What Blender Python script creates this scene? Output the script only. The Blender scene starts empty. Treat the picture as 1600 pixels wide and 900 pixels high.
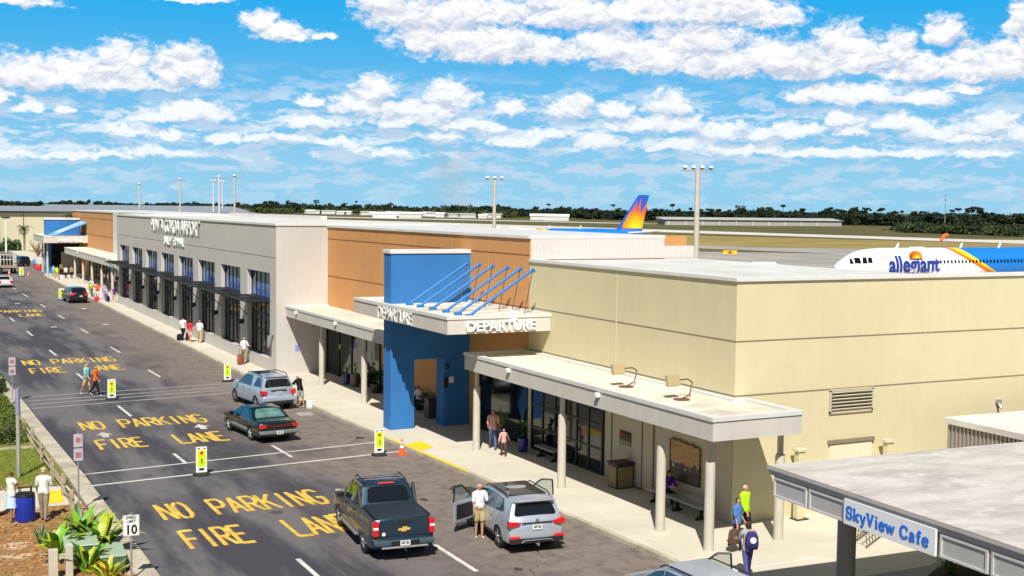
import bpy, bmesh, math, random
import numpy as np
from mathutils import Vector, Matrix
R = math.radians
sc = bpy.context.scene
COL = sc.collection

# ------------------------------------------------------------------ camera
YAW, PITCH, ROLL, FPX, CAMH = R(26.9977), R(3.758), R(0.66426), 1898.537, 10.6
_F = Vector((math.sin(YAW)*math.cos(PITCH), math.cos(YAW)*math.cos(PITCH), -math.sin(PITCH)))
_R = Vector((math.cos(YAW), -math.sin(YAW), 0)); _U = _R.cross(_F)
_R2 = _R*math.cos(ROLL) + _U*math.sin(ROLL); _U2 = -_R*math.sin(ROLL) + _U*math.cos(ROLL)
cd = bpy.data.cameras.new('camera'); cam = bpy.data.objects.new('camera', cd); COL.objects.link(cam)
m = Matrix((_R2, _U2, -_F)).transposed().to_4x4(); m.translation = (0, 0, CAMH)
cam.matrix_world = m
cd.sensor_width = 36; cd.lens = FPX/1600*36; cd.clip_start = .3; cd.clip_end = 30000
sc.camera = cam

# ------------------------------------------------------------------ sun, exposure
SUN_AZ, SUN_EL = R(29.5 + 180), R(49)          # azimuth from +Y towards +X of the sun itself
sv = Vector((math.sin(SUN_AZ)*math.cos(SUN_EL), math.cos(SUN_AZ)*math.cos(SUN_EL), math.sin(SUN_EL)))
sl = bpy.data.lights.new('sun', 'SUN'); sl.energy = 4.85; sl.angle = R(.53); sl.color = (1, .955, .88)
so = bpy.data.objects.new('sun', sl); COL.objects.link(so)
so.rotation_euler = sv.to_track_quat('Z', 'Y').to_euler(); so.location = sv*100
sc.view_settings.view_transform = 'Standard'; sc.view_settings.look = 'None'
sc.view_settings.gamma = 1; sc.view_settings.use_curve_mapping = False
sc.view_settings.exposure = .34
SKY_STR = .072

# ------------------------------------------------------------------ node helper
class NT:
    def __init__(s, tree): s.t = tree; s.n = tree.nodes; s.l = tree.links
    def node(s, typ, **kw):
        n = s.n.new(typ)
        for k, v in kw.items(): setattr(n, k, v)
        return n
    def put(s, sock, v):
        if isinstance(v, bpy.types.NodeSocket): s.l.new(v, sock)
        elif v is not None: sock.default_value = v
    def m(s, op, a, b=None, c=None, clamp=False):
        n = s.node('ShaderNodeMath', operation=op, use_clamp=clamp)
        s.put(n.inputs[0], a); s.put(n.inputs[1], b); s.put(n.inputs[2], c); return n.outputs[0]
    def v(s, op, a, b=None, c=None, out=0):
        n = s.node('ShaderNodeVectorMath', operation=op)
        s.put(n.inputs[0], a); s.put(n.inputs[1], b); s.put(n.inputs[2], c)
        return n.outputs['Value'] if op in ('LENGTH', 'DOT_PRODUCT', 'DISTANCE') else n.outputs[0]
    def noise(s, vec, scale, detail=4, rough=.55, out=0, dim='3D'):
        n = s.node('ShaderNodeTexNoise'); n.noise_dimensions = dim; s.put(n.inputs['Vector'], vec)
        n.inputs['Scale'].default_value = scale; n.inputs['Detail'].default_value = detail
        n.inputs['Roughness'].default_value = rough
        return n.outputs[out]
    def mapr(s, v, a, b, c=0., d=1., smooth=False):
        n = s.node('ShaderNodeMapRange'); n.clamp = True
        if smooth: n.interpolation_type = 'SMOOTHSTEP'
        s.put(n.inputs['Value'], v)
        for k, x in zip(('From Min', 'From Max', 'To Min', 'To Max'), (a, b, c, d)): s.put(n.inputs[k], x)
        return n.outputs['Result']
    def mix(s, f, a, b, mode='MIX'):
        n = s.node('ShaderNodeMix', data_type='RGBA', blend_type=mode)
        s.put(n.inputs[0], f)
        for sock, x in ((n.inputs[6], a), (n.inputs[7], b)):
            s.put(sock, (*x[:3], 1) if isinstance(x, (tuple, list)) else x)
        return n.outputs[2]
    def comb(s, x, y, z=0.):
        n = s.node('ShaderNodeCombineXYZ')
        for i, q in enumerate((x, y, z)): s.put(n.inputs[i], q)
        return n.outputs[0]
    def sep(s, v):
        n = s.node('ShaderNodeSeparateXYZ'); s.put(n.inputs[0], v); return n.outputs
    def pos(s): return s.node('ShaderNodeNewGeometry').outputs['Position']
    def obj(s): return s.node('ShaderNodeTexCoord').outputs['Object']

# ------------------------------------------------------------------ sky with cumulus
w = bpy.data.worlds.new('World'); sc.world = w; w.use_nodes = True
w.cycles.sampling_method = 'MANUAL'; w.cycles.sample_map_resolution = 256
T = NT(w.node_tree); T.n.clear()
sky = T.node('ShaderNodeTexSky', sky_type='NISHITA'); sky.sun_disc = False
sky.sun_elevation = SUN_EL; sky.sun_rotation = SUN_AZ
sky.air_density = 1.15; sky.dust_density = .25; sky.ozone_density = 3.2
d = T.v('NORMALIZE', T.node('ShaderNodeTexCoord').outputs['Generated'])
dx, dy, dz = T.sep(d)
az = T.m('MULTIPLY', T.m('ARCTAN2', dx, dy), 57.29578)
el = T.m('MULTIPLY', T.m('ARCSINE', dz), 57.29578)
P0 = T.comb(az, el)
def pix(x, y):
    a = math.degrees(YAW) + math.degrees(math.atan((x-800)/FPX))
    hy = 316 + (x/1600)*18.6
    return a, math.degrees(math.atan((hy-y)/math.hypot(FPX, x-800)))
# each cumulus: centre and half size; flat underneath, domed above
CL = [(50,118,80,32),(130,116,90,34),(196,100,46,38),(165,128,120,16),(285,104,60,36),(320,128,36,14),(300,176,78,20),(250,184,50,14),(200,205,62,12),(260,210,36,9),(52,165,22,14),(100,170,20,8),(0,150,14,20),(10,238,40,9),(45,242,20,6),
 (405,38,26,22),(440,54,50,18),(500,62,20,8),(30,4,60,14),(300,2,70,8),
 (490,190,52,17),(560,165,60,22),(585,140,36,26),(640,172,90,22),(700,150,48,28),(640,190,80,12),(480,160,30,12),(790,170,32,19),(720,196,60,10),
 (640,22,90,34),(590,10,40,20),(700,58,100,46),(770,72,90,40),(850,82,62,28),(740,20,120,30),(900,22,130,36),(1010,20,150,32),(1120,10,110,40),(1190,30,60,24),
 (950,70,80,34),(1030,88,110,38),(1120,100,90,32),(1080,60,90,30),(1200,90,70,36),(1250,100,80,34),(1302,70,46,36),(1340,92,60,34),(1388,84,44,34),(1430,110,60,26),(1500,104,60,36),(1560,96,60,40),(1620,80,50,60),
 (1462,52,34,26),(1585,36,22,34),(1270,150,50,20),(1340,150,90,22),(1430,156,66,14),(1500,140,40,10),(885,166,48,22),(905,162,26,20),(960,172,30,14),(1040,164,42,30),(1000,196,70,16),(1060,196,60,16),(1125,205,44,20),(1180,210,30,14),
 (1230,204,50,16),(1310,186,30,18),(1325,206,30,12),(1400,192,46,17),(1450,206,50,12),(1540,194,48,24),(1500,216,60,12),(1590,210,30,16),(1160,236,90,13),(1060,226,60,12),(930,222,60,14),(850,210,50,14),(1250,238,60,10),(1330,240,70,9),(1420,240,60,8),(1530,238,60,10),
 (350,217,36,12),(400,214,30,11),(450,214,30,9),(230,236,50,9),(170,242,40,7),(110,242,40,7),(285,240,36,7),(520,222,60,8),(600,240,60,7),(690,212,40,12),(760,200,30,14),(800,222,50,10),(560,232,30,6),
 (1250,-60,260,50),(820,-50,200,36),(-200,90,180,40),(1900,110,190,50),(1750,215,90,20)]
ng = bpy.data.node_groups.new('cloud_field', 'ShaderNodeTree')
ng.interface.new_socket('P', in_out='INPUT', socket_type='NodeSocketVector'); ng.interface.new_socket('D', in_out='OUTPUT', socket_type='NodeSocketFloat')
Q = NT(ng); gi = ng.nodes.new('NodeGroupInput'); go = ng.nodes.new('NodeGroupOutput')
Pg = gi.outputs[0]
wn = Q.noise(Q.v('MULTIPLY', Pg, (1., 1.5, 1)), .8, 3, .6, 1, '2D')
Pw = Q.v('ADD', Pg, Q.v('MULTIPLY', Q.v('SUBTRACT', wn, (.5, .5, .5)), (1.5, .75, 0)))
run = None
for (x, y, rx, ry) in CL:
    a, e = pix(x, y+ry*.25); k = 57.3/FPX; rx *= 1.05; ry *= 1.18
    q = Q.v('MULTIPLY_ADD', Pw, (1/(rx*k), 1/(ry*k), 0), (-a/(rx*k), -e/(ry*k), 0))
    q = Q.v('MAXIMUM', q, Q.v('MULTIPLY', q, (-1, -2.1, 0)))
    L = Q.v('LENGTH', q)
    run = L if run is None else Q.m('SMOOTH_MIN', run, L, .12)
go2 = ng.interface.new_socket('W', in_out='OUTPUT', socket_type='NodeSocketVector')
Q.put(go.inputs[0], run); Q.put(go.inputs[1], Pw)
def field(vec):
    g = T.node('ShaderNodeGroup'); g.node_tree = ng; T.l.new(vec, g.inputs[0]); return g.outputs[0], g.outputs[1]
def billow(vec):
    vr = T.node('ShaderNodeTexVoronoi'); vr.voronoi_dimensions = '2D'; vr.feature = 'F1'
    vr.inputs['Scale'].default_value = 1.15; vr.inputs['Detail'].default_value = 3.; vr.inputs['Roughness'].default_value = .55; vr.inputs['Lacunarity'].default_value = 2.2; vr.normalize = True
    T.put(vr.inputs['Vector'], T.v('MULTIPLY', vec, (1, 1.45, 1))); return T.m('MULTIPLY', T.m('SUBTRACT', .33, vr.outputs['Distance']), 1.0)
run1, W1 = field(P0); run2, W2 = field(T.v('ADD', P0, (-.10, .42, 0)))
bl1 = billow(W1); bl2 = billow(T.v('ADD', W1, (-.07, .20, 0)))
fn = T.noise(T.v('MULTIPLY', P0, (1., 1.6, 1)), 2.2, 5, .65, 0, '2D')
hero = T.m('ADD', T.m('SUBTRACT', 1.10, run1), T.m('ADD', bl1, T.m('MULTIPLY', T.m('SUBTRACT', fn, .5), .7)))
ha = T.mapr(hero, -.02, .56, 0, 1, True)
# thin veil around the clouds and small far clouds towards the horizon
big = T.noise(T.v('MULTIPLY', P0, (1., 1.5, 1)), .42, 3, .62, 1, '2D')
warp = T.v('MULTIPLY', T.v('SUBTRACT', big, (.5, .5, .5)), (1.3, .4, 0))
dn = T.noise(T.v('MULTIPLY', T.v('ADD', P0, warp), (.50, 1.9, 1)), 1., 6, .62, 0, '2D')
da = T.m('MULTIPLY', T.mapr(dn, .44, .60, 0, 1, True), T.mapr(el, .3, 2.0, .4, 1.))
da = T.m('MULTIPLY', da, T.mapr(el, 3.8, 6.6, 1, .0))
iz = T.m('DIVIDE', 1., T.m('MAXIMUM', T.m('ADD', dz, .012), .012))
deck = T.v('MULTIPLY', T.comb(T.m('MULTIPLY', dx, iz), T.m('MULTIPLY', dy, iz)), (.8, .8, 1))
rear = T.mapr(T.noise(deck, 1.1, 4, .6, 0, '2D'), .55, .68, 0, .5, True)
rear = T.m('MULTIPLY', rear, T.mapr(el, 14, 22, 0, 1))
lowa = T.m('MULTIPLY', da, .72)
alpha = T.m('MAXIMUM', T.m('MAXIMUM', ha, lowa), rear)
# sunlit tops against the shaded flat undersides
sh1 = T.m('SUBTRACT', run2, run1); sh2 = T.m('SUBTRACT', bl1, bl2)
sn = T.noise(T.v('MULTIPLY', P0, (.7, 1.3, 1)), .9, 4, .6, 0, '2D')
lit = T.mapr(T.m('ADD', T.m('ADD', T.m('MULTIPLY', sh1, .55), T.m('MULTIPLY', sh2, 1.25)), T.m('MULTIPLY', T.m('SUBTRACT', sn, .5), 1.1)), -.42, .30, 0, 1, True)
cc = T.mix(lit, (6.5, 7.2, 8.7), (11.2, 11.15, 11.1))
cc = T.mix(T.mapr(el, 1, 6, .45, 0), cc, (7.6, 9.6, 11.3))
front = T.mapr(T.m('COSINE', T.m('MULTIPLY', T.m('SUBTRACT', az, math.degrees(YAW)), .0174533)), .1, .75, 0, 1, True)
blue = T.mix(T.mapr(el, 0, 10.5, 0, 1, True), (3.1, 6.9, 9.6), (.13, 4.55, 9.5))
skyf = T.mix(T.mapr(el, 0, 4, .94, .985), sky.outputs[0], blue)
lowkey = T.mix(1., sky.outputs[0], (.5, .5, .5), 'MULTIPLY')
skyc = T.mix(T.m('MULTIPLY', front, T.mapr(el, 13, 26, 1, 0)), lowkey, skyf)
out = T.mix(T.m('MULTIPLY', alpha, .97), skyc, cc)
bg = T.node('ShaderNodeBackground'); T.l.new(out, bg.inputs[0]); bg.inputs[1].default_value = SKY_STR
T.l.new(bg.outputs[0], T.node('ShaderNodeOutputWorld').inputs[0])

# ------------------------------------------------------------------ materials
MATS = {}
def mat(name, col, rough=.6, metal=0., var=.10, scale=2.5, bump=0., coat=0., streak=0., spec=.5, dirt=None, alpha=None, trans=0.):
    if name in MATS: return MATS[name]
    M = bpy.data.materials.new(name); M.use_nodes = True; N = NT(M.node_tree)
    b = N.n['Principled BSDF']
    c = (*col, 1)
    src = N.pos() if streak or scale < 1.2 else N.obj()
    if var or streak:
        n = N.noise(src, scale, 5, .6)
        f = N.mapr(n, .25, .75, 1-var, 1+var)
        if streak:
            s2 = N.noise(N.v('MULTIPLY', src, (1., 1., .12)), 2.2, 4, .6)
            f = N.m('MULTIPLY', f, N.mapr(s2, .35, .7, 1-streak, 1+streak*.3))
        c = N.mix(1., N.mix(0., col, col), N.comb(f, f, f), 'MULTIPLY')
        if dirt:
            g = N.mapr(N.noise(src, scale*.35, 6, .65), .5, .68, 0, .7)
            c = N.mix(g, c, dirt)
    N.put(b.inputs['Base Color'], c)
    b.inputs['Roughness'].default_value = rough; b.inputs['Metallic'].default_value = metal
    b.inputs['Specular IOR Level'].default_value = spec
    b.inputs['Coat Weight'].default_value = coat; b.inputs['Coat Roughness'].default_value = .05
    if trans: b.inputs['Transmission Weight'].default_value = trans
    if alpha is not None: b.inputs['Alpha'].default_value = alpha
    if bump:
        bp = N.node('ShaderNodeBump'); bp.inputs['Strength'].default_value = bump; bp.inputs['Distance'].default_value = .02
        N.l.new(N.noise(N.pos(), 18 if scale > 1 else 6, 5, .65), bp.inputs['Height']); N.l.new(bp.outputs[0], b.inputs['Normal'])
    MATS[name] = M; return M

# ------------------------------------------------------------------ mesh building
class MB:
    def __init__(s): s.v = []; s.f = []; s.mi = []; s.cur = 0
    def add(s, vs, fs):
        o = len(s.v); s.v += [tuple(v) for v in vs]; s.f += [tuple(i+o for i in f) for f in fs]; s.mi += [s.cur]*len(fs); return s
    def box(s, x0, x1, y0, y1, z0, z1):
        vs = [(x, y, z) for z in (z0, z1) for x, y in ((x0, y0), (x1, y0), (x1, y1), (x0, y1))]
        return s.add(vs, [(3,2,1,0), (4,5,6,7), (0,1,5,4), (1,2,6,5), (2,3,7,6), (3,0,4,7)])
    def obox(s, c, size, rz=0., rx=0., ry=0.):
        M = Matrix.Translation(c) @ Matrix.Rotation(rz, 4, 'Z') @ Matrix.Rotation(rx, 4, 'X') @ Matrix.Rotation(ry, 4, 'Y')
        a, b, h = (q/2 for q in size)
        vs = [M @ Vector((x, y, z)) for z in (-h, h) for x, y in ((-a, -b), (a, -b), (a, b), (-a, b))]
        return s.add(vs, [(3,2,1,0), (4,5,6,7), (0,1,5,4), (1,2,6,5), (2,3,7,6), (3,0,4,7)])
    def tube(s, p0, p1, r0, r1=None, n=10, caps=True):
        r1 = r0 if r1 is None else r1; p0 = Vector(p0); p1 = Vector(p1); q = (p1-p0).to_track_quat('Z', 'Y')
        vs = []
        for p, r in ((p0, r0), (p1, r1)):
            for i in range(n):
                a = 2*math.pi*i/n; vs.append(p + q @ Vector((r*math.cos(a), r*math.sin(a), 0)))
        fs = [(i, (i+1) % n, n+(i+1) % n, n+i) for i in range(n)]
        if caps: fs += [tuple(range(n-1, -1, -1)), tuple(range(n, 2*n))]
        return s.add(vs, fs)
    def path(s, pts, r, n=8):
        for a, b in zip(pts, pts[1:]): s.tube(a, b, r, n=n)
        return s
    def lathe(s, prof, c=(0, 0, 0), n=20, axis='Z'):
        vs = []
        for r, h in prof:
            for i in range(n):
                a = 2*math.pi*i/n; p = (r*math.cos(a), r*math.sin(a), h)
                if axis == 'X': p = (p[2], p[0], p[1])
                if axis == 'Y': p = (p[1], p[2], p[0])
                vs.append((p[0]+c[0], p[1]+c[1], p[2]+c[2]))
        fs = [(k*n+i, k*n+(i+1) % n, (k+1)*n+(i+1) % n, (k+1)*n+i) for k in range(len(prof)-1) for i in range(n)]
        fs += [tuple(range(n-1, -1, -1)), tuple(range((len(prof)-1)*n, len(prof)*n))]
        return s.add(vs, fs)
    def prism(s, poly, z0, z1):
        n = len(poly)
        vs = [(x, y, z0) for x, y in poly] + [(x, y, z1) for x, y in poly]
        return s.add(vs, [tuple(range(n-1, -1, -1)), tuple(range(n, 2*n))] + [(i, (i+1) % n, n+(i+1) % n, n+i) for i in range(n)])
    def prismX(s, poly, x0, x1):       # poly in (y, z)
        n = len(poly)
        vs = [(x0, y, z) for y, z in poly] + [(x1, y, z) for y, z in poly]
        return s.add(vs, [tuple(range(n-1, -1, -1)), tuple(range(n, 2*n))] + [(i, (i+1) % n, n+(i+1) % n, n+i) for i in range(n)])
    def prismY(s, poly, y0, y1):       # poly in (x, z)
        n = len(poly)
        vs = [(x, y0, z) for x, z in poly] + [(x, y1, z) for x, z in poly]
        return s.add(vs, [tuple(range(n)), tuple(range(2*n-1, n-1, -1))] + [(i, n+i, n+(i+1) % n, (i+1) % n) for i in range(n)])
    def sheet(s, poly, z):
        return s.add([(x, y, z) for x, y in poly], [tuple(range(len(poly)))])
    def build(s, name, mats, parent=None, smooth=None, bevel=0., loc=None):
        me = bpy.data.meshes.new(name); me.from_pydata(s.v, [], s.f)
        if not isinstance(mats, (list, tuple)): mats = [mats]
        for q in mats: me.materials.append(q)
        if len(mats) > 1: me.polygons.foreach_set('material_index', s.mi)
        bm = bmesh.new(); bm.from_mesh(me); bmesh.ops.recalc_face_normals(bm, faces=bm.faces); bm.to_mesh(me); bm.free()
        o = link(name, me, parent, smooth)
        if bevel:
            b = o.modifiers.new('bevel', 'BEVEL'); b.width = bevel; b.segments = 2; b.limit_method = 'ANGLE'; b.angle_limit = R(35)
        if loc: o.location = loc
        return o
def link(name, me, parent=None, smooth=None):
    if smooth:
        me.shade_smooth()
        me.set_sharp_from_angle(angle=R(smooth))
    o = bpy.data.objects.new(name, me); COL.objects.link(o)
    if parent is not None: o.parent = parent
    return o
def thing(name, label, cat, loc=(0, 0, 0), rz=0., group=None, kind=None):
    o = bpy.data.objects.new(name, None); COL.objects.link(o); o.location = loc; o.rotation_euler = (0, 0, rz)
    o.empty_display_size = .3
    return tag(o, label, cat, group, kind)
def tag(o, label, cat=None, group=None, kind=None):
    if label: o['label'] = label
    if cat: o['category'] = cat
    if group: o['group'] = group
    if kind: o['kind'] = kind
    return o
def struct(o, label=None, cat=None):
    o['kind'] = 'structure'
    if label: o['label'] = label
    if cat: o['category'] = cat
    return o
def copy_tree(o, parent=None):
    c = o.copy(); COL.objects.link(c)
    if parent is not None: c.parent = parent
    for ch in list(o.children): copy_tree(ch, c)
    return c
def text_mesh(body, size, depth, bold=0., sx=1., align='CENTER', spacing=1.):
    cu = bpy.data.curves.new('lettering', 'FONT'); cu.body = body; cu.size = size; cu.extrude = depth; cu.offset = bold
    cu.align_x = align; cu.align_y = 'CENTER'; cu.space_character = spacing; cu.resolution_u = 3
    o = bpy.data.objects.new('lettering', cu); COL.objects.link(o)
    me = bpy.data.meshes.new_from_object(o.evaluated_get(bpy.context.evaluated_depsgraph_get()))
    bpy.data.objects.remove(o); me.name = 'lettering'
    for v in me.vertices: v.co.x *= sx
    return me
def text(body, size, depth, M, parent, loc, face, bold=0., sx=1., name='lettering', spacing=1., tilt=0):
    """face: '-X', '-Y' or '+Z' = direction the writing looks to"""
    me = text_mesh(body, size, depth, bold, sx, spacing=spacing); me.materials.clear(); me.materials.append(M)
    o = link(name, me, parent); o.location = loc
    o.rotation_euler = {'-X': (R(90), 0, R(-90)), '-Y': (R(90), 0, 0), '+Z': (0, 0, 0)}[face]
    if tilt: o.rotation_euler[2] += tilt
    return o
# ------------------------------------------------------------------ palette
YEL = mat('yellow_stucco', (.62, .55, .345), .85, var=.05, scale=.35, streak=.035, bump=.2)
YELW = mat('cream_wall', (.60, .54, .38), .85, var=.05, scale=.8, streak=.06, bump=.1)
ORG = mat('orange_stucco', (.56, .275, .10), .8, var=.07, scale=.3, streak=.04, bump=.2)
GRY = mat('grey_stucco', (.52, .49, .45), .85, var=.06, scale=.3, streak=.04, bump=.2)
LGT = mat('light_trim', (.58, .55, .49), .7, var=.05, scale=.8, streak=.08)
CAP = mat('white_cap', (.66, .65, .62), .5, var=.05, scale=.9, streak=.05)
def f_membrane(N, p):
    pos = N.pos(); x, y, z = N.sep(pos); n = N.noise(pos, .35, 6, .65); n2 = N.noise(pos, 2.4, 5, .7)
    c = N.mix(N.mapr(n, .40, .62), (.66, .65, .625), (.55, .53, .49)); c = N.mix(N.mapr(n2, .5, .75, 0, .35), c, (.40, .37, .32))
    for q, k in ((y, 1.9), (x, 7.3)):
        j = N.m('ABSOLUTE', N.m('SUBTRACT', N.m('FRACT', N.m('DIVIDE', q, k)), .5)); c = N.mix(N.mapr(j, 0, .012, .4, 0), c, (.38, .36, .33))
    N.put(p.inputs['Base Color'], c); p.inputs['Roughness'].default_value = .8
def _surf(name, build):
    M = bpy.data.materials.new(name); M.use_nodes = True; N = NT(M.node_tree); build(N, N.n['Principled BSDF']); return M
ROOFW = _surf('white_membrane', f_membrane)
ROOFB = mat('stained_roof', (.72, .66, .54), .9, var=.10, scale=.9, dirt=(.38, .33, .25))
BLUE = mat('blue_stucco', (.026, .165, .45), .8, var=.12, scale=.4, streak=.05, bump=.25)
BLUEM = mat('blue_metal', (.012, .17, .50), .35, var=.04, scale=2)
DARK = mat('dark_metal', (.018, .018, .02), .45, var=.1, scale=3)
BLACK = mat('black_plastic', (.012, .012, .012), .5, var=.15, scale=3)
SEAM = mat('joint', (.23, .19, .12), .9, var=.1, scale=3)
SEAMD = mat('joint_dark', (.16, .15, .13), .9, var=.1, scale=3)
WHITE = mat('white_paint', (.8, .8, .78), .5, var=.05, scale=3)
STEEL = mat('galvanised', (.42, .42, .42), .45, .6, var=.12, scale=5)
CONC = mat('concrete_post', (.50, .46, .38), .8, var=.1, scale=1.5)
CHROME = mat('chrome', (.7, .7, .7), .12, 1., var=.02)

def glassmat(name, a, b, sy, sz, thr):
    """tinted panes with blotches of a second tone in the colour"""
    M = bpy.data.materials.new(name); M.use_nodes = True; N = NT(M.node_tree); p = N.n['Principled BSDF']
    n = N.noise(N.v('MULTIPLY', N.pos(), (1, sy, sz)), 1., 3, .6)
    c = N.mix(N.mapr(n, thr, thr+.12), a, b)
    N.put(p.inputs['Base Color'], c); p.inputs['Roughness'].default_value = .06; p.inputs['Specular IOR Level'].default_value = .6
    return M
GLUP = glassmat('upper_glass', (.02, .05, .19), (.10, .21, .58), 1.3, .5, .40)
GLLO = glassmat('lower_glass', (.006, .005, .009), (.055, .04, .065), 1.6, 2.4, .56)  # purple blotches stand for reflections, put into the colour
GLDK = glassmat('storefront_glass', (.005, .006, .007), (.03, .03, .027), 1.1, 1.7, .60)

# ------------------------------------------------------------------ ground, road, pavement
def surf(name, build):
    M = bpy.data.materials.new(name); M.use_nodes = True; N = NT(M.node_tree); p = N.n['Principled BSDF']
    build(N, p); return M
def f_ground(N, p):
    pos = N.pos()
    n1 = N.noise(pos, .02, 6, .6); n2 = N.noise(pos, .9, 5, .7); n3 = N.noise(N.v('MULTIPLY', pos, (.3, 1.6, 1)), .035, 5, .6)
    c = N.mix(N.mapr(n1, .38, .62), (.085, .085, .032), (.20, .16, .065))
    c = N.mix(N.mapr(n3, .42, .6), c, (.105, .10, .04))
    c = N.mix(N.mapr(n2, .3, .7, 0, .45), c, (.045, .055, .02))
    N.put(p.inputs['Base Color'], c); p.inputs['Roughness'].default_value = 1; p.inputs['Specular IOR Level'].default_value = .1
GRASS = surf('field_grass', f_ground)
def f_dry(N, p):
    pos = N.pos()
    n1 = N.noise(N.v('MULTIPLY', pos, (.6, 1.2, 1)), .06, 6, .65); n2 = N.noise(pos, 1.3, 4, .7)
    c = N.mix(N.mapr(n1, .36, .62), (.24, .185, .06), (.38, .285, .10))
    c = N.mix(N.mapr(n2, .3, .7, 0, .35), c, (.13, .12, .04))
    N.put(p.inputs['Base Color'], c); p.inputs['Roughness'].default_value = 1; p.inputs['Specular IOR Level'].default_value = .1
DRY = surf('dry_grass', f_dry)
def f_asph(N, p):
    pos = N.pos(); x, y, z = N.sep(pos)
    g = N.noise(pos, 26, 3, .7)
    n1 = N.noise(N.v('MULTIPLY', pos, (1, .16, 1)), .42, 6, .6)
    n2 = N.noise(N.v('MULTIPLY', pos, (1, .8, 1)), .33, 5, .6)
    n3 = N.noise(pos, 1.7, 5, .65)
    side = N.mapr(N.m('ADD', x, N.m('MULTIPLY', N.m('SUBTRACT', n2, .5), 10)), 11.5, 18., 0, 1, True)
    c = N.mix(N.mapr(n1, .42, .60, 0, 1, True), (.028, .026, .040), (.13, .117, .120))
    c = N.mix(side, c, N.mix(N.mapr(n3, .35, .65), (.125, .100, .082), (.25, .205, .165)))
    c = N.mix(N.mapr(n3, .56, .75, 0, .55), c, (.028, .026, .03))
    # drips and patches where cars stand
    v = N.node('ShaderNodeTexVoronoi'); v.inputs['Scale'].default_value = .55; N.put(v.inputs['Vector'], N.v('ADD', pos, N.v('MULTIPLY', N.noise(pos, 2.2, 3, .6, 1), (.9, .9, 0))))
    spot = N.mapr(v.outputs['Distance'], .08, .17, 1, 0)
    c = N.mix(N.m('MULTIPLY', N.m('MULTIPLY', spot, .75), N.mapr(n2, .45, .6)), c, (.022, .02, .02))
    # cracks
    v2 = N.node('ShaderNodeTexVoronoi', feature='DISTANCE_TO_EDGE'); v2.inputs['Scale'].default_value = .16
    N.put(v2.inputs['Vector'], N.v('ADD', pos, N.v('MULTIPLY', N.noise(pos, .9, 5, .7, 1), (2.6, 2.6, 0))))
    c = N.mix(N.m('MULTIPLY', N.mapr(v2.outputs['Distance'], .0, .004, .5, 0), N.mapr(n2, .52, .6)), c, (.016, .015, .016))
    c = N.mix(N.mapr(g, .3, .75, 0, .30), c, (.16, .15, .14))
    N.put(p.inputs['Base Color'], c); p.inputs['Roughness'].default_value = .85
    b = N.node('ShaderNodeBump'); b.inputs['Strength'].default_value = .35; b.inputs['Distance'].default_value = .01
    N.l.new(g, b.inputs['Height']); N.l.new(b.outputs[0], p.inputs['Normal'])
ASPH = surf('asphalt', f_asph)
def f_conc(N, p):
    pos = N.pos(); x, y, z = N.sep(pos)
    n1 = N.noise(pos, .35, 5, .6); n2 = N.noise(pos, 6, 4, .6); n3 = N.noise(pos, 2.2, 4, .6)
    c = N.mix(N.mapr(n1, .35, .65), (.53, .49, .395), (.63, .585, .475))
    c = N.mix(N.mapr(n2, .3, .75, 0, .22), c, (.45, .41, .33))
    c = N.mix(N.mapr(n3, .66, .74, 0, .5), c, (.36, .32, .26))
    jy = N.m('ABSOLUTE', N.m('SUBTRACT', N.m('FRACT', N.m('DIVIDE', y, 3.1)), .5))
    c = N.mix(N.mapr(jy, 0, .005, .35, 0), c, (.3, .27, .22))
    N.put(p.inputs['Base Color'], c); p.inputs['Roughness'].default_value = .9
SIDE = surf('pale_concrete', f_conc)
def f_kerb(N, p):
    pos = N.pos(); x, y, z = N.sep(pos)
    n1 = N.noise(pos, .8, 5, .65); n2 = N.noise(pos, 7, 3, .6)
    c = N.mix(N.mapr(n1, .38, .62), (.38, .335, .25), (.58, .52, .40))
    c = N.mix(N.mapr(n2, .35, .75, 0, .4), c, (.2, .18, .15))
    jy = N.m('ABSOLUTE', N.m('SUBTRACT', N.m('FRACT', N.m('DIVIDE', y, 3.)), .5))
    c = N.mix(N.mapr(jy, 0, .006, .7, 0), c, (.1, .09, .08))
    N.put(p.inputs['Base Color'], c); p.inputs['Roughness'].default_value = .9
KERB = surf('kerb_concrete', f_kerb)
def f_taxi(N, p):
    pos = N.pos(); n = N.noise(N.v('MULTIPLY', pos, (1, .4, 1)), .09, 5, .6)
    c = N.mix(N.mapr(n, .35, .65), (.27, .25, .22), (.38, .35, .31))
    N.put(p.inputs['Base Color'], c); p.inputs['Roughness'].default_value = .9
TAXI = surf('old_tarmac', f_taxi)
def f_run(N, p):
    n = N.noise(N.pos(), .05, 5, .6)
    N.put(p.inputs['Base Color'], N.mix(N.mapr(n, .35, .65), (.50, .47, .42), (.66, .62, .56))); p.inputs['Roughness'].default_value = .9
RUNW = surf('runway_concrete', f_run)

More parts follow.
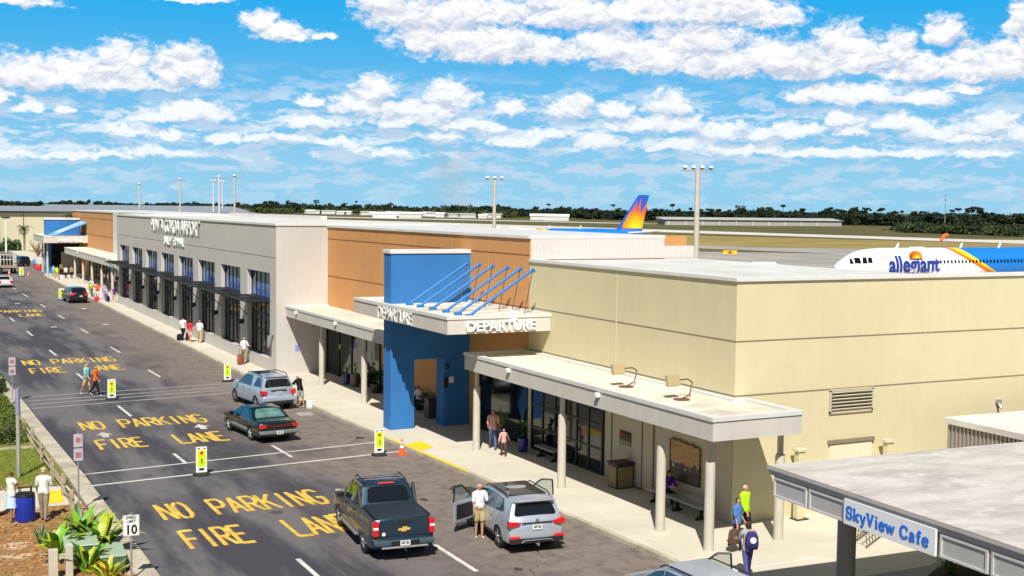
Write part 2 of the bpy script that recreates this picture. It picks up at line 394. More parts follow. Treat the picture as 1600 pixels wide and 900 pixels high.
b = MB(); xs = [-9000, -300, 46, 56, 400, 9000]; zs = [-.02, -.02, -.02, .88, .88, .88]; ys = [-3000, 12000]
vs = [(x, y, z) for y in ys for x, z in zip(xs, zs)]
b.add(vs, [(i, i+1, i+7, i+6) for i in range(5)])
struct(b.build('ground', GRASS), 'grassy ground of the airport reaching to the far trees')
KR = [(20.6, -30), (20.6, 30), (20.4, 36), (20.1, 43.5), (19.72, 52), (19.35, 62), (19.22, 78), (19.3, 100), (19.3, 186), (20.4, 198), (22, 210), (22, 420)]
KL = [(6.55, -30), (6.52, 36), (6.40, 49), (6.12, 60), (5.86, 73), (5.6, 82), (5.5, 420)]
road = MB().sheet(KL + KR[::-1], .0).build('road', ASPH); struct(road, 'dark asphalt kerbside road with yellow fire lane lettering')
def band(name, a, off, z0, z1, M):
    bb = MB(); L = [(x, y) for x, y in a]; Rr = [(x+off, y) for x, y in a]; n = len(a)
    vs = [(x, y, z0) for x, y in L] + [(x, y, z1) for x, y in L] + [(x, y, z1) for x, y in Rr] + [(x, y, z0) for x, y in Rr]
    fs = []
    for i in range(n-1):
        for k in range(3): fs.append((k*n+i, k*n+i+1, (k+1)*n+i+1, (k+1)*n+i))
    bb.add(vs, fs); return bb.build(name, M)
struct(band('kerb', KR, .17, -.01, .13, KERB), 'grey concrete kerb along the terminal pavement')
struct(band('kerb', KL, -.62, -.01, .13, KERB), 'broad concrete kerb beside the grass verge')
pv = [(x+.17, y) for x, y in KR[1:]]
sw = MB().sheet([(20.77, 26.0)] + pv + [(26, 420), (26, 205), (25.3, 133), (25.3, 32.4), (50, 32.4), (50, 26.0)], .134).build('pavement', SIDE)
struct(sw, 'pale concrete pavement along the terminal')
apr = MB().sheet([(20.77, -30), (20.77, 26.0), (50, 26.0), (50, -30)], .132).build('pavement', mat('shade_painted_concrete', (.30, .28, .25), .9, var=.12, scale=.8), None)  # same concrete, with the canopy's shade put into its colour
struct(apr, 'pavement below the cafe canopy with its shade put into the grey')
struct(MB().sheet([(26, 205), (26, 420), (60, 420), (45, 205)], .01).build('pavement', mat('far_paving', (.42, .38, .31), .9, var=.12, scale=.3)), 'sandy paved yard beyond the terminal')
# western lawn and mulch bed
def f_lawn(N, p):
    pos = N.pos(); n = N.noise(pos, .9, 5, .6); g = N.noise(N.v('MULTIPLY', pos, (1, 1, 1)), 22, 3, .7)
    c = N.mix(N.mapr(n, .35, .65), (.15, .19, .02), (.27, .25, .04)); c = N.mix(N.mapr(g, .3, .7, 0, .5), c, (.07, .10, .012))
    N.put(p.inputs['Base Color'], c); p.inputs['Roughness'].default_value = 1
    b = N.node('ShaderNodeBump'); b.inputs['Strength'].default_value = .8; b.inputs['Distance'].default_value = .04
    N.l.new(g, b.inputs['Height']); N.l.new(b.outputs[0], p.inputs['Normal'])
LAWN = surf('lawn_grass', f_lawn)
def f_mulch(N, p):
    pos = N.pos(); n = N.noise(pos, .8, 5, .6); g = N.noise(N.v('MULTIPLY', pos, (1, 1.8, 1)), 14, 4, .75)
    c = N.mix(N.mapr(g, .35, .68), (.17, .075, .022), (.55, .31, .12))
    c = N.mix(N.mapr(n, .53, .62, 0, .85), c, (.66, .52, .33))
    N.put(p.inputs['Base Color'], c); p.inputs['Roughness'].default_value = 1
    b = N.node('ShaderNodeBump'); b.inputs['Strength'].default_value = 1; b.inputs['Distance'].default_value = .05
    N.l.new(g, b.inputs['Height']); N.l.new(b.outputs[0], p.inputs['Normal'])
MULCH = surf('bark_mulch', f_mulch)
klin = [(x-.62, y) for x, y in KL]
struct(MB().sheet([(-60, 47.6), (5.6, 47.6), (5.78, 49), (5.5, 60), (5.24, 73), (4.98, 82), (4.88, 300), (-60, 300)], .05).build('lawn', LAWN), 'green lawn beside the road')
struct(MB().sheet([(-60, -30), (5.93, -30), (5.90, 36), (5.75, 44.4), (-60, 44.4)], .05).build('mulch_bed', MULCH), 'bed of brown bark mulch beside the road')
struct(MB().sheet([(-60, 44.4), (5.75, 44.4), (5.6, 47.6), (-60, 47.6)], .06).build('path', SIDE), 'pale concrete path between lawn and mulch')
# bark chips as stuff
rnd = random.Random(3)
mb = MB()
for i in range(2600):
    x = rnd.uniform(-1, 5.8); y = rnd.uniform(31, 44.3); s = rnd.uniform(.03, .09)
    mb.obox((x, y, .06+rnd.uniform(0, .02)), (s*2, s*.7, .02), rnd.uniform(0, 6.3), rnd.uniform(-.4, .4), rnd.uniform(-.3, .3))
tag(mb.build('bark_chips', mat('chips', (.42, .21, .07), .95, var=.5, scale=9)), 'loose brown bark chips on the bed', 'mulch', kind='stuff')
# blades on the lawn near the road
mb = MB()
for i in range(14000):
    x = rnd.uniform(0, 5.3); y = rnd.uniform(47.7, 56); h = rnd.uniform(.04, .12); a = rnd.uniform(0, 3.14); dx = math.cos(a)*.012; dy = math.sin(a)*.012
    lx = rnd.uniform(-.05, .05); ly = rnd.uniform(-.05, .05)
    mb.add([(x-dx, y-dy, .05), (x+dx, y+dy, .05), (x+lx, y+ly, .05+h)], [(0, 1, 2)])
tag(mb.build('grass', mat('blades', (.20, .25, .03), .9, var=.3, scale=3)), 'short yellow green lawn grass beside the kerb', 'grass', kind='stuff')

# ------------------------------------------------------------------ painted markings (children of the road)
YP = mat('yellow_road_paint', (.66, .47, .07), .7, var=.25, scale=3., dirt=(.42, .25, .03))
YO = mat('old_orange_paint', (.26, .10, .045), .8, var=.2, scale=3.)
WP = mat('white_road_paint', (.62, .60, .57), .7, var=.2, scale=2., dirt=(.33, .31, .29))
WPF = mat('faded_road_paint', (.24, .225, .215), .8, var=.25, scale=1.2, dirt=(.10, .09, .09))
GL = {'N': [[(0,0),(0,1)],[(0,1),(1,0)],[(1,0),(1,1)]], 'O': [[(.25,0),(0,.22),(0,.78),(.25,1)],[(.75,1),(1,.78),(1,.22),(.75,0)],[(.25,0),(.42,0)],[(.58,0),(.75,0)],[(.25,1),(.42,1)],[(.58,1),(.75,1)]],
 'P': [[(0,0),(0,1)],[(0,1),(.75,1),(1,.85),(1,.6),(.75,.45),(0,.45)]], 'A': [[(0,0),(.5,1)],[(.5,1),(1,0)],[(.2,.33),(.8,.33)]],
 'R': [[(0,0),(0,1)],[(0,1),(.75,1),(1,.85),(1,.62),(.75,.48),(0,.48)],[(.45,.48),(1,0)]], 'K': [[(0,0),(0,1)],[(1,1),(.12,.45)],[(.35,.58),(1,0)]],
 'I': [[(.5,0),(.5,1)]], 'G': [[(1,.85),(.75,1),(.25,1),(0,.78),(0,.22),(.25,0),(.75,0),(1,.2),(1,.45),(.6,.45)]],
 'F': [[(0,0),(0,1)],[(.12,1),(1,1)],[(.12,.52),(.8,.52)]], 'E': [[(0,0),(0,1)],[(.12,1),(1,1)],[(.12,.52),(.8,.52)],[(.12,0),(1,0)]], 'L': [[(0,0),(0,1)],[(.12,0),(1,0)]]}
def strokes(mb, ch, x, y, wd, ht, sw_, z, sy=1.9):
    for line in GL[ch]:
        for (ax, ay), (bx, by) in zip(line, line[1:]):
            a = Vector((x+ax*wd, y+ay*ht)); c = Vector((x+bx*wd, y+by*ht)); dd = c-a; L = dd.length
            if L < 1e-6: continue
            dd /= L; n = Vector((-dd.y, dd.x)); hwid = sw_*.5*(1+(sy-1)*abs(dd.x)**2)
            e = min(.04, L*.2); a2 = a-dd*e; c2 = c+dd*e
            q = [a2+n*hwid, a2-n*hwid, c2-n*hwid, c2+n*hwid]
            mb.add([(p.x, p.y, z) for p in q], [(0, 1, 2, 3)])
            z += .00012
def word(wd, x0, x1, y0, ht, nm='lettering', sk=0.):
    pitch = (x1-x0)/len(wd); lw = pitch*.74
    for off, M, z, nme in ((.0, YO, .004, 'old_lettering'), (1, YP, .008, nm)):
        mb = MB()
        for i, ch in enumerate(wd):
            x = x0+pitch*i; yy = y0+sk*(x-x0)
            if not off: strokes(mb, ch, x+.03, yy-.05, lw, ht, .165, z)
            else: strokes(mb, ch, x, yy, lw, ht, .14, z)
        mb.build(nme, M, road)
for (yN, yF, h, xo) in ((41.15, 37.3, 2.15, 0), (59.2, 54.2, 2.2, -.2), (84.6, 80.2, 2.5, -.5), (125.9, 121.0, 2.7, -1.0)):
    word('NO', 8.0+xo, 9.1+xo, yN, h); word('PARKING', 9.8+xo, 13.9+xo, yN, h)
    word('FIRE', 8.05+xo, 10.1+xo, yF, h); word('LANE', 11.45+xo, 13.7+xo, yF, h)
mb = MB()
rot = lambda pts: pts
for (x, y, L) in ((15.0, 31.5, 3.1), (10.65, 31.0, 3.9), (14.82, 49.4, 2.8), (10.52, 49.9, 2.2), (10.42, 62.2, 3.5), (14.45, 75.9, 3.5), (10.1, 76.3, 3.0), (14.25, 89.4, 3.8), (9.95, 89.2, 3.6),
                  (14.05, 103.9, 3.8), (9.75, 103.2, 3.8), (13.85, 117.5, 4), (9.5, 116.6, 4), (13.65, 131, 4.2), (13.4, 146.3, 5.5), (13.2, 160, 4), (10.75, 16, 3.5), (15, 17, 3.5)):
    s = -.022 if y > 45 else 0
    mb.add([(x-.075, y, .005), (x+.075, y, .005), (x+.075+s*L, y+L, .005), (x-.075+s*L, y+L, .005)], [(0, 1, 2, 3)])
mb.build('lane_line', WP, road)
mb = MB()
for (x0, y0, x1, y1, t) in ((6.45, 49.47, 19.4, 51.1, .11), (6.45, 47.35, 19.75, 48.75, .13)):
    mb.add([(x0, y0-t, .0062), (x1, y1-t, .0062), (x1, y1+t*.3, .0062), (x0, y0+t*.3, .0062)], [(0, 1, 2, 3)])
mb.build('crossing_line', WP, road)
mb = MB()
for (x0, y0, x1, y1) in ((6.2, 70.6, 18.9, 71.6), (6.2, 69.1, 18.9, 70.3), (6.2, 67.9, 18.9, 69.3), (6.2, 66.5, 18.9, 68.1), (5.6, 147.6, 19, 146.9), (5.6, 144.8, 19, 144.2), (5.6, 142.9, 19, 142.4)):
    mb.add([(x0, y0-.18, .0062), (x1, y1-.18, .0062), (x1, y1+.18, .0062), (x0, y0+.18, .0062)], [(0, 1, 2, 3)])
mb.build('crossing_line', WPF, road)
mb = MB()
for (x, y) in ((8.45, 57.0), (12.95, 57.3)):
    mb.add([(x+a, y+c, .0095) for a, c in ((-.38, .55), (0, 1.35), (.38, .55), (.15, .6), (.15, 0), (-.15, 0), (-.15, .6))], [(0, 1, 2, 6), (2, 3, 6), (3, 4, 5, 6)])
mb.build('arrow', WP, road)
mb = MB()
for (x, y) in ((12.1, 110.05), (16.5, 111), (11.5, 137), (17, 128.5)): mb.add([(x-.25, y-.35, .006), (x+.25, y-.35, .006), (x+.25, y+.35, .006), (x-.25, y+.35, .006)], [(0, 1, 2, 3)])
mb.build('reflector', WP, road)
YK = mat('yellow_safety', (.78, .58, .01), .6, var=.08, scale=3)
MB().sheet([(20.0, 49.3), (20.86, 49.9), (20.9, 48.4), (20.13, 47.9)], .142).build('tactile_patch', YK, sw)
MB().prism([(19.78, 51.4), (19.93, 51.4), (20.25, 43.3), (20.10, 43.3)], .131, .138).build('kerb_paint', YK, sw)

# ------------------------------------------------------------------ terminal blocks
XW = 24.8
# yellow block
yb = thing('terminal_block', 'pale yellow flat roofed terminal block at the near end', 'building', (XW, 32.3, 0))
def bl(mb, name, M, par, **k): o = mb.build(name, M, par, **k); o.location = -par.location; return o
bl(MB().box(XW, 33.7, 32.3, 47.0, 0, 8.25).box(33.7, 62, 32.3, 47.0, 0, 5.4), 'wall', YEL, yb)
bl(MB().box(33.7, 62, 32.301, 32.6, 5.4, 8.25), 'parapet', YEL, yb)
bl(MB().box(XW-.07, 62, 32.22, 32.62, 8.26, 8.40).box(XW-.07, XW+.3, 32.62, 46.96, 8.26, 8.40), 'roof_edge', CAP, yb, bevel=.015)
bl(MB().box(XW+.3, 33.8, 32.62, 46.96, 8.252, 8.33), 'roof', ROOFW, yb)
sm = MB()
for z in (6.27, 4.45):
    sm.box(XW-.004, XW+.01, 32.3, 46.9, z-.03, z+.025).box(XW-.004, 62, 32.296, 32.31, z-.03, z+.025)
bl(sm, 'joint', SEAM, yb)
bl(MB().box(XW-.012, XW+.01, 39.76, 39.84, 4.5, 8.2), 'control_joint', YELW, yb)
for x in (33.3, 41.9): bl(MB().box(x-.012, x+.012, 32.295, 32.31, 0.2, 8.2), 'control_joint', YELW, yb)
lv = MB()
lv.box(28.86, 30.86, 32.24, 32.3, 3.58, 3.66).box(28.86, 30.86, 32.24, 32.3, 4.36, 4.44).box(28.86, 28.94, 32.24, 32.3, 3.6, 4.4).box(30.78, 30.86, 32.24, 32.3, 3.6, 4.4)
for i in range(6): lv.obox((29.86, 32.235, 3.72+i*.118), (1.84, .11, .035), 0, R(-38))
bl(lv, 'louvre', mat('louvre_metal', (.50, .45, .33), .5, var=.05), yb)
bl(MB().box(28.93, 30.79, 32.285, 32.299, 3.63, 4.40), 'louvre_backing', BLACK, yb)
dr = MB().box(28.95, 30.85, 32.25, 32.3, .14, 2.5); bl(dr, 'door', mat('cream_door', (.70, .64, .47), .6, var=.04), yb, bevel=.01)
bl(MB().box(28.85, 30.95, 32.2, 32.3, 2.53, 2.66), 'door_head', SEAM, yb)
bl(MB().box(29.2, 29.75, 32.235, 32.249, 1.66, 1.86), 'door_notice', WHITE, yb)
text('NOTICE', .15, .004, mat('sign_maroon', (.25, .02, .04), .5), yb, Vector((29.475, 32.232, 1.76))-yb.location, '-Y', .003)
bl(MB().box(37.02, 37.2, 32.15, 32.3, 3.46, 3.6).tube((37.1, 32.2, 3.44), (37.1, 32.08, 3.3), .05), 'wall_light', STEEL, yb)
# street level front under the canopy
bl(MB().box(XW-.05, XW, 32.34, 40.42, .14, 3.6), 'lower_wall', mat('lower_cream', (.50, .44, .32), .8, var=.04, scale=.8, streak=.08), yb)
bl(MB().box(XW-.10, XW-.05, 40.55, 46.4, .16, 2.75), 'storefront', GLDK, yb)
fr = MB()
for y in (40.5, 41.55, 42.5, 43.45, 44.3, 45.4, 46.42): fr.box(XW-.14, XW-.04, y-.05, y+.05, .14, 2.8)
for z in (.16, 1.15, 2.1, 2.76): fr.box(XW-.135, XW-.045, 40.45, 46.45, z-.04, z+.04)
bl(fr, 'storefront_frame', DARK, yb)
bl(MB().box(XW-.085, XW-.05, 38.48, 39.27, 1.62, 2.16), 'window', GLDK, yb)
bl(MB().box(XW-.08, XW-.051, 37.7, 39.9, .16, .2).box(XW-.08, XW-.051, 37.7, 39.9, 2.9, 2.94).box(XW-.08, XW-.051, 37.7, 37.74, .2, 2.9).box(XW-.08, XW-.051, 39.86, 39.9, .2, 2.9).box(XW-.09, XW-.05, 36.9, 36.98, .2, 3.6), 'panel_trim', SEAMD, yb)
def f_mural(N, p):
    pos = N.pos(); x, y, z = N.sep(pos); n = N.noise(pos, 3.2, 5, .65); n2 = N.noise(pos, 11, 4, .7)
    c = N.mix(N.mapr(n2, .35, .65), (.30, .14, .035), (.50, .29, .10))
    c = N.mix(N.mapr(N.m('ADD', z, N.m('MULTIPLY', N.m('SUBTRACT', n, .5), 1.1)), 1.62, 1.68), (.045, .025, .015), c)
    v = N.node('ShaderNodeTexVoronoi'); v.inputs['Scale'].default_value = 4.; N.put(v.inputs['Vector'], pos)
    band_ = N.m('MULTIPLY', N.mapr(z, 1.42, 1.47), N.mapr(z, 1.72, 1.66)); 
    c = N.mix(N.m('MULTIPLY', N.mapr(v.outputs['Distance'], .22, .30, 1, 0), band_), c, (.55, .52, .42))
    N.put(p.inputs['Base Color'], c); p.inputs['Roughness'].default_value = .5
mural = surf('wall_map', f_mural)
po = [(34.02, 1.02), (35.80, 1.02), (35.82, 2.40), (35.6, 2.48), (35.45, 2.42), (35.3, 2.5), (35.1, 2.42), (34.9, 2.46), (34.7, 2.38), (34.5, 2.46), (34.3, 2.36), (34.1, 2.42), (34.0, 2.3)]
wm = thing('wall_mural', 'brown wooden map mural with ragged top on the cream wall behind the bench', 'mural', (XW-.1, 34.9, 1))
bl(MB().prismX(po, XW-.11, XW-.055), 'map_board', mural, wm)
rim = MB()
for a, c in zip(po, po[1:]+po[:1]): rim.tube((XW-.12, a[0], a[1]), (XW-.12, c[0], c[1]), .018, n=6)
bl(rim, 'rim', DARK, wm)

# orange block beside it
ob = thing('terminal_block', 'tall orange panelled terminal block behind the blue portal', 'building', (XW, 47, 0), R(1.05))
bl(MB().box(XW, 31.9, 47.0, 73.3, 0, 9.26).box(31.9, 60, 47.1, 73.2, 0, 4.9), 'wall', ORG, ob)
bl(MB().box(XW-.08, 31.95, 46.95, 73.3, 9.27, 9.42), 'roof_edge', CAP, ob, bevel=.015)
bl(MB().box(31.95, 60, 47.35, 73.2, 4.9, 5.0), 'roof', ROOFW, ob)
ribs = MB().box(24.84, 31.9, 46.955, 46.999, 8.36, 9.265).box(31.9, 33.6, 46.955, 47.3, 7.7, 8.93)
for i in range(48): ribs.box(24.9+i*.18, 24.94+i*.18, 46.93, 46.954, 8.38, 9.25 if 24.9+i*.18 < 31.8 else 8.9)
bl(ribs, 'metal_cladding', mat('white_cladding', (.60, .575, .545), .5, var=.03, scale=1), ob)
bl(MB().box(40.8, 42.7, 60, 60.3, 8.2, 9.05), 'roof_screen', ORG, ob)
sm = MB()
for z in (8.55, 6.23): sm.box(XW-.006, XW+.01, 47.02, 73.28, z-.035, z+.03)
bl(sm, 'joint', mat('orange_joint', (.26, .10, .03), .9, var=.1), ob)
for y in (69, 64.3, 59.5, 55, 51): bl(MB().box(XW-.004, XW+.01, y-.02, y+.02, 4.4, 9.3), 'control_joint', mat('orange_light_joint', (.64, .34, .13), .9, var=.1), ob)
bl(MB().box(XW-.06, XW, 64.3, 73.28, .14, 3.5), 'storefront', GLDK, ob)
fr = MB()
for y in (64.3, 66.5, 68.8, 71, 73.2): fr.box(XW-.12, XW-.05, y-.05, y+.05, .14, 3.5)
bl(fr, 'storefront_frame', DARK, ob)
bl(MB().box(XW-.06, XW, 47.0, 51.8, .14, 3.3), 'entrance_glass', GLDK, ob)
vt = MB()
for (y, z, r_) in ((70.9, 2.1, .16), (67.9, 2.15, .15)): vt.lathe([(r_, 0), (r_, .02)], (0, 0, 0), 14, 'X'); 
vt = MB().lathe([(.15, -.02), (.15, 0)], (XW-.07, 70.9, 2.0), 16, 'X'); bl(vt, 'round_sticker', mat('lime_sticker', (.45, .65, .05), .5), ob)
vt = MB().lathe([(.13, -.02), (.13, 0)], (XW-.07, 68.9, 2.05), 16, 'X').box(XW-.09, XW-.07, 65.6, 65.85, 1.85, 2.2); bl(vt, 'door_notice', mat('grey_sticker', (.4, .42, .35), .5), ob)

# grey block with the tall windows
XG, YG0, YG1 = 21.0, 73.3, 132.9
gb = thing('terminal_block', 'long grey terminal block with eight tall windows and white lettering', 'building', (XG, YG0, 0))
wl = MB().box(XG+.42, 33.2, YG0, YG1, 0, 9.35).box(33.2, 60, YG0+.2, YG1, 0, 5.0)
win = [(74.7+7.31*k, 74.7+7.31*k+5.48) for k in range(8)]
wl.box(XG, XG+.42, YG0, YG1, 0, .95).box(XG, XG+.42, YG0, YG1, 6.36, 9.35)
ed = [YG0] + [q for w_ in win for q in w_] + [YG1]
for i in range(0, len(ed), 2): wl.box(XG, XG+.42, ed[i], ed[i+1], .95, 6.36)
bl(wl, 'wall', GRY, gb)
bl(MB().box(XG-.07, XG+.45, YG0-.07, YG1+.07, 9.352, 9.5).box(XG+.45, 33.3, YG0-.07, YG0+.3, 9.352, 9.5).box(XG+.45, 33.3, YG1-.3, YG1+.07, 9.352, 9.5), 'roof_edge', CAP, gb, bevel=.015)
bl(MB().box(XG+.45, 33.25, YG0+.3, YG1-.3, 9.352, 9.40).box(33.3, 60, YG0+.3, YG1-.3, 5.002, 5.05), 'roof', ROOFW, gb)
bl(MB().box(32.6, 33.1, 100, 132, 9.4, 9.75), 'roof_kerb', CAP, gb)
bl(MB().box(XG-.004, XG+.004, YG0, YG1, 7.35, 7.39), 'joint', SEAMD, gb)
for k, (y0, y1) in enumerate(win):
    wu = MB().box(XG+.34, XG+.38, y0, y1, 4.66, 6.36).build('window', GLUP, gb); wu.location = -gb.location
    f = MB()
    for i in range(6): yy = y0+.05+(y1-y0-.1)*i/5; f.box(XG+.29, XG+.345, yy-.035, yy+.035, 4.66, 6.34)
    f.box(XG+.28, XG+.345, y0, y1, 6.28, 6.355).box(XG+.28, XG+.345, y0, y1, 4.62, 4.72)
    f.build('frame', DARK, wu)
    wo = MB().box(XG+.34, XG+.38, y0, y1, .95, 4.6).build('window', GLLO, gb); wo.location = -gb.location
    f = MB()
    for i in range(6): yy = y0+.05+(y1-y0-.1)*i/5; f.box(XG+.29, XG+.345, yy-.035, yy+.035, .95, 4.6)
    for z in (1.0, 2.5, 3.55): f.box(XG+.30, XG+.345, y0, y1, z-.04, z+.04)
    f.build('frame', DARK, wo)
    aw = MB()
    aw.box(XG-1.5, XG+.3, y0-.05, y0+.05, 4.56, 4.68).box(XG-1.5, XG+.3, y1-.05, y1+.05, 4.56, 4.68).box(XG-1.5, XG-1.4, y0, y1, 4.56, 4.68)
    aw.box(XG-1.4, XG+.3, (y0+y1)/2-.04, (y0+y1)/2+.04, 4.57, 4.67).box(XG-.02, XG+.3, y0, y1, 4.55, 4.66)
    for i in range(13): aw.obox((XG-1.32+i*.115, (y0+y1)/2, 4.61), (.135, y1-y0-.1, .018), 0, 0, R(12))
    for y in (y0, y1): aw.tube((XG-1.25, y, 4.56), (XG, y, 3.3), .03, n=6)
    bl(aw, 'awning', DARK, gb)
    lm = MB().box(XG-.10, XG, y1+.85, y1+1.15, 2.65, 2.9).lathe([(.11, 0), (.14, .34)], (XG-.2, y1+1.0, 2.58), 12)
    bl(lm, 'wall_lamp', BLACK, gb)
text('PUNTA GORDA AIRPORT', 1.62, .03, WHITE, gb, Vector((XG-.08, 103.7, 8.67))-gb.location, '-X', .0, 1.06)
text('BAILEY TERMINAL', 1.0, .03, WHITE, gb, Vector((XG-.08, 103.7, 7.45))-gb.location, '-X', .0, 1.0)
bl(MB().box(22.2, 22.5, YG0-.02, YG0, 1.55, 1.95), 'wall_notice', mat('blue_notice', (.25, .3, .6), .5), gb)
bl(MB().box(XG-.35, XG, 73.8, 74.1, 2.55, 2.65).box(XG-.35, XG-.27, 73.8, 74.1, 1.9, 2.65), 'bracket_sign', STEEL, gb)

# far orange block and its pilaster
fo = thing('terminal_block', 'distant orange terminal block with a white corner strip beyond the grey block', 'building', (XW, 133, 0))
bl(MB().box(25.0, 36, 132.95, 200.7, 0, 9.4), 'wall', ORG, fo)
bl(MB().box(24.9, 36.1, 132.95, 200.8, 9.4, 9.56).box(24.85, 25, 157, 160.4, 3.5, 9.5), 'roof_edge', CAP, fo)
sm = MB()
for z in (8.5, 6.2): sm.box(24.99, 25.01, 133, 200.6, z-.05, z+.04)
bl(sm, 'joint', mat('orange_joint', (.26, .10, .03)), fo)
bl(MB().box(24.94, 25, 134, 183, .14, 3.4), 'storefront', GLDK, fo)
fr = MB()
for i in range(17): fr.box(24.86, 24.94, 134+i*3, 134.5+i*3, .14, 3.4)
bl(fr, 'storefront_pier', mat('pier_brown', (.24, .16, .11), .8), fo)

# ------------------------------------------------------------------ walkway canopies
def canopy(name, label, poly, zb, zt, cols, lamps, M=LGT, holes=None, top=ROOFB):
    c = thing(name, label, 'canopy', (poly[0][0], poly[0][1], 0))
    bl(MB().prism(poly, zb, zt-.13), 'fascia', M, c)
    cx = sum(p[0] for p in poly)/len(poly); cy = sum(p[1] for p in poly)/len(poly)
    rim_ = MB(); n = len(poly)
    def inset(dd):
        out = []
        for i in range(n):
            p0, p1, p2 = Vector(poly[i-1]), Vector(poly[i]), Vector(poly[(i+1) % n])
            e1 = (p1-p0).normalized(); e2 = (p2-p1).normalized(); n1 = Vector((-e1.y, e1.x)); n2 = Vector((-e2.y, e2.x))
            k = (n1+n2)/(1+n1.dot(n2)); out.append(p1+k*dd)
        return out
    o_, i_ = inset(-.04), inset(.22)
    vs = [(*p, zt-.13) for p in o_] + [(*p, zt) for p in o_] + [(*p, zt) for p in i_] + [(*p, zt-.11) for p in i_]
    fs = [(k*n+i, k*n+(i+1) % n, (k+1)*n+(i+1) % n, (k+1)*n+i) for k in range(3) for i in range(n)]
    fs.append(tuple(range(n)))
    bl(rim_.add(vs, fs), 'roof_edge', CAP, c)
    bl(MB().sheet([tuple(p) for p in inset(.2)], zt-.09), 'roof', top, c)
    for (x, y) in cols:
        k = MB().lathe([(.16, .13), (.155, 2.82), (.14, 2.9)], (x, y, 0), 20).tube((x, y, 2.9), (x, y, zb), .10, n=14).lathe([(.2, .13), (.2, .16)], (x, y, 0), 20)
        bl(k, 'column', CONC, c, smooth=40)
    for (x, y, z) in lamps:
        bl(MB().box(x-.16, x, y-.09, y+.09, z-.1, z+.06), 'light_fitting', WHITE, c, bevel=.02)
    return c
nc = canopy('walkway_canopy', 'low flat walkway canopy with floodlights in front of the yellow block', [(21.8, 29.4), (25.2, 29.4), (25.2, 32.25), (24.78, 32.25), (24.78, 47.2), (21.8, 47.2)], 3.67, 4.4,
       [(22.3, 47.0), (22.2, 39.3), (22.2, 32.7), (22.25, 30.1), (25.0, 30.15)], [(21.8, 42.9, 4.17), (21.8, 36.0, 4.17)])
canopy('walkway_canopy', 'low flat walkway canopy between grey block and blue portal', [(21.6, 54.2), (24.78, 54.2), (24.78, 73.28), (21.6, 73.28)], 3.75, 4.42,
       [(22.2, 60.8), (22.2, 68.0)], [(21.6, 70.9, 4.2), (21.6, 63.6, 4.2)])
canopy('walkway_canopy', 'distant low walkway canopy on thin columns beyond the grey block', [(21.8, 133.2), (24.98, 133.2), (24.98, 184), (21.8, 184)], 3.45, 4.3,
       [(22.2, y) for y in (135.8, 144, 152, 160, 168, 176)], [(21.8, 145, 4.1), (21.8, 170, 4.1)])
dc = canopy('entrance_canopy', 'big square entrance canopy lettered departure above the blue portal', [(20.0, 45.0), (24.78, 45.0), (24.78, 56.2), (20.0, 56.2)], 5.43, 6.17, [], [])
text('DEPARTURE', .78, .02, WHITE, dc, Vector((19.93, 50.75, 5.72))-dc.location, '-X', .006, .98)
text('DEPARTURE', .58, .04, WHITE, dc, Vector((22.42, 44.93, 5.72))-dc.location, '-Y', .015, 1.02)
bl(MB().box(22.85, 23.15, 44.93, 45.2, 5.95, 6.35), 'light_fitting', WHITE, dc)
ac = canopy('entrance_canopy', 'distant entrance canopy over the arrivals kerb', [(19.0, 184), (24.98, 184), (24.98, 198), (19.0, 198)], 4.9, 5.9, [(20.2, 197), (19.6, 185)], [])
text('ARRIVALS', .75, .04, WHITE, ac, Vector((22.6, 183.9, 5.3))-ac.location, '-Y', .02)
# pergola beams
for i, y in enumerate((51.9, 50.6, 49.2, 47.75, 46.5, 45.35)):
    words = ['against the blue wall', 'second from the blue wall', 'third from the blue wall', 'fourth from the blue wall', 'fifth from the blue wall', 'at the free corner of the canopy']
    pg = thing('slanted_beam', 'slanting bright blue steel beam %s on the entrance canopy' % words[i], 'beam', (21.2, y, 6.1), group='blue beams on the departure canopy')
    pgl = pg.location
    bl(MB().tube((21.15, y, 6.16), (24.1, y, 8.02), .058, n=12).tube((24.02, y-.06, 8.0), (24.14, y-.06, 7.96), .07, n=10), 'beam', BLUEM, pg, smooth=40)
    bl(MB().tube((24.06, y, 7.96), (23.7, y, 6.1), .022, n=6), 'stay', mat('rust_rod', (.14, .07, .045), .6), pg)
    bl(MB().box(21.0, 21.3, y-.1, y+.1, 6.06, 6.2), 'foot', BLUEM, pg, bevel=.01)
# blue portal
bp_ = thing('entrance_portal', 'bright blue portal wall with a square doorway across the pavement', 'portal', (20.6, 52.9, 0))
bl(MB().box(20.62, 21.82, 52.9, 53.8, .134, 3.4).box(23.35, 24.79, 52.9, 53.8, .134, 3.4).box(20.62, 24.79, 52.9, 53.8, 3.4, 8.42), 'wall', BLUE, bp_)
bl(MB().box(20.56, 24.79, 52.84, 53.86, 8.42, 8.6), 'coping', CAP, bp_, bevel=.015)
bl(MB().box(23.3, 23.5, 52.75, 52.9, 2.0, 2.45).lathe([(.1, 0), (.14, .2)], (23.4, 52.7, 2.9), 12), 'lamp', BLACK, bp_)
bl(MB().box(23.6, 23.85, 52.88, 52.9, 2.2, 2.5), 'notice', WHITE, bp_)
fp = thing('entrance_portal', 'distant blue wall block behind the arrivals canopy', 'portal', (20, 192, 0))
bl(MB().box(20.0, 24.9, 192, 193, 4.7, 8.1).box(20, 20.9, 192, 193, .13, 4.7), 'wall', BLUE, fp)
bl(MB().box(20.95, 24.9, 192.6, 192.9, .13, 4.65), 'entrance_glass', GLDK, fp)
bl(MB().box(22.3, 24.9, 192.3, 192.58, .13, 3.3), 'inner_wall', GRY, fp)
bl(MB().box(19.9, 24.95, 191.9, 193.1, 8.1, 8.4), 'coping', CAP, fp)
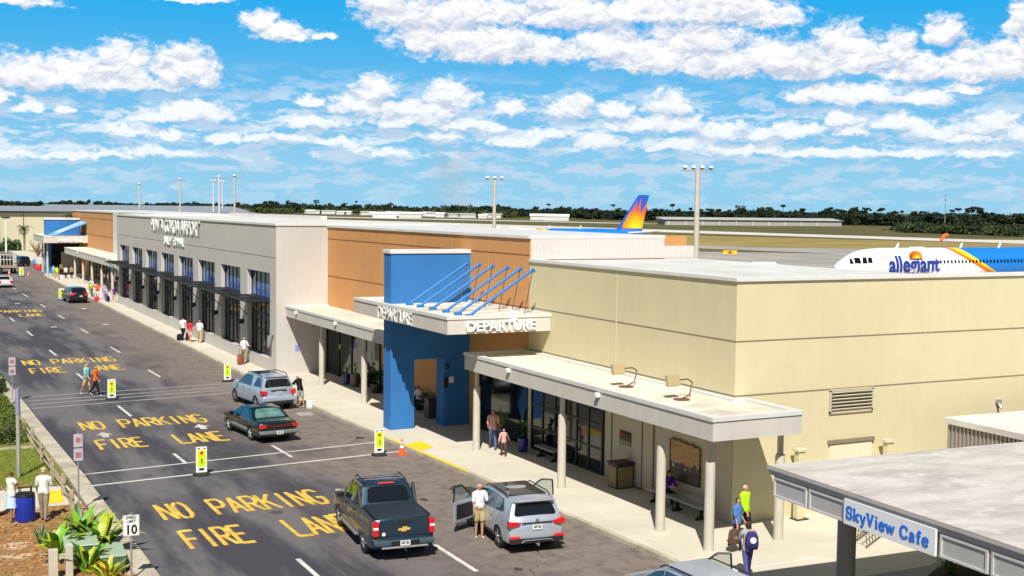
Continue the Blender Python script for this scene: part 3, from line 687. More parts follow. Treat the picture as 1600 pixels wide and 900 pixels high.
sk = thing('slanted_beam', 'sheet of cyan glazing sloping over the arrivals canopy', 'glazing', (21, 186, 6))
bl(MB().add([(20.6, 184.5, 6.1), (24.9, 184.5, 7.75), (24.9, 190.5, 7.75), (20.6, 190.5, 6.1), (20.6, 184.5, 6.02), (24.9, 184.5, 7.67), (24.9, 190.5, 7.67), (20.6, 190.5, 6.02)],
   [(0,1,2,3), (7,6,5,4), (0,4,5,1), (1,5,6,2), (2,6,7,3), (3,7,4,0)]), 'glazing_sheet', mat('cyan_glaze', (.03, .42, .72), .3), sk)
fl = MB()
for k in range(5): fl.tube((20.5, 184.5+k*1.5, 6.0), (24.9, 184.5+k*1.5, 7.9), .06, n=6)
bl(fl, 'beam', BLUEM, sk)
sk.name = 'sloping_glazing'

# floodlights on the near canopy
for i, (x, y, t) in enumerate(((23.4, 36.6, 'far'), (23.55, 33.4, 'near'))):
    f = thing('floodlight', 'tan box floodlight on the walkway canopy, the one %s' % ('nearer the blue portal' if i == 0 else 'nearer the end wall'), 'floodlight', (x, y, 4.3), group='floodlights on the walkway canopy')
    f.rotation_euler = (0, 0, R(8))
    MB().lathe([(.28, 0), (.28, .03)], (-.35, -.25, .01), 14).path([(-.35, -.25, .04), (.25, 0, .12), (.45, .1, .5), (.25, .12, .62), (-.25, .1, .62)], .025).build('arm', mat('rust_rod', (.14, .07, .045)), f)
    MB().obox((-.45, .1, .62), (.52, .16, .38), 0, R(-15)).build('lamp_head', mat('tan_metal', (.40, .33, .18), .5, var=.05), f, bevel=.02)

# bollard posts at the end wall
for i, (x, w_) in enumerate(((27.3, 'left'), (31.3, 'right'))):
    p_ = thing('guard_post', 'pale yellow boxed post %s the door in the end wall' % ('nearer the walkway canopy than' if i == 0 else 'beyond'), 'post', (x, 31.9, .13), group='posts beside the end wall door')
    MB().box(-.14, .14, -.12, .12, 0, 2.36).build('post', YEL, p_, bevel=.01)
    MB().box(-.2, .2, -.17, .17, 2.36, 2.44).build('cap', YELW, p_)
    MB().box(-.22, .3, -.2, .2, 0, .04).build('base', DARK, p_)  # dark slab stands for the post's shadow at its foot

# cafe canopy in the foreground
ang = R(-3.0); cf = thing('cafe_canopy', 'flat roofed cafe canopy with grey panelled fascia in the foreground', 'canopy', (20.2, 24.65, 0), ang)
def f_roof(N, p):
    pos = N.pos(); n1 = N.noise(N.v('MULTIPLY', pos, (1, 2.2, 1)), .55, 6, .65); n2 = N.noise(pos, 3.2, 5, .7); n3 = N.noise(pos, 24, 3, .7)
    c = N.mix(N.mapr(n1, .38, .62), (.40, .375, .34), (.58, .555, .51)); c = N.mix(N.mapr(n2, .42, .72, 0, .3), c, (.44, .40, .36))
    n4 = N.noise(N.v('MULTIPLY', pos, (1, 1.3, 1)), 1.1, 5, .6)
    c = N.mix(N.mapr(n4, .56, .66, 0, .55), c, (.66, .64, .60)); c = N.mix(N.mapr(n3, .5, .8, 0, .12), c, (.3, .28, .26))
    N.put(p.inputs['Base Color'], c); p.inputs['Roughness'].default_value = .9
CR = surf('cafe_roof', f_roof)
PG = mat('panel_grey', (.42, .42, .41), .6, var=.05, scale=1.2, streak=.06); PGL = mat('panel_frame_grey', (.52, .51, .49), .6, var=.05, scale=1.2)
MB().box(.0, 16, -30, 0, 3.90, 4.0).box(.03, 16, -30, -.03, 3.22, 3.9).build('roof_slab', PGL, cf)
MB().box(-.08, 16, -30, .08, 4.003, 4.03).build('roof', CR, cf)
tr = MB()
for z, o_ in ((3.96, .10), (3.885, .07), (3.82, .045)): tr.box(-o_, 16, -30, o_, z-.03, z+.03)
tr.build('trim', PG, cf)
pn = MB(); pf = MB(); yy = -.12; k = 0
segs = []
while yy > -29:
    L = 2.92 if k == 2 else 1.33
    segs.append((yy-L, yy, k)); yy -= L+.11; k += 1
for (a, c, k) in segs:
    if k == 2: continue
    MB().box(-.012, .02, a+.05, c-.05, 3.30, 3.70).build('fascia_panel', PG, cf)
    MB().box(-.045, .03, a, c, 3.70, 3.75).box(-.045, .03, a, c, 3.25, 3.30).box(-.045, .03, a, a+.05, 3.30, 3.70).box(-.045, .03, c-.05, c, 3.30, 3.70).build('panel_frame', PGL, cf)
a, c, _ = segs[2]
cs = thing('cafe_sign', 'white sign board with blue serif SkyView Cafe lettering on the canopy fascia', 'sign', (20.2, 24.65, 0), ang)
MB().box(-.105, -.048, a-.04, c+.04, 3.24, 3.84).build('board', mat('sign_white', (.74, .76, .80), .4, var=.02), cs, bevel=.006)
# serif capitals cut from stroke outlines
SER = {'S': ([[(.86,.80),(.66,.97),(.34,.97),(.12,.80),(.16,.60),(.5,.50),(.84,.38),(.88,.18),(.66,.03),(.34,.03),(.1,.2)]], [(.86,.70,.0,.26),(.10,.30,0,.26)]),
 'k': ([[(.22,0),(.22,1)],[(.84,.62),(.3,.30)],[(.42,.38),(.84,.02)]], [(.22,.02,.40,0),(.14,.97,.26,0),(.82,.64,.3,0),(.84,.02,.3,0)]),
 'y': ([[(.18,.62),(.5,.0)],[(.84,.62),(.42,-.28),(.2,-.28)]], [(.18,.63,.36,0),(.84,.63,.32,0)]),
 'V': ([[(.16,.96),(.5,.02)],[(.86,.96),(.5,.02)]], [(.16,.96,.42,0),(.86,.96,.36,0)]),
 'i': ([[(.5,0),(.5,.62)],[(.5,.86),(.5,.95)]], [(.5,.02,.6,0),(.38,.62,.34,0)]),
 'e': ([[(.14,.36),(.84,.36),(.78,.56),(.5,.66),(.2,.54),(.12,.30),(.26,.06),(.54,0),(.84,.14)]], []),
 'w': ([[(.1,.62),(.3,.02)],[(.5,.6),(.3,.02)],[(.5,.6),(.7,.02)],[(.92,.62),(.7,.02)]], [(.1,.63,.26,0),(.92,.63,.22,0)]),
 'C': ([[(.88,.76),(.7,.95),(.38,.97),(.12,.72),(.12,.28),(.38,.03),(.7,.05),(.9,.24)]], [(.88,.80,0,.3)]),
 'a': ([[(.2,.52),(.44,.65),(.7,.52),(.7,.1),(.84,.02)],[(.7,.36),(.3,.30),(.16,.14),(.34,0),(.7,.12)]], []),
 'f': ([[(.4,0),(.4,.8),(.56,.97),(.84,.9)],[(.12,.60),(.74,.60)]], [(.4,.02,.56,0)])}
def serif(mb, ch, y, z, wd, ht, sw_, x):
    k = 0
    for line in SER[ch][0]:
        for (ax, ay), (bx, by) in zip(line, line[1:]):
            A_ = Vector((-ax*wd, ay*ht)); B_ = Vector((-bx*wd, by*ht)); dd = B_-A_; L = dd.length; dd /= L
            n = Vector((-dd.y, dd.x)); t = sw_*(.5 if abs(dd.y) > .5 else .36)
            A_ -= dd*.008; B_ += dd*.008
            q = [A_+n*t, A_-n*t, B_-n*t, B_+n*t]; k += 1
            mb.prismX([(p.x+y, p.y+z) for p in q], x-.012-.0006*k, x)
    for (cx_, cz, w_, h_) in SER[ch][1]:
        k += 1; w2 = max(w_*wd, sw_*.4)/2; h2 = max(h_*ht, sw_*.36)/2
        mb.prismX([(y-cx_*wd-w2, z+cz*ht-h2), (y-cx_*wd+w2, z+cz*ht-h2), (y-cx_*wd+w2, z+cz*ht+h2), (y-cx_*wd-w2, z+cz*ht+h2)], x-.012-.0006*k, x)
mb = MB(); yy = c-.06
for ch, wd in (('S', .38), ('k', .37), ('y', .36), ('V', .42), ('i', .24), ('e', .35), ('w', .48), (' ', .24), ('C', .44), ('a', .36), ('f', .28), ('e', .35)):
    if ch != ' ': serif(mb, ch, yy, 3.40, wd*.60, .28, .064, -.105)
    yy -= wd*.64
mb.build('lettering', mat('sign_blue', (.02, .16, .60), .4, var=.02), cs)
cfc = MB().lathe([(.24, .13), (.235, 2.95), (.21, 3.0)], (1.35, -1.35, 0), 24).tube((1.35, -1.35, 3.0), (1.35, -1.35, 3.3), .14, n=16).build('column', mat('column_grey', (.26, .25, .235), .6, var=.08, scale=1), cf, smooth=40)
MB().lathe([(.24, .13), (.235, 2.95), (.21, 3.0)], (1.35, -13.0, 0), 24).tube((1.35, -13, 3.0), (1.35, -13, 3.3), .14, n=16).build('column', mat('column_grey', (0, 0, 0)), cf, smooth=40)
# corrugated store
st = thing('storage_shed', 'grey corrugated metal shed with a pale flat roof beside the end wall', 'shed', (33.1, 30.9, 0), R(-2))
MB().box(0, 9, -8, 0, .1, 3.2).build('wall', mat('shed_metal', (.27, .25, .23), .5, .3, var=.06, scale=2, streak=.1), st)
co = MB()
for i in range(44): co.box(-.035, 0, -.12-i*.18, -.04-i*.18, .1, 3.2)
co.build('corrugation', mat('shed_rib', (.36, .34, .315), .5, .3, var=.06), st)
MB().box(-.12, 9, -8.1, .1, 3.2, 3.4).build('roof', ROOFW, st)
# ------------------------------------------------------------------ airfield sheets (all real places on the raised field)
def fs(name, lab, poly, z, M): return struct(MB().sheet(poly, z).build(name, M), lab)
fs('apron', 'grey concrete aircraft apron behind the terminal', [(60, -60), (60, 420), (120, 420), (150, 250), (197, 216), (330, 130), (330, -60)], .90, TAXI)
fs('taxiway', 'old grey taxiway beyond the apron', [(120, 420), (183, 256), (198, 211), (330, 120), (360, 150), (205, 262), (170, 420)], .915, TAXI)
fs('grass_field', 'dry golden grass between taxiway and runway', [(150, 470), (205, 264), (340, 150), (700, 150), (700, 190), (330, 275), (278, 380), (262, 470)], .925, DRY)
fs('runway', 'pale concrete runway crossing the airfield', [(110, 1250), (215, 600), (300, 440), (330, 275), (700, 118), (790, 150), (360, 325), (340, 480), (310, 720), (190, 1250)], .94, RUNW)
fs('taxiway', 'thin pale taxiway far across the field', [(290, 1090), (380, 880), (440, 720), (480, 700), (420, 910), (350, 1090)], .95, RUNW)
# far shed row and hangars
gw = mat('distant_grey_metal', (.40, .40, .39), .7, var=.05, scale=.3)
_a = YAW+math.atan((1038-800)/FPX); _b = YAW+math.atan((1313-800)/FPX)
_p = Vector((790*math.sin(_a), 790*math.cos(_a))); _q = Vector((850*math.sin(_b), 850*math.cos(_b)))
sd = thing('shed_row', 'long low grey shed row at the far side of the runway', 'shed', (_p.x, _p.y, .9), math.atan2(_q.y-_p.y, _q.x-_p.x))
SL = (_q-_p).length
MB().box(0, SL, 0, 12, 0, 3.6).build('wall', mat('shed_pale', (.36, .35, .33), .8, var=.06, scale=.2), sd)
MB().add([(-1, -1, 3.6), (SL+1, -1, 3.6), (SL+1, 13, 5.2), (-1, 13, 5.2), (-1, 13, 3.6), (SL+1, 13, 3.6)], [(0,1,2,3), (3,2,5,4), (0,3,4), (1,5,2), (0,4,5,1)]).build('roof', gw, sd)
dd = MB()
for i in range(int(SL/12)): dd.box(2+i*12, 2.8+i*12, -.15, 0, .1, 3.0)
dd.build('door', mat('shed_door', (.55, .54, .5), .7), sd)
hg = thing('hangar', 'huge beige hangar with a long grey roof beyond the terminal', 'hangar', (0, 292, 0))
MB().box(-40, 78, 0, 78, 0, 8.7).build('wall', mat('hangar_beige', (.56, .52, .36), .8, var=.05, scale=.3), hg)
MB().add([(-41, -1, 8.7), (79, -1, 8.7), (79, 40, 9.75), (-41, 40, 9.75), (-41, 79, 8.7), (79, 79, 8.7)], [(0,1,2,3), (3,2,5,4), (0,3,4), (1,5,2), (0,4,5,1)]).build('roof', mat('hangar_roof', (.30, .32, .345), .6, .2, var=.06, scale=.2), hg)
hj = MB()
for x in (-20, 0, 21, 26, 44, 62): hj.box(x-.1, x+.1, -.06, 0, 0, 8.6)
hj.box(-40, 78, -.12, 0, 8.3, 8.7); hj.build('joint', SEAMD, hg)
h2 = thing('hangar', 'grey gabled hangar roof showing above the grey terminal block', 'hangar', (85, 400, .5))
MB().box(-40, 20, 0, 50, 0, 8.0).build('wall', mat('hangar_wall2', (.45, .45, .44), .8), h2)
MB().add([(-41, -1, 8), (21, -1, 8), (21, 25, 9.6), (-41, 25, 9.6), (-41, 51, 8), (21, 51, 8)], [(0,1,2,3), (3,2,5,4), (0,3,4), (1,5,2), (0,4,5,1)]).build('roof', mat('hangar_roof'  , (0,0,0)), h2)

# white caravans / small houses before the wood
rnd = random.Random(11)
WH = mat('far_white', (.62, .61, .58), .7, var=.05)
places = []
for i in range(26): places.append((rnd.uniform(485, 775), rnd.uniform(0, 9)))
names = ['white low house at the foot of the far wood', 'pale low building before the dark tree line']
for i, (px, j) in enumerate(sorted(places)):
    a = YAW+math.atan((px-800)/FPX); D = 1500-(px-485)*1.7+j*16
    x, y = D*math.sin(a), D*math.cos(a)
    h = thing('mobile_home', 'small white low house in the row at the foot of the far wood', 'house', (x, y, .9), -a+rnd.uniform(-.5, .5), group='low white houses before the far wood')
    L = rnd.uniform(7, 17); hh = rnd.uniform(2.6, 3.6)
    MB().box(-L/2, L/2, 0, 7, 0, hh).build('wall', WH, h)
    MB().add([(-L/2-.4, -.4, hh), (L/2+.4, -.4, hh), (L/2+.4, 3.5, hh+1.4), (-L/2-.4, 3.5, hh+1.4), (-L/2-.4, 7.4, hh), (L/2+.4, 7.4, hh)], [(0,1,2,3), (3,2,5,4), (0,3,4), (1,5,2), (0,4,5,1)]).build('roof', mat('far_roof%d' % (i % 2), ((.7, .7, .69), (.38, .37, .36))[i % 2], .6), h)
for i, (px, D) in enumerate(((600, 1040), (846, 1010), (868, 980), (640, 1080))):
    a = YAW+math.atan((px-800)/FPX); x, y = D*math.sin(a), D*math.cos(a)
    h = thing('mobile_home', ['wide white house left of the smoke plume before the wood', 'pale bright house right of the nearer apron pole', 'white gabled house beside the aircraft tail, before the wood', 'low long white house under the smoke plume'][i], 'house', (x, y, .9), -a)
    MB().box(-10, 10, 0, 9, 0, 3.4).build('wall', WH, h)
    MB().add([(-10.5, -.5, 3.4), (10.5, -.5, 3.4), (10.5, 4.5, 5.4), (-10.5, 4.5, 5.4), (-10.5, 9.5, 3.4), (10.5, 9.5, 3.4)], [(0,1,2,3), (3,2,5,4), (0,3,4), (1,5,2), (0,4,5,1)]).build('roof', mat('far_roof0', (.7,.7,.7)), h)

# ------------------------------------------------------------------ the far wood: thousands of leaf clumps on trunks
LEAF = []
for i, c in enumerate(((.020, .034, .020), (.034, .056, .020), (.013, .024, .019), (.070, .090, .028))):
    LEAF.append(mat('foliage%d' % i, c, .8, var=.35, scale=.25, spec=.15))
def clumps(cx, cy, cz, rx, rz, n, size, rng, out_v, kind='round'):
    # uneven crown: several lobes, each with loose leaf clumps
    lobes = rng.integers(3, 7)
    L = np.stack([rng.normal(0, rx*.45, lobes), rng.normal(0, rx*.45, lobes), rng.uniform(-rz*.5, rz*.55, lobes)], 1)
    r = rng.uniform(.35, .65, lobes)[:, None]*rx
    k = rng.integers(0, lobes, n)
    dirs = rng.normal(size=(n, 3)); dirs /= np.linalg.norm(dirs, axis=1)[:, None]
    p = L[k] + dirs*(r[k]*rng.uniform(.55, 1., (n, 1)))*np.array([1, 1, .75*rz/rx])
    p += np.array([cx, cy, cz])
    a = rng.normal(size=(n, 3)); a /= np.linalg.norm(a, axis=1)[:, None]
    b = np.cross(a, dirs+.3*rng.normal(size=(n, 3))); b /= np.linalg.norm(b, axis=1)[:, None]
    s = size*rng.uniform(.5, 1.2, (n, 1))
    out_v.append(np.stack([p-a*s-b*s*.6, p+a*s-b*s*.6, p+a*s+b*s*.6, p-a*s+b*s*.6], 1).reshape(-1, 3))
def quads(name, arrs, M, parent=None, mi=None):
    V = np.concatenate(arrs).astype(np.float32); n = len(V)//4
    me = bpy.data.meshes.new(name); me.vertices.add(n*4); me.loops.add(n*4); me.polygons.add(n)
    me.vertices.foreach_set('co', V.ravel()); me.loops.foreach_set('vertex_index', np.arange(n*4, dtype=np.int32))
    me.polygons.foreach_set('loop_start', np.arange(0, n*4, 4, dtype=np.int32))
    Ms = M if isinstance(M, (list, tuple)) else [M]
    for q in Ms: me.materials.append(q)
    if len(Ms) > 1:
        me.polygons.foreach_set('material_index', mi if mi is not None else np.random.default_rng(1).integers(0, len(Ms), n).astype(np.int32))
    me.update(); me.validate()
    return link(name, me, parent)
rng = np.random.default_rng(5)
def base_dist(px):            # distance of the wood's edge, read off the photograph's ground line
    return np.interp(px, [-300, 0, 200, 400, 480, 560, 700, 800, 900, 1000, 1100, 1200, 1300, 1400, 1500, 1600, 2100], [2000, 2000, 1800, 1450, 1700, 1650, 1450, 1300, 1150, 1060, 980, 960, 930, 930, 900, 860, 800])
def wood(name, lab, lo, hi, mats, n, hmin, hmax, depth, seed, nq=90, sz=1.3, doff=0.):
    rng = np.random.default_rng(seed); out = []
    for i in range(n):
        px = rng.uniform(lo, hi); D = base_dist(px)+doff+rng.uniform(0, 1)**1.3*depth; a = YAW+math.atan((px-800)/FPX)
        h = rng.uniform(hmin, hmax)*(1.22 if rng.uniform() < .07 else 1)*(1+.10*math.sin(px*.043+seed)+.07*math.sin(px*.017))
        rx = rng.uniform(3.5, 6.5); rz = h*.36
        clumps(D*math.sin(a), D*math.cos(a), .9+h-rz*1.05, rx, rz, nq, sz, rng, out)
        if rng.uniform() < .8: clumps(D*math.sin(a), D*math.cos(a), .9+h*.28, rx*1.15, h*.22, nq//2, sz, rng, out)
    return tag(quads(name, out, mats), lab, 'wood', kind='stuff')
wood('wood', 'dark dense wood along the far edge of the airfield', 780, 1850, [LEAF[0], LEAF[2], LEAF[0], LEAF[1]], 1100, 6.4, 10.6, 110, 1, nq=170, sz=.8)
wood('wood', 'bluish green far wood along the left horizon', -250, 800, [LEAF[0], LEAF[1], LEAF[2]], 760, 9, 13.5, 200, 2, nq=90, sz=1.5)  # the far haze is put into the bluish leaf colours
wood('wood', 'lighter green trees in front of the far wood', 250, 800, [LEAF[1], LEAF[3], LEAF[3]], 240, 4, 7.5, 60, 3, nq=60, sz=1.2, doff=-90)
wood('scrub', 'low olive scrub before the dark wood on the right', 1405, 1850, [LEAF[1], LEAF[3], LEAF[2]], 520, 2.0, 4.6, 190, 4, nq=100, sz=.6, doff=-300)
# emergent pines and palms one can tell apart
rnd = random.Random(21); rng = np.random.default_rng(9)
TRK = mat('grey_bark', (.10, .08, .06), .9, var=.2)
for i in range(52):
    px = 860+i*15.2+rnd.uniform(-7, 7) if i < 46 else rnd.uniform(470, 860)
    a = YAW+math.atan((px-800)/FPX); D = float(base_dist(px))+rnd.uniform(-5, 90)
    hh = 9.7+rnd.choice((.8, 1.4, 1.8, 2.6, 3.4, 4.6))*D/950*rnd.uniform(.8, 1.1)
    x, y = D*math.sin(a), D*math.cos(a); pal = i % 6 == 0
    t = thing('palm_tree' if pal else 'pine_tree', ('tall thin palm standing above the far wood' if pal else 'tall pine with an uneven crown rising above the far wood'), 'tree', (x, y, .9), group='palms standing above the far wood' if pal else 'pines standing above the far wood')
    MB().tube((0, 0, 0), (.3, 0, hh-.8), .3, .16, n=6).build('trunk', TRK, t)
    out = []; rx = rnd.uniform(1.5, 2.2) if pal else rnd.uniform(1.8, 5.2); rz = rnd.uniform(.8, 1.2) if pal else rnd.uniform(1.2, 2.6)
    clumps(.3, 0, hh-rz*.9, rx, rz, 150, .65, rng, out)
    if not pal: clumps(rnd.uniform(-3, 3), 0, hh-rz*1.6-rnd.uniform(.5, 2), rx*.9, rz, 130, .65, rng, out)
    quads('crown', out, [LEAF[0], LEAF[2]], t)

# ------------------------------------------------------------------ apron light poles
def at(px, D, z=.9):
    a = YAW+math.atan((px-800)/FPX); r = D/math.cos(a-YAW); return r*math.sin(a), r*math.cos(a), z
def pole(px, py, D, r_, lab, heads=3, colr=CONC):
    x, y, z = at(px, D); hy = 316+px/1600*18.6
    top = CAMH + (hy-py)*D/FPX
    t = thing('light_pole', lab, 'light pole', (x, y, z)); H = top-z
    MB().lathe([(r_*1.15, 0), (r_*.8, H)], (0, 0, 0), 12).build('mast', colr, t, smooth=40)
    MB().obox((0, 0, H-.1), (2.6*r_/.27+.6, .12, .12), R(-25)).build('crossarm', STEEL, t)
    for k in range(heads):
        u = (k-(heads-1)/2)*(1.0 if heads < 4 else .8)*r_/.27
        MB().obox((u*math.cos(R(25)), -u*math.sin(R(25)), H+.22), (.34, .42, .2), R(-25), R(-30)).tube((u*math.cos(R(25)), -u*math.sin(R(25)), H), (u*math.cos(R(25)), -u*math.sin(R(25)), H+.2), .05, n=6).build('lamp_head', STEEL, t)
pole(1087, 266, 121, .29, 'thick concrete apron pole with four lamp heads rising right of the aircraft tail', 4)
pole(771, 281, 160, .25, 'concrete apron pole with three lamp heads left of the aircraft tail', 3)
for px, py, D, lab in ((218, 289, 255, 'thin lamp pole leftmost behind the grey block'), (281, 282, 235, 'thin lamp pole behind the roof lettering of the grey block'), (366, 277, 205, 'thin lamp pole rightmost behind the grey block')):
    pole(px, py, D, .2, lab, 1)
for px, py, D, lab in ((333, 284, 300, 'left thin pale pole of the close group of three'), (342, 278, 225, 'tallest pole of the close group of three'), (347, 285, 330, 'right thin pale pole of the close group of three')):
    pole(px, py, D, .22, lab, 2 if px != 342 else 1, mat('pale_pole', (.55, .55, .56), .6))
x, y, z = at(1474, 700); ms = thing('radio_mast', 'thin lattice radio mast far behind the wood on the right', 'mast', (x, y, z))
MB().tube((0, 0, 0), (0, 0, 19.5), .3, .12, n=6).build('mast', STEEL, ms); MB().box(-.9, .9, -.2, .2, 17, 17.5).box(-.2, .2, -.2, .2, 19.5, 20.3).build('antenna', STEEL, ms)
# windsock
x, y, z = at(1477, 235); ws = thing('windsock', 'orange windsock on a thin pole above the second aircraft', 'windsock', (x, y, z))
MB().tube((0, 0, 0), (0, 0, 5.6), .07, n=8).box(-.9, .9, -.04, .04, 5.6, 5.68).build('pole', STEEL, ws)
sk_ = MB(); prev = None
pts = [(.1, 0, 5.5, .42), (-.5, 0, 5.35, .38), (-1.0, 0, 5.0, .32), (-1.35, 0, 4.45, .26)]
for a, b_ in zip(pts, pts[1:]): sk_.tube(a[:3], b_[:3], a[3], b_[3], n=12)
sk_.build('sock', mat('windsock_orange', (.85, .12, .02), .7), ws, smooth=50)
# taxiway sign and ramp truck
x, y, z = at(1140, 262); tg = thing('taxiway_sign', 'small yellow taxiway sign in the dry grass', 'sign', (x, y, z), -YAW)
MB().box(-1.5, 1.5, -.1, .1, .35, 1.15).build('board', mat('sign_yellow', (.75, .5, .01), .5), tg); MB().box(-.4, .4, -.13, -.1, .45, 1.05).build('red_panel', mat('sign_red', (.5, .06, .01), .5), tg)
MB().box(-1.4, -1.3, -.05, .05, 0, .4).box(1.3, 1.4, -.05, .05, 0, .4).build('leg', STEEL, tg)
x, y, z = at(1192, 172); rv = thing('ramp_vehicle', 'white ramp vehicle parked on the apron behind the roof', 'ramp vehicle', (x, y, z), -YAW+R(8))
MB().prismY([(-2.1, .5), (2.1, .5), (2.1, 1.7), (1.6, 2.5), (-1.2, 2.5), (-1.9, 1.6)], -1, 1).build('body', WHITE, rv, bevel=.05)
MB().prismY([(1.62, 1.75), (1.98, 1.75), (1.62, 2.35)], -1.02, 1.02).box(-1.1, 1.3, -1.02, 1.02, 1.75, 2.3).build('window', GLDK, rv)
for sx in (-1.3, 1.3): MB().lathe([(.42, -1.02), (.42, -.8)], (sx, 0, .42), 16, 'Y').build('wheel', BLACK, rv)
MB().path([(-2.1, -.9, 1.7), (-3.2, -.9, .9)], .06).path([(-2.1, .9, 1.7), (-3.2, .9, .9)], .06).build('tow_frame', STEEL, rv)

# ------------------------------------------------------------------ smoke plume over the wood
x, y, z = at(703, 1500, 4)
def f_smoke():
    M = bpy.data.materials.new('smoke'); M.use_nodes = True; N = NT(M.node_tree); N.n.clear()
    pv_ = N.node('ShaderNodeVolumePrincipled'); o = N.node('ShaderNodeOutputMaterial')
    pv_.inputs['Color'].default_value = (.93, .95, .97, 1); ob_ = N.obj(); X, Y_, Z = N.sep(ob_)
    cxz = N.m('SUBTRACT', X, N.m('MULTIPLY', N.m('SUBTRACT', Z, 50), -.16))
    r = N.m('DIVIDE', N.v('LENGTH', N.comb(cxz, Y_)), N.m('ADD', 30, N.m('MULTIPLY', Z, .05)))
    f = N.mapr(r, .45, 1., 1, 0, True); f = N.m('MULTIPLY', f, N.mapr(Z, 60, 100, 1, 0, True))
    n = N.noise(N.v('MULTIPLY', ob_, (1, 1, .5)), .035, 4, .6)
    f = N.m('MULTIPLY', f, N.mapr(n, .3, .6, .15, 1))
    N.put(pv_.inputs['Density'], N.m('MULTIPLY', f, .009)); N.l.new(pv_.outputs[0], o.inputs['Volume']); return M
smk = MB().lathe([(46, 0), (46, 102)], (0, 0, 0), 16).build('smoke', f_smoke()); smk.location = (x, y, z)
tag(smk, 'faint grey smoke plume rising behind the far wood', 'smoke', kind='stuff')

# ------------------------------------------------------------------ airliners
def f_hull(N, p):
    ob_ = N.obj(); X, Y_, Z = N.sep(ob_)
    # sweeping stripes: boundary runs back as it goes down
    s = N.m('SUBTRACT', X, N.m('ADD', 15.1, N.m('MULTIPLY', N.m('POWER', N.m('MAXIMUM', N.m('SUBTRACT', 6.0, Z), 0), 1.35), 1.30)))
    wsc = N.mapr(Z, 2.6, 6.0, 1., .9)
    c = N.mix(N.m('GREATER_THAN', s, 0), (.80, .80, .80), (.80, .17, .01))
    c = N.mix(N.m('GREATER_THAN', s, N.mapr(Z, 3., 6., 1.25, .6)), c, (.85, .62, .02))
    c = N.mix(N.m('GREATER_THAN', s, N.mapr(Z, 3., 6., 1.45, 1.9)), c, (.01, .19, .62))
    N.put(p.inputs['Base Color'], c); p.inputs['Roughness'].default_value = .3; p.inputs['Coat Weight'].default_value = .3
HULL = surf('airliner_hull', f_hull)
def f_fin(N, p):
    ob_ = N.obj(); X, Y_, Z = N.sep(ob_)
    r = N.v('DISTANCE', N.comb(X, Z), (34.6, 6.2, 0))
    N.put(p.inputs['Base Color'], N.mix(N.mapr(r, .5, 3.0), (.88, .62, .01), (.86, .12, .01))); p.inputs['Roughness'].default_value = .35
SUNP = surf('sun_ray_paint', f_fin)
BLU = mat('livery_blue', (.015, .11, .52), .3, var=.03, coat=.3)
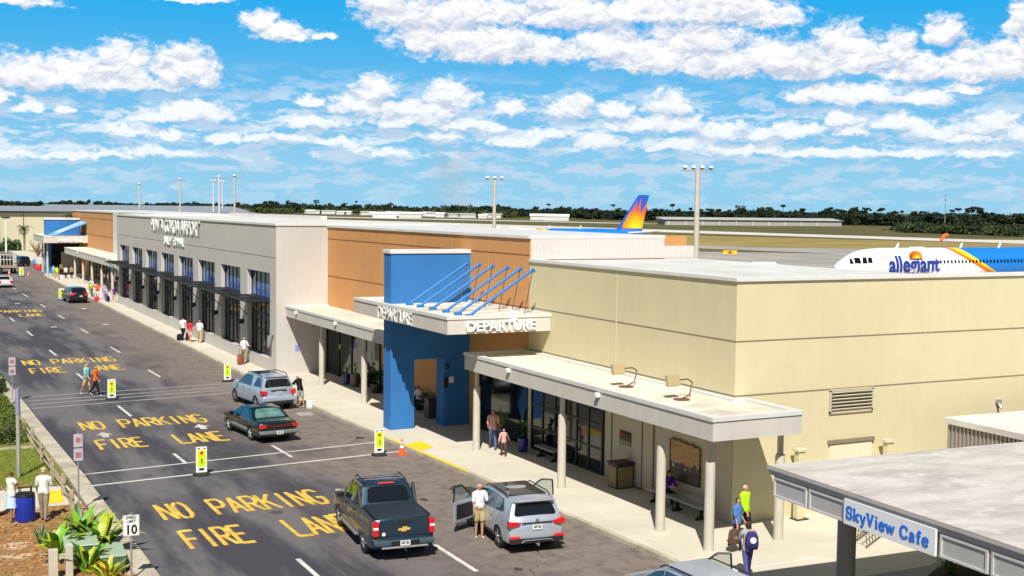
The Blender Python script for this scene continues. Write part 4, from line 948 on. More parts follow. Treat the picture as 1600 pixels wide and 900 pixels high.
def airliner(lab, px, D, loc_nose=None, scale=1., full=True):
    t = thing('airliner', lab, 'airliner', (0, 0, .9))
    prof = [(0.05, 4.0, .05), (.35, 3.95, .45), (.9, 3.92, .85), (1.7, 3.95, 1.25), (2.8, 4.0, 1.62), (4.2, 4.02, 1.86), (6, 4.03, 1.97), (24, 4.03, 1.97), (27, 4.15, 1.88), (30, 4.45, 1.5), (33, 4.85, 1.0), (35.5, 5.15, .55), (37.2, 5.3, .22), (37.5, 5.3, .05)]
    vs = []; n = 36
    for (x, zc, r) in prof:
        for i in range(n):
            a = 2*math.pi*i/n; zz = math.cos(a)*r
            if x < 3.2 and zz > 0: zz *= .86+.14*x/3.2
            vs.append((x, math.sin(a)*r, zc+zz))
    fs_ = [(k*n+i, k*n+(i+1) % n, (k+1)*n+(i+1) % n, (k+1)*n+i) for k in range(len(prof)-1) for i in range(n)]
    MB().add(vs, fs_).build('fuselage', HULL, t, smooth=60)
    # fin
    fin = [(29.6, 5.7), (31.2, 6.05), (35.3, 11.75), (37.3, 11.75), (36.0, 6.1), (36.0, 5.4)]
    f = MB().prismY(fin, -.16, .16).build('fin', BLU, t, bevel=.04)
    rays = MB()
    cx, cz = 34.9, 5.9
    inside = [(31.9, 6.1), (35.85, 6.1), (36.55, 8.4)]
    for yy in (-.172, .172):
        sun = [(cx+math.cos(a)*2.8-.2, cz+math.sin(a)*2.8) for a in [R(q) for q in range(5, 176, 10)]]
        sun = [(min(max(x, 31.6+(z-6.05)*.72), 35.98+(z-6.1)*.23), max(z, 6.02)) for x, z in sun]
        rays.prismY([(31.9, 6.02)]+sun[::-1]+[(35.98, 6.02)], yy-.008, yy+.008)
    for k, a in enumerate(range(32, 176, 16)):
        L = [3.6, 5.0, 5.5, 5.4, 5.0, 4.6, 4.2, 3.9, 3.5][k]
        for yy in (-.172, .172):
            q = [(cx-.2+math.cos(R(a-8))*2.6, cz+math.sin(R(a-8))*2.6), (cx-.2+math.cos(R(a))*L, cz+math.sin(R(a))*L), (cx-.2+math.cos(R(a+8))*2.6, cz+math.sin(R(a+8))*2.6)]
            q = [(min(max(x, 31.4+(z-6.05)*.72), 35.98+(z-6.1)*.23), max(z, 6.02)) for x, z in q]
            rays.prismY(q, yy-.010-.0004*k, yy+.010+.0004*k)
    rays.build('sunburst', SUNP, f)
    for s in (-1, 1):
        MB().add([(32.2, 0, 5.1), (35.4, 0, 5.1), (36.9, s*6, 5.75), (35.6, s*6, 5.75), (32.2, 0, 5.35), (35.4, 0, 5.25), (36.9, s*6, 5.85), (35.6, s*6, 5.85)],
                 [(0,1,2,3), (7,6,5,4), (0,4,5,1), (1,5,6,2), (2,6,7,3), (3,7,4,0)]).build('tailplane', WHITE, t)
        MB().add([(11.5, s*1.5, 2.6), (18.3, s*1.5, 2.6), (22.2, s*17, 3.6), (20.6, s*17, 3.6), (11.5, s*1.5, 3.2), (18.3, s*1.5, 2.9), (22.2, s*17, 3.75), (20.6, s*17, 3.75)],
                 [(0,1,2,3), (7,6,5,4), (0,4,5,1), (1,5,6,2), (2,6,7,3), (3,7,4,0)]).build('wing', WHITE, t)
        MB().lathe([(.7, 10.2), (1.1, 10.6), (1.12, 12.5), (.8, 14.2), (.4, 14.8)], (0, s*5.75, 1.75), 20, 'X').build('engine', BLU, t, smooth=50)
        for xx in ((17.6, s*3.6),): MB().lathe([(.58, -.2), (.58, .2)], (xx[0], xx[1], .58), 16, 'Y').build('wheel', BLACK, t); MB().tube((xx[0], xx[1], .6), (xx[0], xx[1], 2.8), .12).build('landing_gear', STEEL, t)
    MB().lathe([(.4, -.15), (.4, .15)], (5.0, 0, .4), 14, 'Y').tube((5, 0, .4), (5, 0, 2.3), .1).build('nose_gear', BLACK, t)
    # cockpit glazing, doors, cabin windows on the visible side
    def side(x, z, r=1.985, zc=4.03):
        return -math.sqrt(max(r*r-(z-zc)**2, .01))
    def quad(ps, ck):
        vs = []
        for (x, z, yy) in ps: vs.append((x, yy, z))
        ck.add(vs, [(0, 1, 2, 3)])
    def hull_r(x): return float(np.interp(x, [p_[0] for p_ in prof], [p_[2] for p_ in prof]))
    def hy(x, z):
        r = hull_r(x)+.02; k = .86+.14*min(x, 3.2)/3.2; zc = float(np.interp(x, [p_[0] for p_ in prof], [p_[1] for p_ in prof]))
        zz = (z-zc)/k if z > zc else z-zc
        return math.sqrt(max(r*r-zz*zz, .0004))
    for s in (-1, 1):
        ck = MB()
        for (x0, x1, z0, z1, t0, t1) in ((1.25, 1.62, 4.45, 4.98, .25, .12), (1.72, 2.35, 4.5, 5.05, .12, .15), (2.47, 3.0, 4.5, 5.1, .15, .05), (3.1, 3.6, 4.55, 5.08, .05, -.25)):
            ps = []
            for (x, z) in ((x0, z0), (x1, z0), (x1+.06, z1-.02), (x0+t0+.1, z1)): ps.append((x, z, s*(hy(x, z)+.05)))
            quad(ps, ck)
        ck.build('cockpit_window', GLDK, t)
    for s in (-1, 1):
        dm = MB()
        for (x0, x1, z0, z1) in ((5.1, 5.93, 3.3, 5.15),):
            for a_, b_ in (((x0, z0), (x0-.12, z1)), ((x0-.12, z1), (x1-.12, z1)), ((x1-.12, z1), (x1, z0))):
                dm.tube((a_[0], s*(hy(a_[0], a_[1])), a_[1]), (b_[0], s*hy(b_[0], b_[1]), b_[1]), .03, n=5)
        for x0 in (14.05, 14.9):
            pts_ = [(x0+.27*math.cos(q)*1.0, 4.35+.55*math.sin(q)) for q in [R(v_) for v_ in range(0, 361, 30)]]
            for a_, b_ in zip(pts_, pts_[1:]): dm.tube((a_[0], s*hy(*a_), a_[1]), (b_[0], s*hy(*b_), b_[1]), .022, n=4)
        dm.build('door', mat('door_line', (.35, .36, .38), .5), t)
    me0 = None
    for i in range(44):
        x = 11.9+i*.53
        if x > 30: break
        if me0 is None:
            wn = MB().box(-.12, .12, -.02, .02, -.17, .17).build('cabin_window', GLDK, t, bevel=.03); me0 = wn
        else: wn = me0.copy(); COL.objects.link(wn); wn.parent = t
        wn.location = (x, -hy(x, 4.55)-.0, 4.55); wn.rotation_euler = (R(-15), 0, 0)
    for x in (8.3, 17.6, 23.5): MB().prismY([(x, 5.95), (x+.35, 5.95), (x+.55, 6.5), (x+.38, 6.5)], -.04, .04).build('antenna', WHITE, t)
    MB().box(10.6, 12.2, -.3, .3, 5.98, 6.08).build('dome', WHITE, t, bevel=.03)
    lt = text('allegiant', 2.35, .02, mat('title_blue', (.02, .045, .30), .4), t, (9.15, -2.02, 4.3), '-Y', .05, .93)
    bm = bmesh.new(); bm.from_mesh(lt.data)
    for q in range(-14, 15): bmesh.ops.bisect_plane(bm, geom=bm.verts[:]+bm.edges[:]+bm.faces[:], plane_co=(0, q*.12, 0), plane_no=(0, 1, 0))
    bm.to_mesh(lt.data); bm.free()
    for v in lt.data.vertices:                       # lay the lettering round the hull
        wz = v.co.y+4.3; wx = v.co.x+9.15; v.co.z = hy(min(max(wx, 6), 24), min(max(wz, 2.3), 5.9))-2.02+.07+v.co.z
    sg = MB(); EX, EZ = 9.5, 4.95
    for k in range(11):
        a_ = R(k*18); sg.prismY([(EX+math.cos(a_-.14)*.55, EZ+math.sin(a_-.14)*.45), (EX+math.cos(a_)*.95, EZ+math.sin(a_)*.78), (EX+math.cos(a_+.14)*.55, EZ+math.sin(a_+.14)*.45)], -1.97, -1.40)
    sg.prismY([(EX+math.cos(R(q))*.6, EZ+math.sin(R(q))*.5) for q in range(0, 181, 15)], -1.965, -1.4)
    sg.build('sun_emblem', mat('emblem_orange', (.85, .28, .01), .4), t)
    MB().prismY([(EX+math.cos(R(q))*.38, EZ+math.sin(R(q))*.32) for q in range(0, 181, 15)], -1.985, -1.4).build('sun_emblem', mat('emblem_yellow', (.9, .68, .05), .4), t)
    text('WHERE', .55, .01, WHITE, t, (27.8, -2.0, 5.0), '-Y', .01)
    return t
p2 = airliner('white and blue airliner with a sun emblem, its nose and lettering above the end wall', 0, 0)
x, y, z = at(1303, 124.5); p2.location = (x, y, .9)
p1 = airliner('more distant airliner whose orange sunburst tail fin rises behind the white cladding', 0, 0)
x, y, z = at(735, 207); p1.location = (x-6.2, 182.7, 1.0); p1.scale = (1.04,)*3
# ------------------------------------------------------------------ vehicles (local frame: forward +Y, ground z=0)
TYRE = mat('tyre_rubber', (.015, .015, .015), .8, var=.15, scale=6)
RIM = mat('alloy_rim', (.45, .45, .46), .3, .8, var=.05)
CGL = mat('car_glass', (.008, .010, .013), .04, var=.0, spec=.7)
CGB = mat('car_glass_blue', (.015, .05, .09), .05, var=.3, scale=2, spec=.8)
TRIM = mat('black_trim', (.018, .018, .02), .5, var=.1)
REDL = mat('tail_red', (.55, .01, .015), .2, var=.1, coat=.6)
REDB = mat('tail_red_bright', (.60, .015, .02), .2, var=.05, coat=.6)
CLR = mat('clear_lens', (.75, .75, .75), .15, var=.05, coat=.6)
PLATE = mat('plate_white', (.7, .7, .68), .4, var=.05); PMARK = mat('plate_marks', (.12, .16, .2), .5)
SEAT = mat('seat_fabric', (.03, .028, .026), .9)
def paint(name, c, metal=.35, rough=.28): return mat(name, c, rough, metal, var=.03, scale=2, coat=.8)
def wheel(par, x, y, r, wdt=.24, rim=RIM, s=1):
    wh = MB().lathe([(r*.66, -wdt/2), (r*.95, -wdt/2), (r, -wdt*.32), (r, wdt*.32), (r*.95, wdt/2), (r*.66, wdt/2)], (0, 0, 0), 28, 'X').build('wheel', TYRE, par, smooth=40)
    wh.location = (x, y, r)
    rb = MB().lathe([(r*.64, -wdt/2+.02), (r*.66, wdt/2-.005), (r*.60, wdt/2-.005), (r*.57, wdt*.2)], (0, 0, 0), 28, 'X')
    if s < 0: rb.v = [(-a, b, c) for a, b, c in rb.v]
    e = s*(wdt/2+.006)
    for k in range(5):
        a = 2*math.pi*k/5+.3; rb.obox((e, math.cos(a)*r*.33, math.sin(a)*r*.33), (.03, r*.17, r*.56), 0, a-math.pi/2+math.pi/2*0 + math.pi/2*0)
    # radial spokes: rotate so the long side points outwards
    rb.lathe([(r*.16, e-.03*1), (r*.16, e+.03)], (0, 0, 0), 14, 'X')
    rb.build('rim', rim, wh, smooth=40)
    return wh
def car(label, cat, loc, rz, S, name=None):
    """S: dict with L, W, sil (side outline y,z clockwise incl. arches), belt, H, tumble, paint, wb, r, ..."""
    t = thing(name or cat.replace(' ', '_'), label, cat, loc, rz, S.get('group'))
    L, W, belt, H, tum = S['L'], S['W'], S['belt'], S['H'], S['tum']
    def hw(y, z):
        w_ = W/2
        e = max(0, abs(y)-(L/2-.75))/.75
        w_ *= 1-(.13 if y > 0 else .075)*e**2.2
        w_ *= 1-.035*((z-.62)/.4)**2 if z < belt else 1-.035*((belt-.62)/.4)**2
        if z > belt: w_ -= tum*(z-belt)/(H-belt)
        if z < .45: w_ -= .05*(.45-z)/.25
        return w_
    def crown(u, z): return .055*u**4*min(1, max(0, (z-.55)/.3))
    bm = bmesh.new()
    sil = S['sil']
    top = sil
    arches = []
    for cy in (-S['wb']/2+S.get('wo', 0), S['wb']/2+S.get('wo', 0)):
        ra = S['r']+.065
        pts = []
        for q in range(0, 181, 15):
            zz = S['r']+ra*math.sin(R(q)); pts.append((cy+ra*math.cos(R(q)), max(zz, S['zb'])))
        arches.append([(cy+math.sqrt(max(0, ra*ra-(S['r']-S['zb'])**2)), S['zb'])] + [p for p in pts if p[1] > S['zb']+.01] + [(cy-math.sqrt(max(0, ra*ra-(S['r']-S['zb'])**2)), S['zb'])])
    poly = list(top) + [(L/2-.12, S['zb'])] + arches[1] + arches[0] + [(-L/2+.1, S['zb'])]
    n = len(poly)
    va = [bm.verts.new((-W/2, y, z)) for y, z in poly]; vb = [bm.verts.new((W/2, y, z)) for y, z in poly]
    bm.faces.new(va); bm.faces.new(vb[::-1])
    for i in range(n): bm.faces.new((va[i], vb[i], vb[(i+1) % n], va[(i+1) % n]))
    bmesh.ops.triangulate(bm, faces=bm.faces[:])
    def cut(co, no):
        g = bm.verts[:]+bm.edges[:]+bm.faces[:]; bmesh.ops.bisect_plane(bm, geom=g, plane_co=co, plane_no=no, dist=1e-5)
    yy = -L/2+.12
    while yy < L/2-.05: cut((0, yy, 0), (0, 1, 0)); yy += .22 if abs(yy) > L/2-.8 else .45
    for z in (.45, .62, .8, belt): cut((0, 0, z), (0, 0, 1))
    for u in (-.92, -.78, -.4, 0, .4, .78, .92): cut((u*W/2, 0, 0), (1, 0, 0))
    for v in bm.verts:
        u = v.co.x/(W/2); y, z = v.co.y, v.co.z
        v.co.x = u*hw(y, z); v.co.z = z-crown(u, z)
        # plan rounding of nose and tail
        e = max(0, abs(y)-(L/2-.30))/.30
        if e > 0: v.co.y = y - math.copysign(.13*u**4*e, y)
    bmesh.ops.recalc_face_normals(bm, faces=bm.faces)
    me = bpy.data.meshes.new('body'); bm.to_mesh(me); bm.free(); me.materials.append(S['paint'])
    body = link('body', me, t, 32)
    # arch liners: dark inside
    MB().box(-W/2+.14, W/2-.14, -L/2+.25, L/2-.25, S['zb']-.04, S['zb']+.18).build('underbody', BLACK, t)
    if S.get('clad'):
        cl = MB(); sd_ = S['clad']
        for s in (-1, 1):
            for (a, b_) in ((-S['wb']/2+S['r']+.06, S['wb']/2-S['r']-.06),):
                m_ = 6
                for i in range(m_):
                    y0 = a+(b_-a)*i/m_; y1 = a+(b_-a)*(i+1)/m_
                    cl.add([(s*(hw(y0, .4)+.006), y0, S['zb']-.01), (s*(hw(y1, .4)+.006), y1, S['zb']-.01), (s*(hw(y1, .5)+.012), y1, sd_), (s*(hw(y0, .5)+.012), y0, sd_),
                            (s*(hw(y0, .4)-.03), y0, S['zb']-.01), (s*(hw(y1, .4)-.03), y1, S['zb']-.01), (s*(hw(y1, .5)-.03), y1, sd_), (s*(hw(y0, .5)-.03), y0, sd_)],
                           [(0,1,2,3), (7,6,5,4), (3,2,6,7), (1,0,4,5)])
        cl.build('side_cladding', TRIM, t)
    # side glass
    for s in (-1, 1):
        for wp in S['side']:
            if (s == 1 and wp.get('skip') == 1) or (s == -1 and wp.get('skip') == -1): continue
            P_ = wp['p']; o_ = [(s*(hw(y, z)+.004), y, z) for y, z in P_]; i_ = [(s*(hw(y, z)-.03), y, z) for y, z in P_]; k = len(P_)
            MB().add(o_+i_, [tuple(range(k)), tuple(range(2*k-1, k-1, -1))]+[(i, (i+1) % k, k+(i+1) % k, k+i) for i in range(k)]).build('side_window', S.get('glass', CGB), t)
    def sheet(y0, z0, y1, z1, f0, f1, nm, M, off=.008, rnd_=.10, du=(-1, 1)):
        nu, nv = 12, 6; vs = []; nrm = Vector((0, -(z1-z0), (y1-y0))) 
        if nrm.z < 0: nrm = -nrm
        if abs(nrm.z) < 1e-6: nrm = Vector((0, math.copysign(1, y0), 0))
        nrm.normalize()
        if nrm.y*y0 < 0 and abs(nrm.y) > .2: pass
        for j in range(nv+1):
            v_ = j/nv; y = y0+(y1-y0)*v_; z = z0+(z1-z0)*v_; f = f0+(f1-f0)*v_
            edge = min(v_, 1-v_); f2 = f-(rnd_*(1-min(1, edge/.18))**2)
            for i in range(nu+1):
                u = du[0]+(du[1]-du[0])*i/nu; uu = u*f2
                e = max(0, abs(y)-(L/2-.30))/.30
                vs.append((uu*hw(y, z)+nrm.x*off, y+nrm.y*off-(math.copysign(.13*uu**4*e, y) if e > 0 else 0), z-crown(uu, z)+nrm.z*off))
        k = len(vs); vs2 = [(a, b-nrm.y*.015, c-nrm.z*.015) for a, b, c in vs]
        fs = [(j*(nu+1)+i, j*(nu+1)+i+1, (j+1)*(nu+1)+i+1, (j+1)*(nu+1)+i) for j in range(nv) for i in range(nu)]
        bd = [i for i in range(nu)] 
        fs2 = [tuple(k+q for q in f_[::-1]) for f_ in fs]
        rimf = []
        ring = [i for i in range(nu+1)]+[(j+1)*(nu+1)-1 for j in range(1, nv+1)]+[nv*(nu+1)+i for i in range(nu-1, -1, -1)]+[j*(nu+1) for j in range(nv-1, 0, -1)]
        for a, b in zip(ring, ring[1:]+ring[:1]): rimf.append((a, b, k+b, k+a))
        return MB().add(vs+vs2, fs+fs2+rimf).build(nm, M, t, smooth=45)
    for g in S['glassx']: sheet(*g[:6], g[6], g[7] if len(g) > 7 else S.get('glass2', CGL), **(g[8] if len(g) > 8 else {}))
    for (x, y) in ((1, -1), (1, 1), (-1, -1), (-1, 1)):
        wheel(t, x*(W/2-.145), y*S['wb']/2+S.get('wo', 0), S['r'], .24, S.get('rim', RIM), x)
    # handles, door seams, mirrors
    for s in (-1, 1):
        for (y, z0, z1) in S.get('seams', ()):
            k = 5; sm = MB()
            for i in range(k):
                a = z0+(z1-z0)*i/k; b_ = z0+(z1-z0)*(i+1)/k
                sm.add([(s*(hw(y, a)+.002), y-.008, a), (s*(hw(y, a)+.002), y+.008, a), (s*(hw(y, b_)+.002), y+.008, b_), (s*(hw(y, b_)+.002), y-.008, b_)], [(0,1,2,3)])
            sm.build('door_gap', BLACK, t)
        for y in S.get('handles', ()): MB().box(min(s*(hw(y, belt-.12)-.01), s*(hw(y, belt-.12)+.03)), max(s*(hw(y, belt-.12)-.01), s*(hw(y, belt-.12)+.03)), y-.1, y+.1, belt-.14, belt-.10).build('door_handle', S.get('hm', S['paint']), t, bevel=.008)
        my = S['mirror']
        MB().obox((s*(hw(my, belt)+.13), my, belt+.06), (.22, .14, .17), s*R(-12)).build('mirror', S.get('mm', S['paint']), t, bevel=.03)
    S['hw'] = hw
    return t, hw
def plate(t, x, y, z, tilt=0):
    p_ = MB().box(x-.155, x+.155, y-.012, y, z-.078, z+.078).build('licence_plate', PLATE, t)
    MB().box(x-.12, x-.02, y-.016, y-.012, z-.03, z+.03).box(x+.02, x+.12, y-.016, y-.012, z-.03, z+.03).box(x-.1, x+.1, y-.016, y-.012, z+.045, z+.06).build('plate_marks', PMARK, p_)

# --- pickup truck, dark blue
NAVY = paint('navy_paint', (.022, .050, .078), .5, .3)
S = dict(L=5.62, W=2.01, H=1.93, belt=1.18, tum=.20, zb=.40, wb=3.30, r=.41, wo=.08, paint=NAVY, mirror=1.08, mm=TRIM, glass=CGL,
  sil=[(-2.74, .45), (-2.81, .52), (-2.80, .66), (-2.72, .72), (-2.72, 1.24), (-2.66, 1.30), (-1.0, 1.33), (-.98, 1.36), (-.66, 1.86), (-.45, 1.92), (.35, 1.93), (.72, 1.86), (1.36, 1.24), (1.5, 1.17), (2.45, 1.10), (2.66, 1.0), (2.76, .8), (2.80, .6), (2.78, .45)],
  side=[dict(p=[(.62, 1.25), (1.22, 1.25), (.72, 1.76), (.58, 1.80)]), dict(p=[(-.42, 1.25), (.50, 1.25), (.48, 1.80), (-.38, 1.80)])],
  glassx=[(-.97, 1.40, -.68, 1.82, .80, .80, 'rear_window', CGL), (1.36, 1.28, .76, 1.83, .86, .86, 'windscreen', CGL)],
  seams=[(.54, .5, 1.85), (-.48, .5, 1.2), (1.2, .5, 1.15), (-1.02, .5, 1.3)], handles=[.68, -.32], rim=RIM, hm=TRIM)
pt, hw = car('dark blue crew cab pickup truck with a covered bed, standing alone in the fire lane', 'pickup truck', (13.78, 36.15, 0), R(-6), S)
MB().add([(-.80, -2.64, 1.312), (.80, -2.64, 1.312), (.80, -1.0, 1.345), (-.80, -1.0, 1.345), (-.80, -2.64, 1.27), (.80, -2.64, 1.27), (.80, -1.0, 1.30), (-.80, -1.0, 1.30)], [(0,1,2,3), (0,4,5,1), (1,5,6,2), (2,6,7,3), (3,7,4,0)]).build('bed_cover', mat('vinyl_cover', (.022, .030, .040), .45, var=.08), pt, bevel=.012)
for q in (-.86, .81): MB().box(q, q+.05, -2.62, -1.02, 1.30, 1.335).build('bed_rail', TRIM, pt, bevel=.01)
for q in (-.93, .84): MB().prismX([(-.99, 1.30), (-.50, 1.30), (-.54, 1.86), (-.62, 1.86)], q, q+.09).build('cab_pillar', TRIM, pt, bevel=.02)
MB().box(-.76, .76, -2.735, -2.70, .76, 1.26).build('tailgate', NAVY, pt, bevel=.02)
MB().prismY([(-.22, 1.27), (-.16, 1.13), (-.08, 1.09), (.08, 1.09), (.16, 1.13), (.22, 1.27)], -2.76, -2.70).build('tailgate_handle', TRIM, pt, bevel=.012)
GOLD = mat('gold_emblem', (.62, .42, .10), .3)
MB().prismY([(-.17, .99), (-.06, .99), (-.07, 1.035), (.10, 1.035), (.08, .995), (.19, .995), (.16, .93), (.05, .93), (.06, .895), (-.11, .895), (-.09, .93), (-.20, .93)], -2.785, -2.74).build('emblem', GOLD, pt, bevel=.006)
MB().lathe([(.055, 0), (.055, .01)], (-.63, -2.745, .84), 16, 'Y').build('sticker', WHITE, pt)
for s in (-1, 1):
    tl = MB().box(min(s*.775, s*.955), max(s*.775, s*.955), -2.765, -2.56, .78, 1.22).build('tail_light', REDL, pt, bevel=.025)
    MB().box(min(s*.80, s*.95), max(s*.80, s*.95), -2.775, -2.70, .985, 1.06).build('reversing_lens', CLR, tl, bevel=.01)
MB().box(-.93, .93, -2.86, -2.70, .50, .66).build('bumper', mat('bumper_metal', (.10, .15, .19), .3, .5), pt, bevel=.04)
MB().box(-.72, .72, -2.885, -2.82, .42, .475).build('bumper_step', STEEL, pt, bevel=.015)
MB().lathe([(.05, -2.89), (.05, -2.84)], (-.38, 0, .565), 12, 'Y').lathe([(.05, -2.89), (.05, -2.84)], (.40, 0, .60), 12, 'Y').box(-.42, .44, -2.868, -2.858, .51, .64).build('bumper_recess', BLACK, pt)
plate(pt, 0, -2.875, .575)
MB().box(-.26, .26, -.70, -.55, 1.885, 1.915).build('brake_light', REDB, pt, bevel=.008)
for s in (-1, 1): MB().path([(s*.68, -.50, 1.93), (s*.68, -.35, 1.985), (s*.68, .40, 1.985), (s*.68, .6, 1.91)], .024).build('roof_rail', TRIM, pt)
rk = MB()
for y in (-.32, .02, .34): rk.box(-.66, .66, y-.02, y+.02, 1.965, 1.985)
rk.build('roof_rack', STEEL, pt)
MB().box(-.55, .0, -.15, .32, 1.934, 1.94).build('sunroof', CGL, pt)
for s in (-1, 1): MB().box(min(s*.9, s*1.08), max(s*.9, s*1.08), -.95, 1.15, .40, .47).build('running_board', mat('board_grey', (.25, .22, .2), .5, .3), pt, bevel=.02)
MB().tube((0, -2.98, .36), (0, -2.6, .38), .03).build('tow_hitch', TRIM, pt)
for s in (-1, 1): MB().box(s*.72-.15, s*.72+.15, 2.64, 2.74, .85, 1.02).build('headlight', CLR, pt, bevel=.02)

# --- silver crossover with open doors
SILV = paint('silver_paint', (.50, .55, .63), .45, .3)
suv = dict(L=4.70, W=1.88, H=1.69, belt=1.05, tum=.20, zb=.34, wb=2.70, r=.36, wo=.03, paint=SILV, mirror=.92, clad=.42, glass=CGB,
  sil=[(-2.30, .42), (-2.34, .50), (-2.33, .82), (-2.27, 1.02), (-2.20, 1.14), (-1.93, 1.56), (-1.98, 1.615), (-1.6, 1.665), (-.4, 1.69), (.1, 1.66), (.42, 1.58), (1.18, 1.10), (1.35, 1.03), (2.0, .93), (2.24, .78), (2.33, .6), (2.30, .42)],
  side=[dict(p=[(.16, 1.09), (1.02, 1.09), (.98, 1.14), (.42, 1.48), (.14, 1.56)]), dict(p=[(-.82, 1.12), (.08, 1.09), (.06, 1.57), (-.78, 1.575)]), dict(p=[(-1.62, 1.22), (-.90, 1.13), (-.86, 1.57), (-1.35, 1.54)])],
  glassx=[(-2.185, 1.17, -1.96, 1.51, .86, .80, 'rear_window', CGL), (1.14, 1.13, .48, 1.55, .88, .86, 'windscreen', CGL)],
  seams=[(.11, .45, 1.6), (-.86, .62, 1.1), (1.12, .5, 1.05)], handles=[-.68], hm=CHROME)
st2, hw = car('silver crossover at the kerb with both front doors open and a man beside it', 'suv', (17.72, 34.72, 0), R(-6), suv)
MB().box(-.62, .62, -1.55, .25, 1.672, 1.683).build('panoramic_roof', CGL, st2, bevel=.005)
rr = st2
for s in (-1, 1): MB().path([(s*.70, -1.62, 1.62), (s*.71, -1.4, 1.70), (s*.71, .1, 1.70), (s*.70, .35, 1.60)], .02).build('roof_rail', TRIM, st2)
MB().box(-.64, .64, -2.14, -1.90, 1.575, 1.612).build('spoiler', SILV, st2, bevel=.015)
for s in (-1, 1):
    MB().prismY([(s*.52, .985), (s*.93, 1.06), (s*.93, .86), (s*.60, .88)], -2.325, -2.12).build('tail_light', REDL, st2, bevel=.015)
    MB().box(min(s*.58, s*.90), max(s*.58, s*.90), -2.365, -2.28, .50, .58).build('reflector', REDB, st2, bevel=.01)
MB().box(-.88, .88, -2.352, -2.2, .34, .50).build('lower_bumper', TRIM, st2, bevel=.02)
MB().path([(-.52, -2.365, .38), (-.42, -2.37, .44), (.42, -2.37, .44), (.52, -2.365, .38)], .014).build('bumper_trim', STEEL, st2)
MB().box(-.50, .50, -2.335, -2.31, .955, .985).build('garnish', TRIM, st2)
MB().lathe([(.065, -2.33), (.05, -2.318)], (0, 0, 1.03), 14, 'Y').build('badge', CHROME, st2)
plate(st2, 0, -2.355, .84)
MB().tube((0, -2.48, .30), (0, -2.2, .31), .03).lathe([(.028, .30), (.034, .36)], (0, -2.47, 0), 8).build('tow_hitch', STEEL, st2)
# open front doors: dark sheets on the body stand for the shaded openings, plus hinged leaves
INTR = mat('interior_shade', (.012, .011, .010), .9)
def opening(t, s, hw, y0, y1, zt=1.55):
    vs = [(s*(hw(y, z)+.007), y, z) for y, z in ((y0, .45), (y1, .45), (y1, 1.06), (y1-.55, zt-.06), (y0, zt))]
    MB().add(vs+[(x-s*.02, y, z) for x, y, z in vs], [(0,1,2,3,4), (9,8,7,6,5)]+[(i, (i+1) % 5, 5+(i+1) % 5, 5+i) for i in range(5)]).build('shaded_opening_sheet', INTR, t)
def open_door(t, s, hinge, ang_, M, Ld=1.0, zt=1.56, gl=None):
    """door leaf hinged at its front edge, swung out by ang_"""
    d_ = bpy.data.objects.new('door', None)
    lf = MB().prismX([(0, .42), (-.04, .38), (-Ld, .38), (-Ld, 1.06), (0, 1.04)], -.05, .05).build('door', M, t, bevel=.015)
    bpy.data.objects.remove(d_)
    lf.location = (s*hinge[0], hinge[1], 0); lf.rotation_euler = (0, 0, s*ang_)
    fr_ = MB().path([(0, -.02, 1.04), (0, -.50, zt-.08), (0, -.62, zt), (0, -Ld+.03, zt), (0, -Ld, 1.05)], .028, 6); fr_.build('window_frame', TRIM, lf)
    MB().prismX([(-.08, 1.06), (-Ld+.03, 1.06), (-Ld+.05, zt-.02), (-.62, zt-.02), (-.50, zt-.10)], -.006, .006).build('window', gl or mat('door_glass', (.25, .32, .26), .05, alpha=.35, spec=.8), lf)
    MB().box(-s*.075 if s < 0 else -.085, -s*.05 if s < 0 else -.05, -Ld+.08, -.1, .5, .95).build('door_lining', TRIM, lf)
    MB().obox((s*.14, -.1, 1.08), (.2, .12, .15)).build('mirror', M, lf, bevel=.03)
    return lf
for s in (-1, 1):
    opening(st2, s, hw, .12, 1.08)
    open_door(st2, s, (.90, 1.10), R(58), SILV)
for o in list(st2.children):
    if o.name.startswith('mirror'): bpy.data.objects.remove(o)
for q in (-.6, .1): MB().box(q, q+.5, .0, .5, .5, 1.2).build('seat', SEAT, st2, bevel=.05)

# --- silver older suv with raised roof rails beyond the sedan
SILW = paint('silver_blue_paint', (.42, .49, .60), .4, .3)
ml = dict(L=4.78, W=1.91, H=1.80, belt=1.12, tum=.22, zb=.36, wb=2.915, r=.375, wo=.0, paint=SILW, mirror=.95, glass=CGB, rim=RIM,
  sil=[(-2.34, .45), (-2.39, .52), (-2.38, .72), (-2.30, .80), (-2.27, 1.16), (-2.02, 1.70), (-1.85, 1.755), (-.6, 1.80), (.1, 1.78), (.42, 1.70), (1.1, 1.20), (1.28, 1.13), (2.02, 1.02), (2.26, .88), (2.37, .65), (2.34, .45)],
  side=[dict(p=[(.20, 1.17), (.98, 1.17), (.94, 1.22), (.42, 1.60), (.18, 1.68)]), dict(p=[(-.72, 1.17), (.12, 1.17), (.10, 1.69), (-.62, 1.69)]), dict(p=[(-2.02, 1.22), (-1.05, 1.20), (-1.28, 1.67), (-1.80, 1.64)])],
  glassx=[(-2.235, 1.22, -2.06, 1.62, .90, .86, 'rear_window', CGL), (1.06, 1.23, .46, 1.67, .88, .86, 'windscreen', CGL)],
  seams=[(.15, .5, 1.7), (-.78, .7, 1.15), (1.15, .5, 1.1)], handles=[.3, -.6])
mt_, hw = car('silver blue suv with its rear towards us, beyond the dark sedan', 'suv', (17.35, 63.35, 0), R(7), ml)
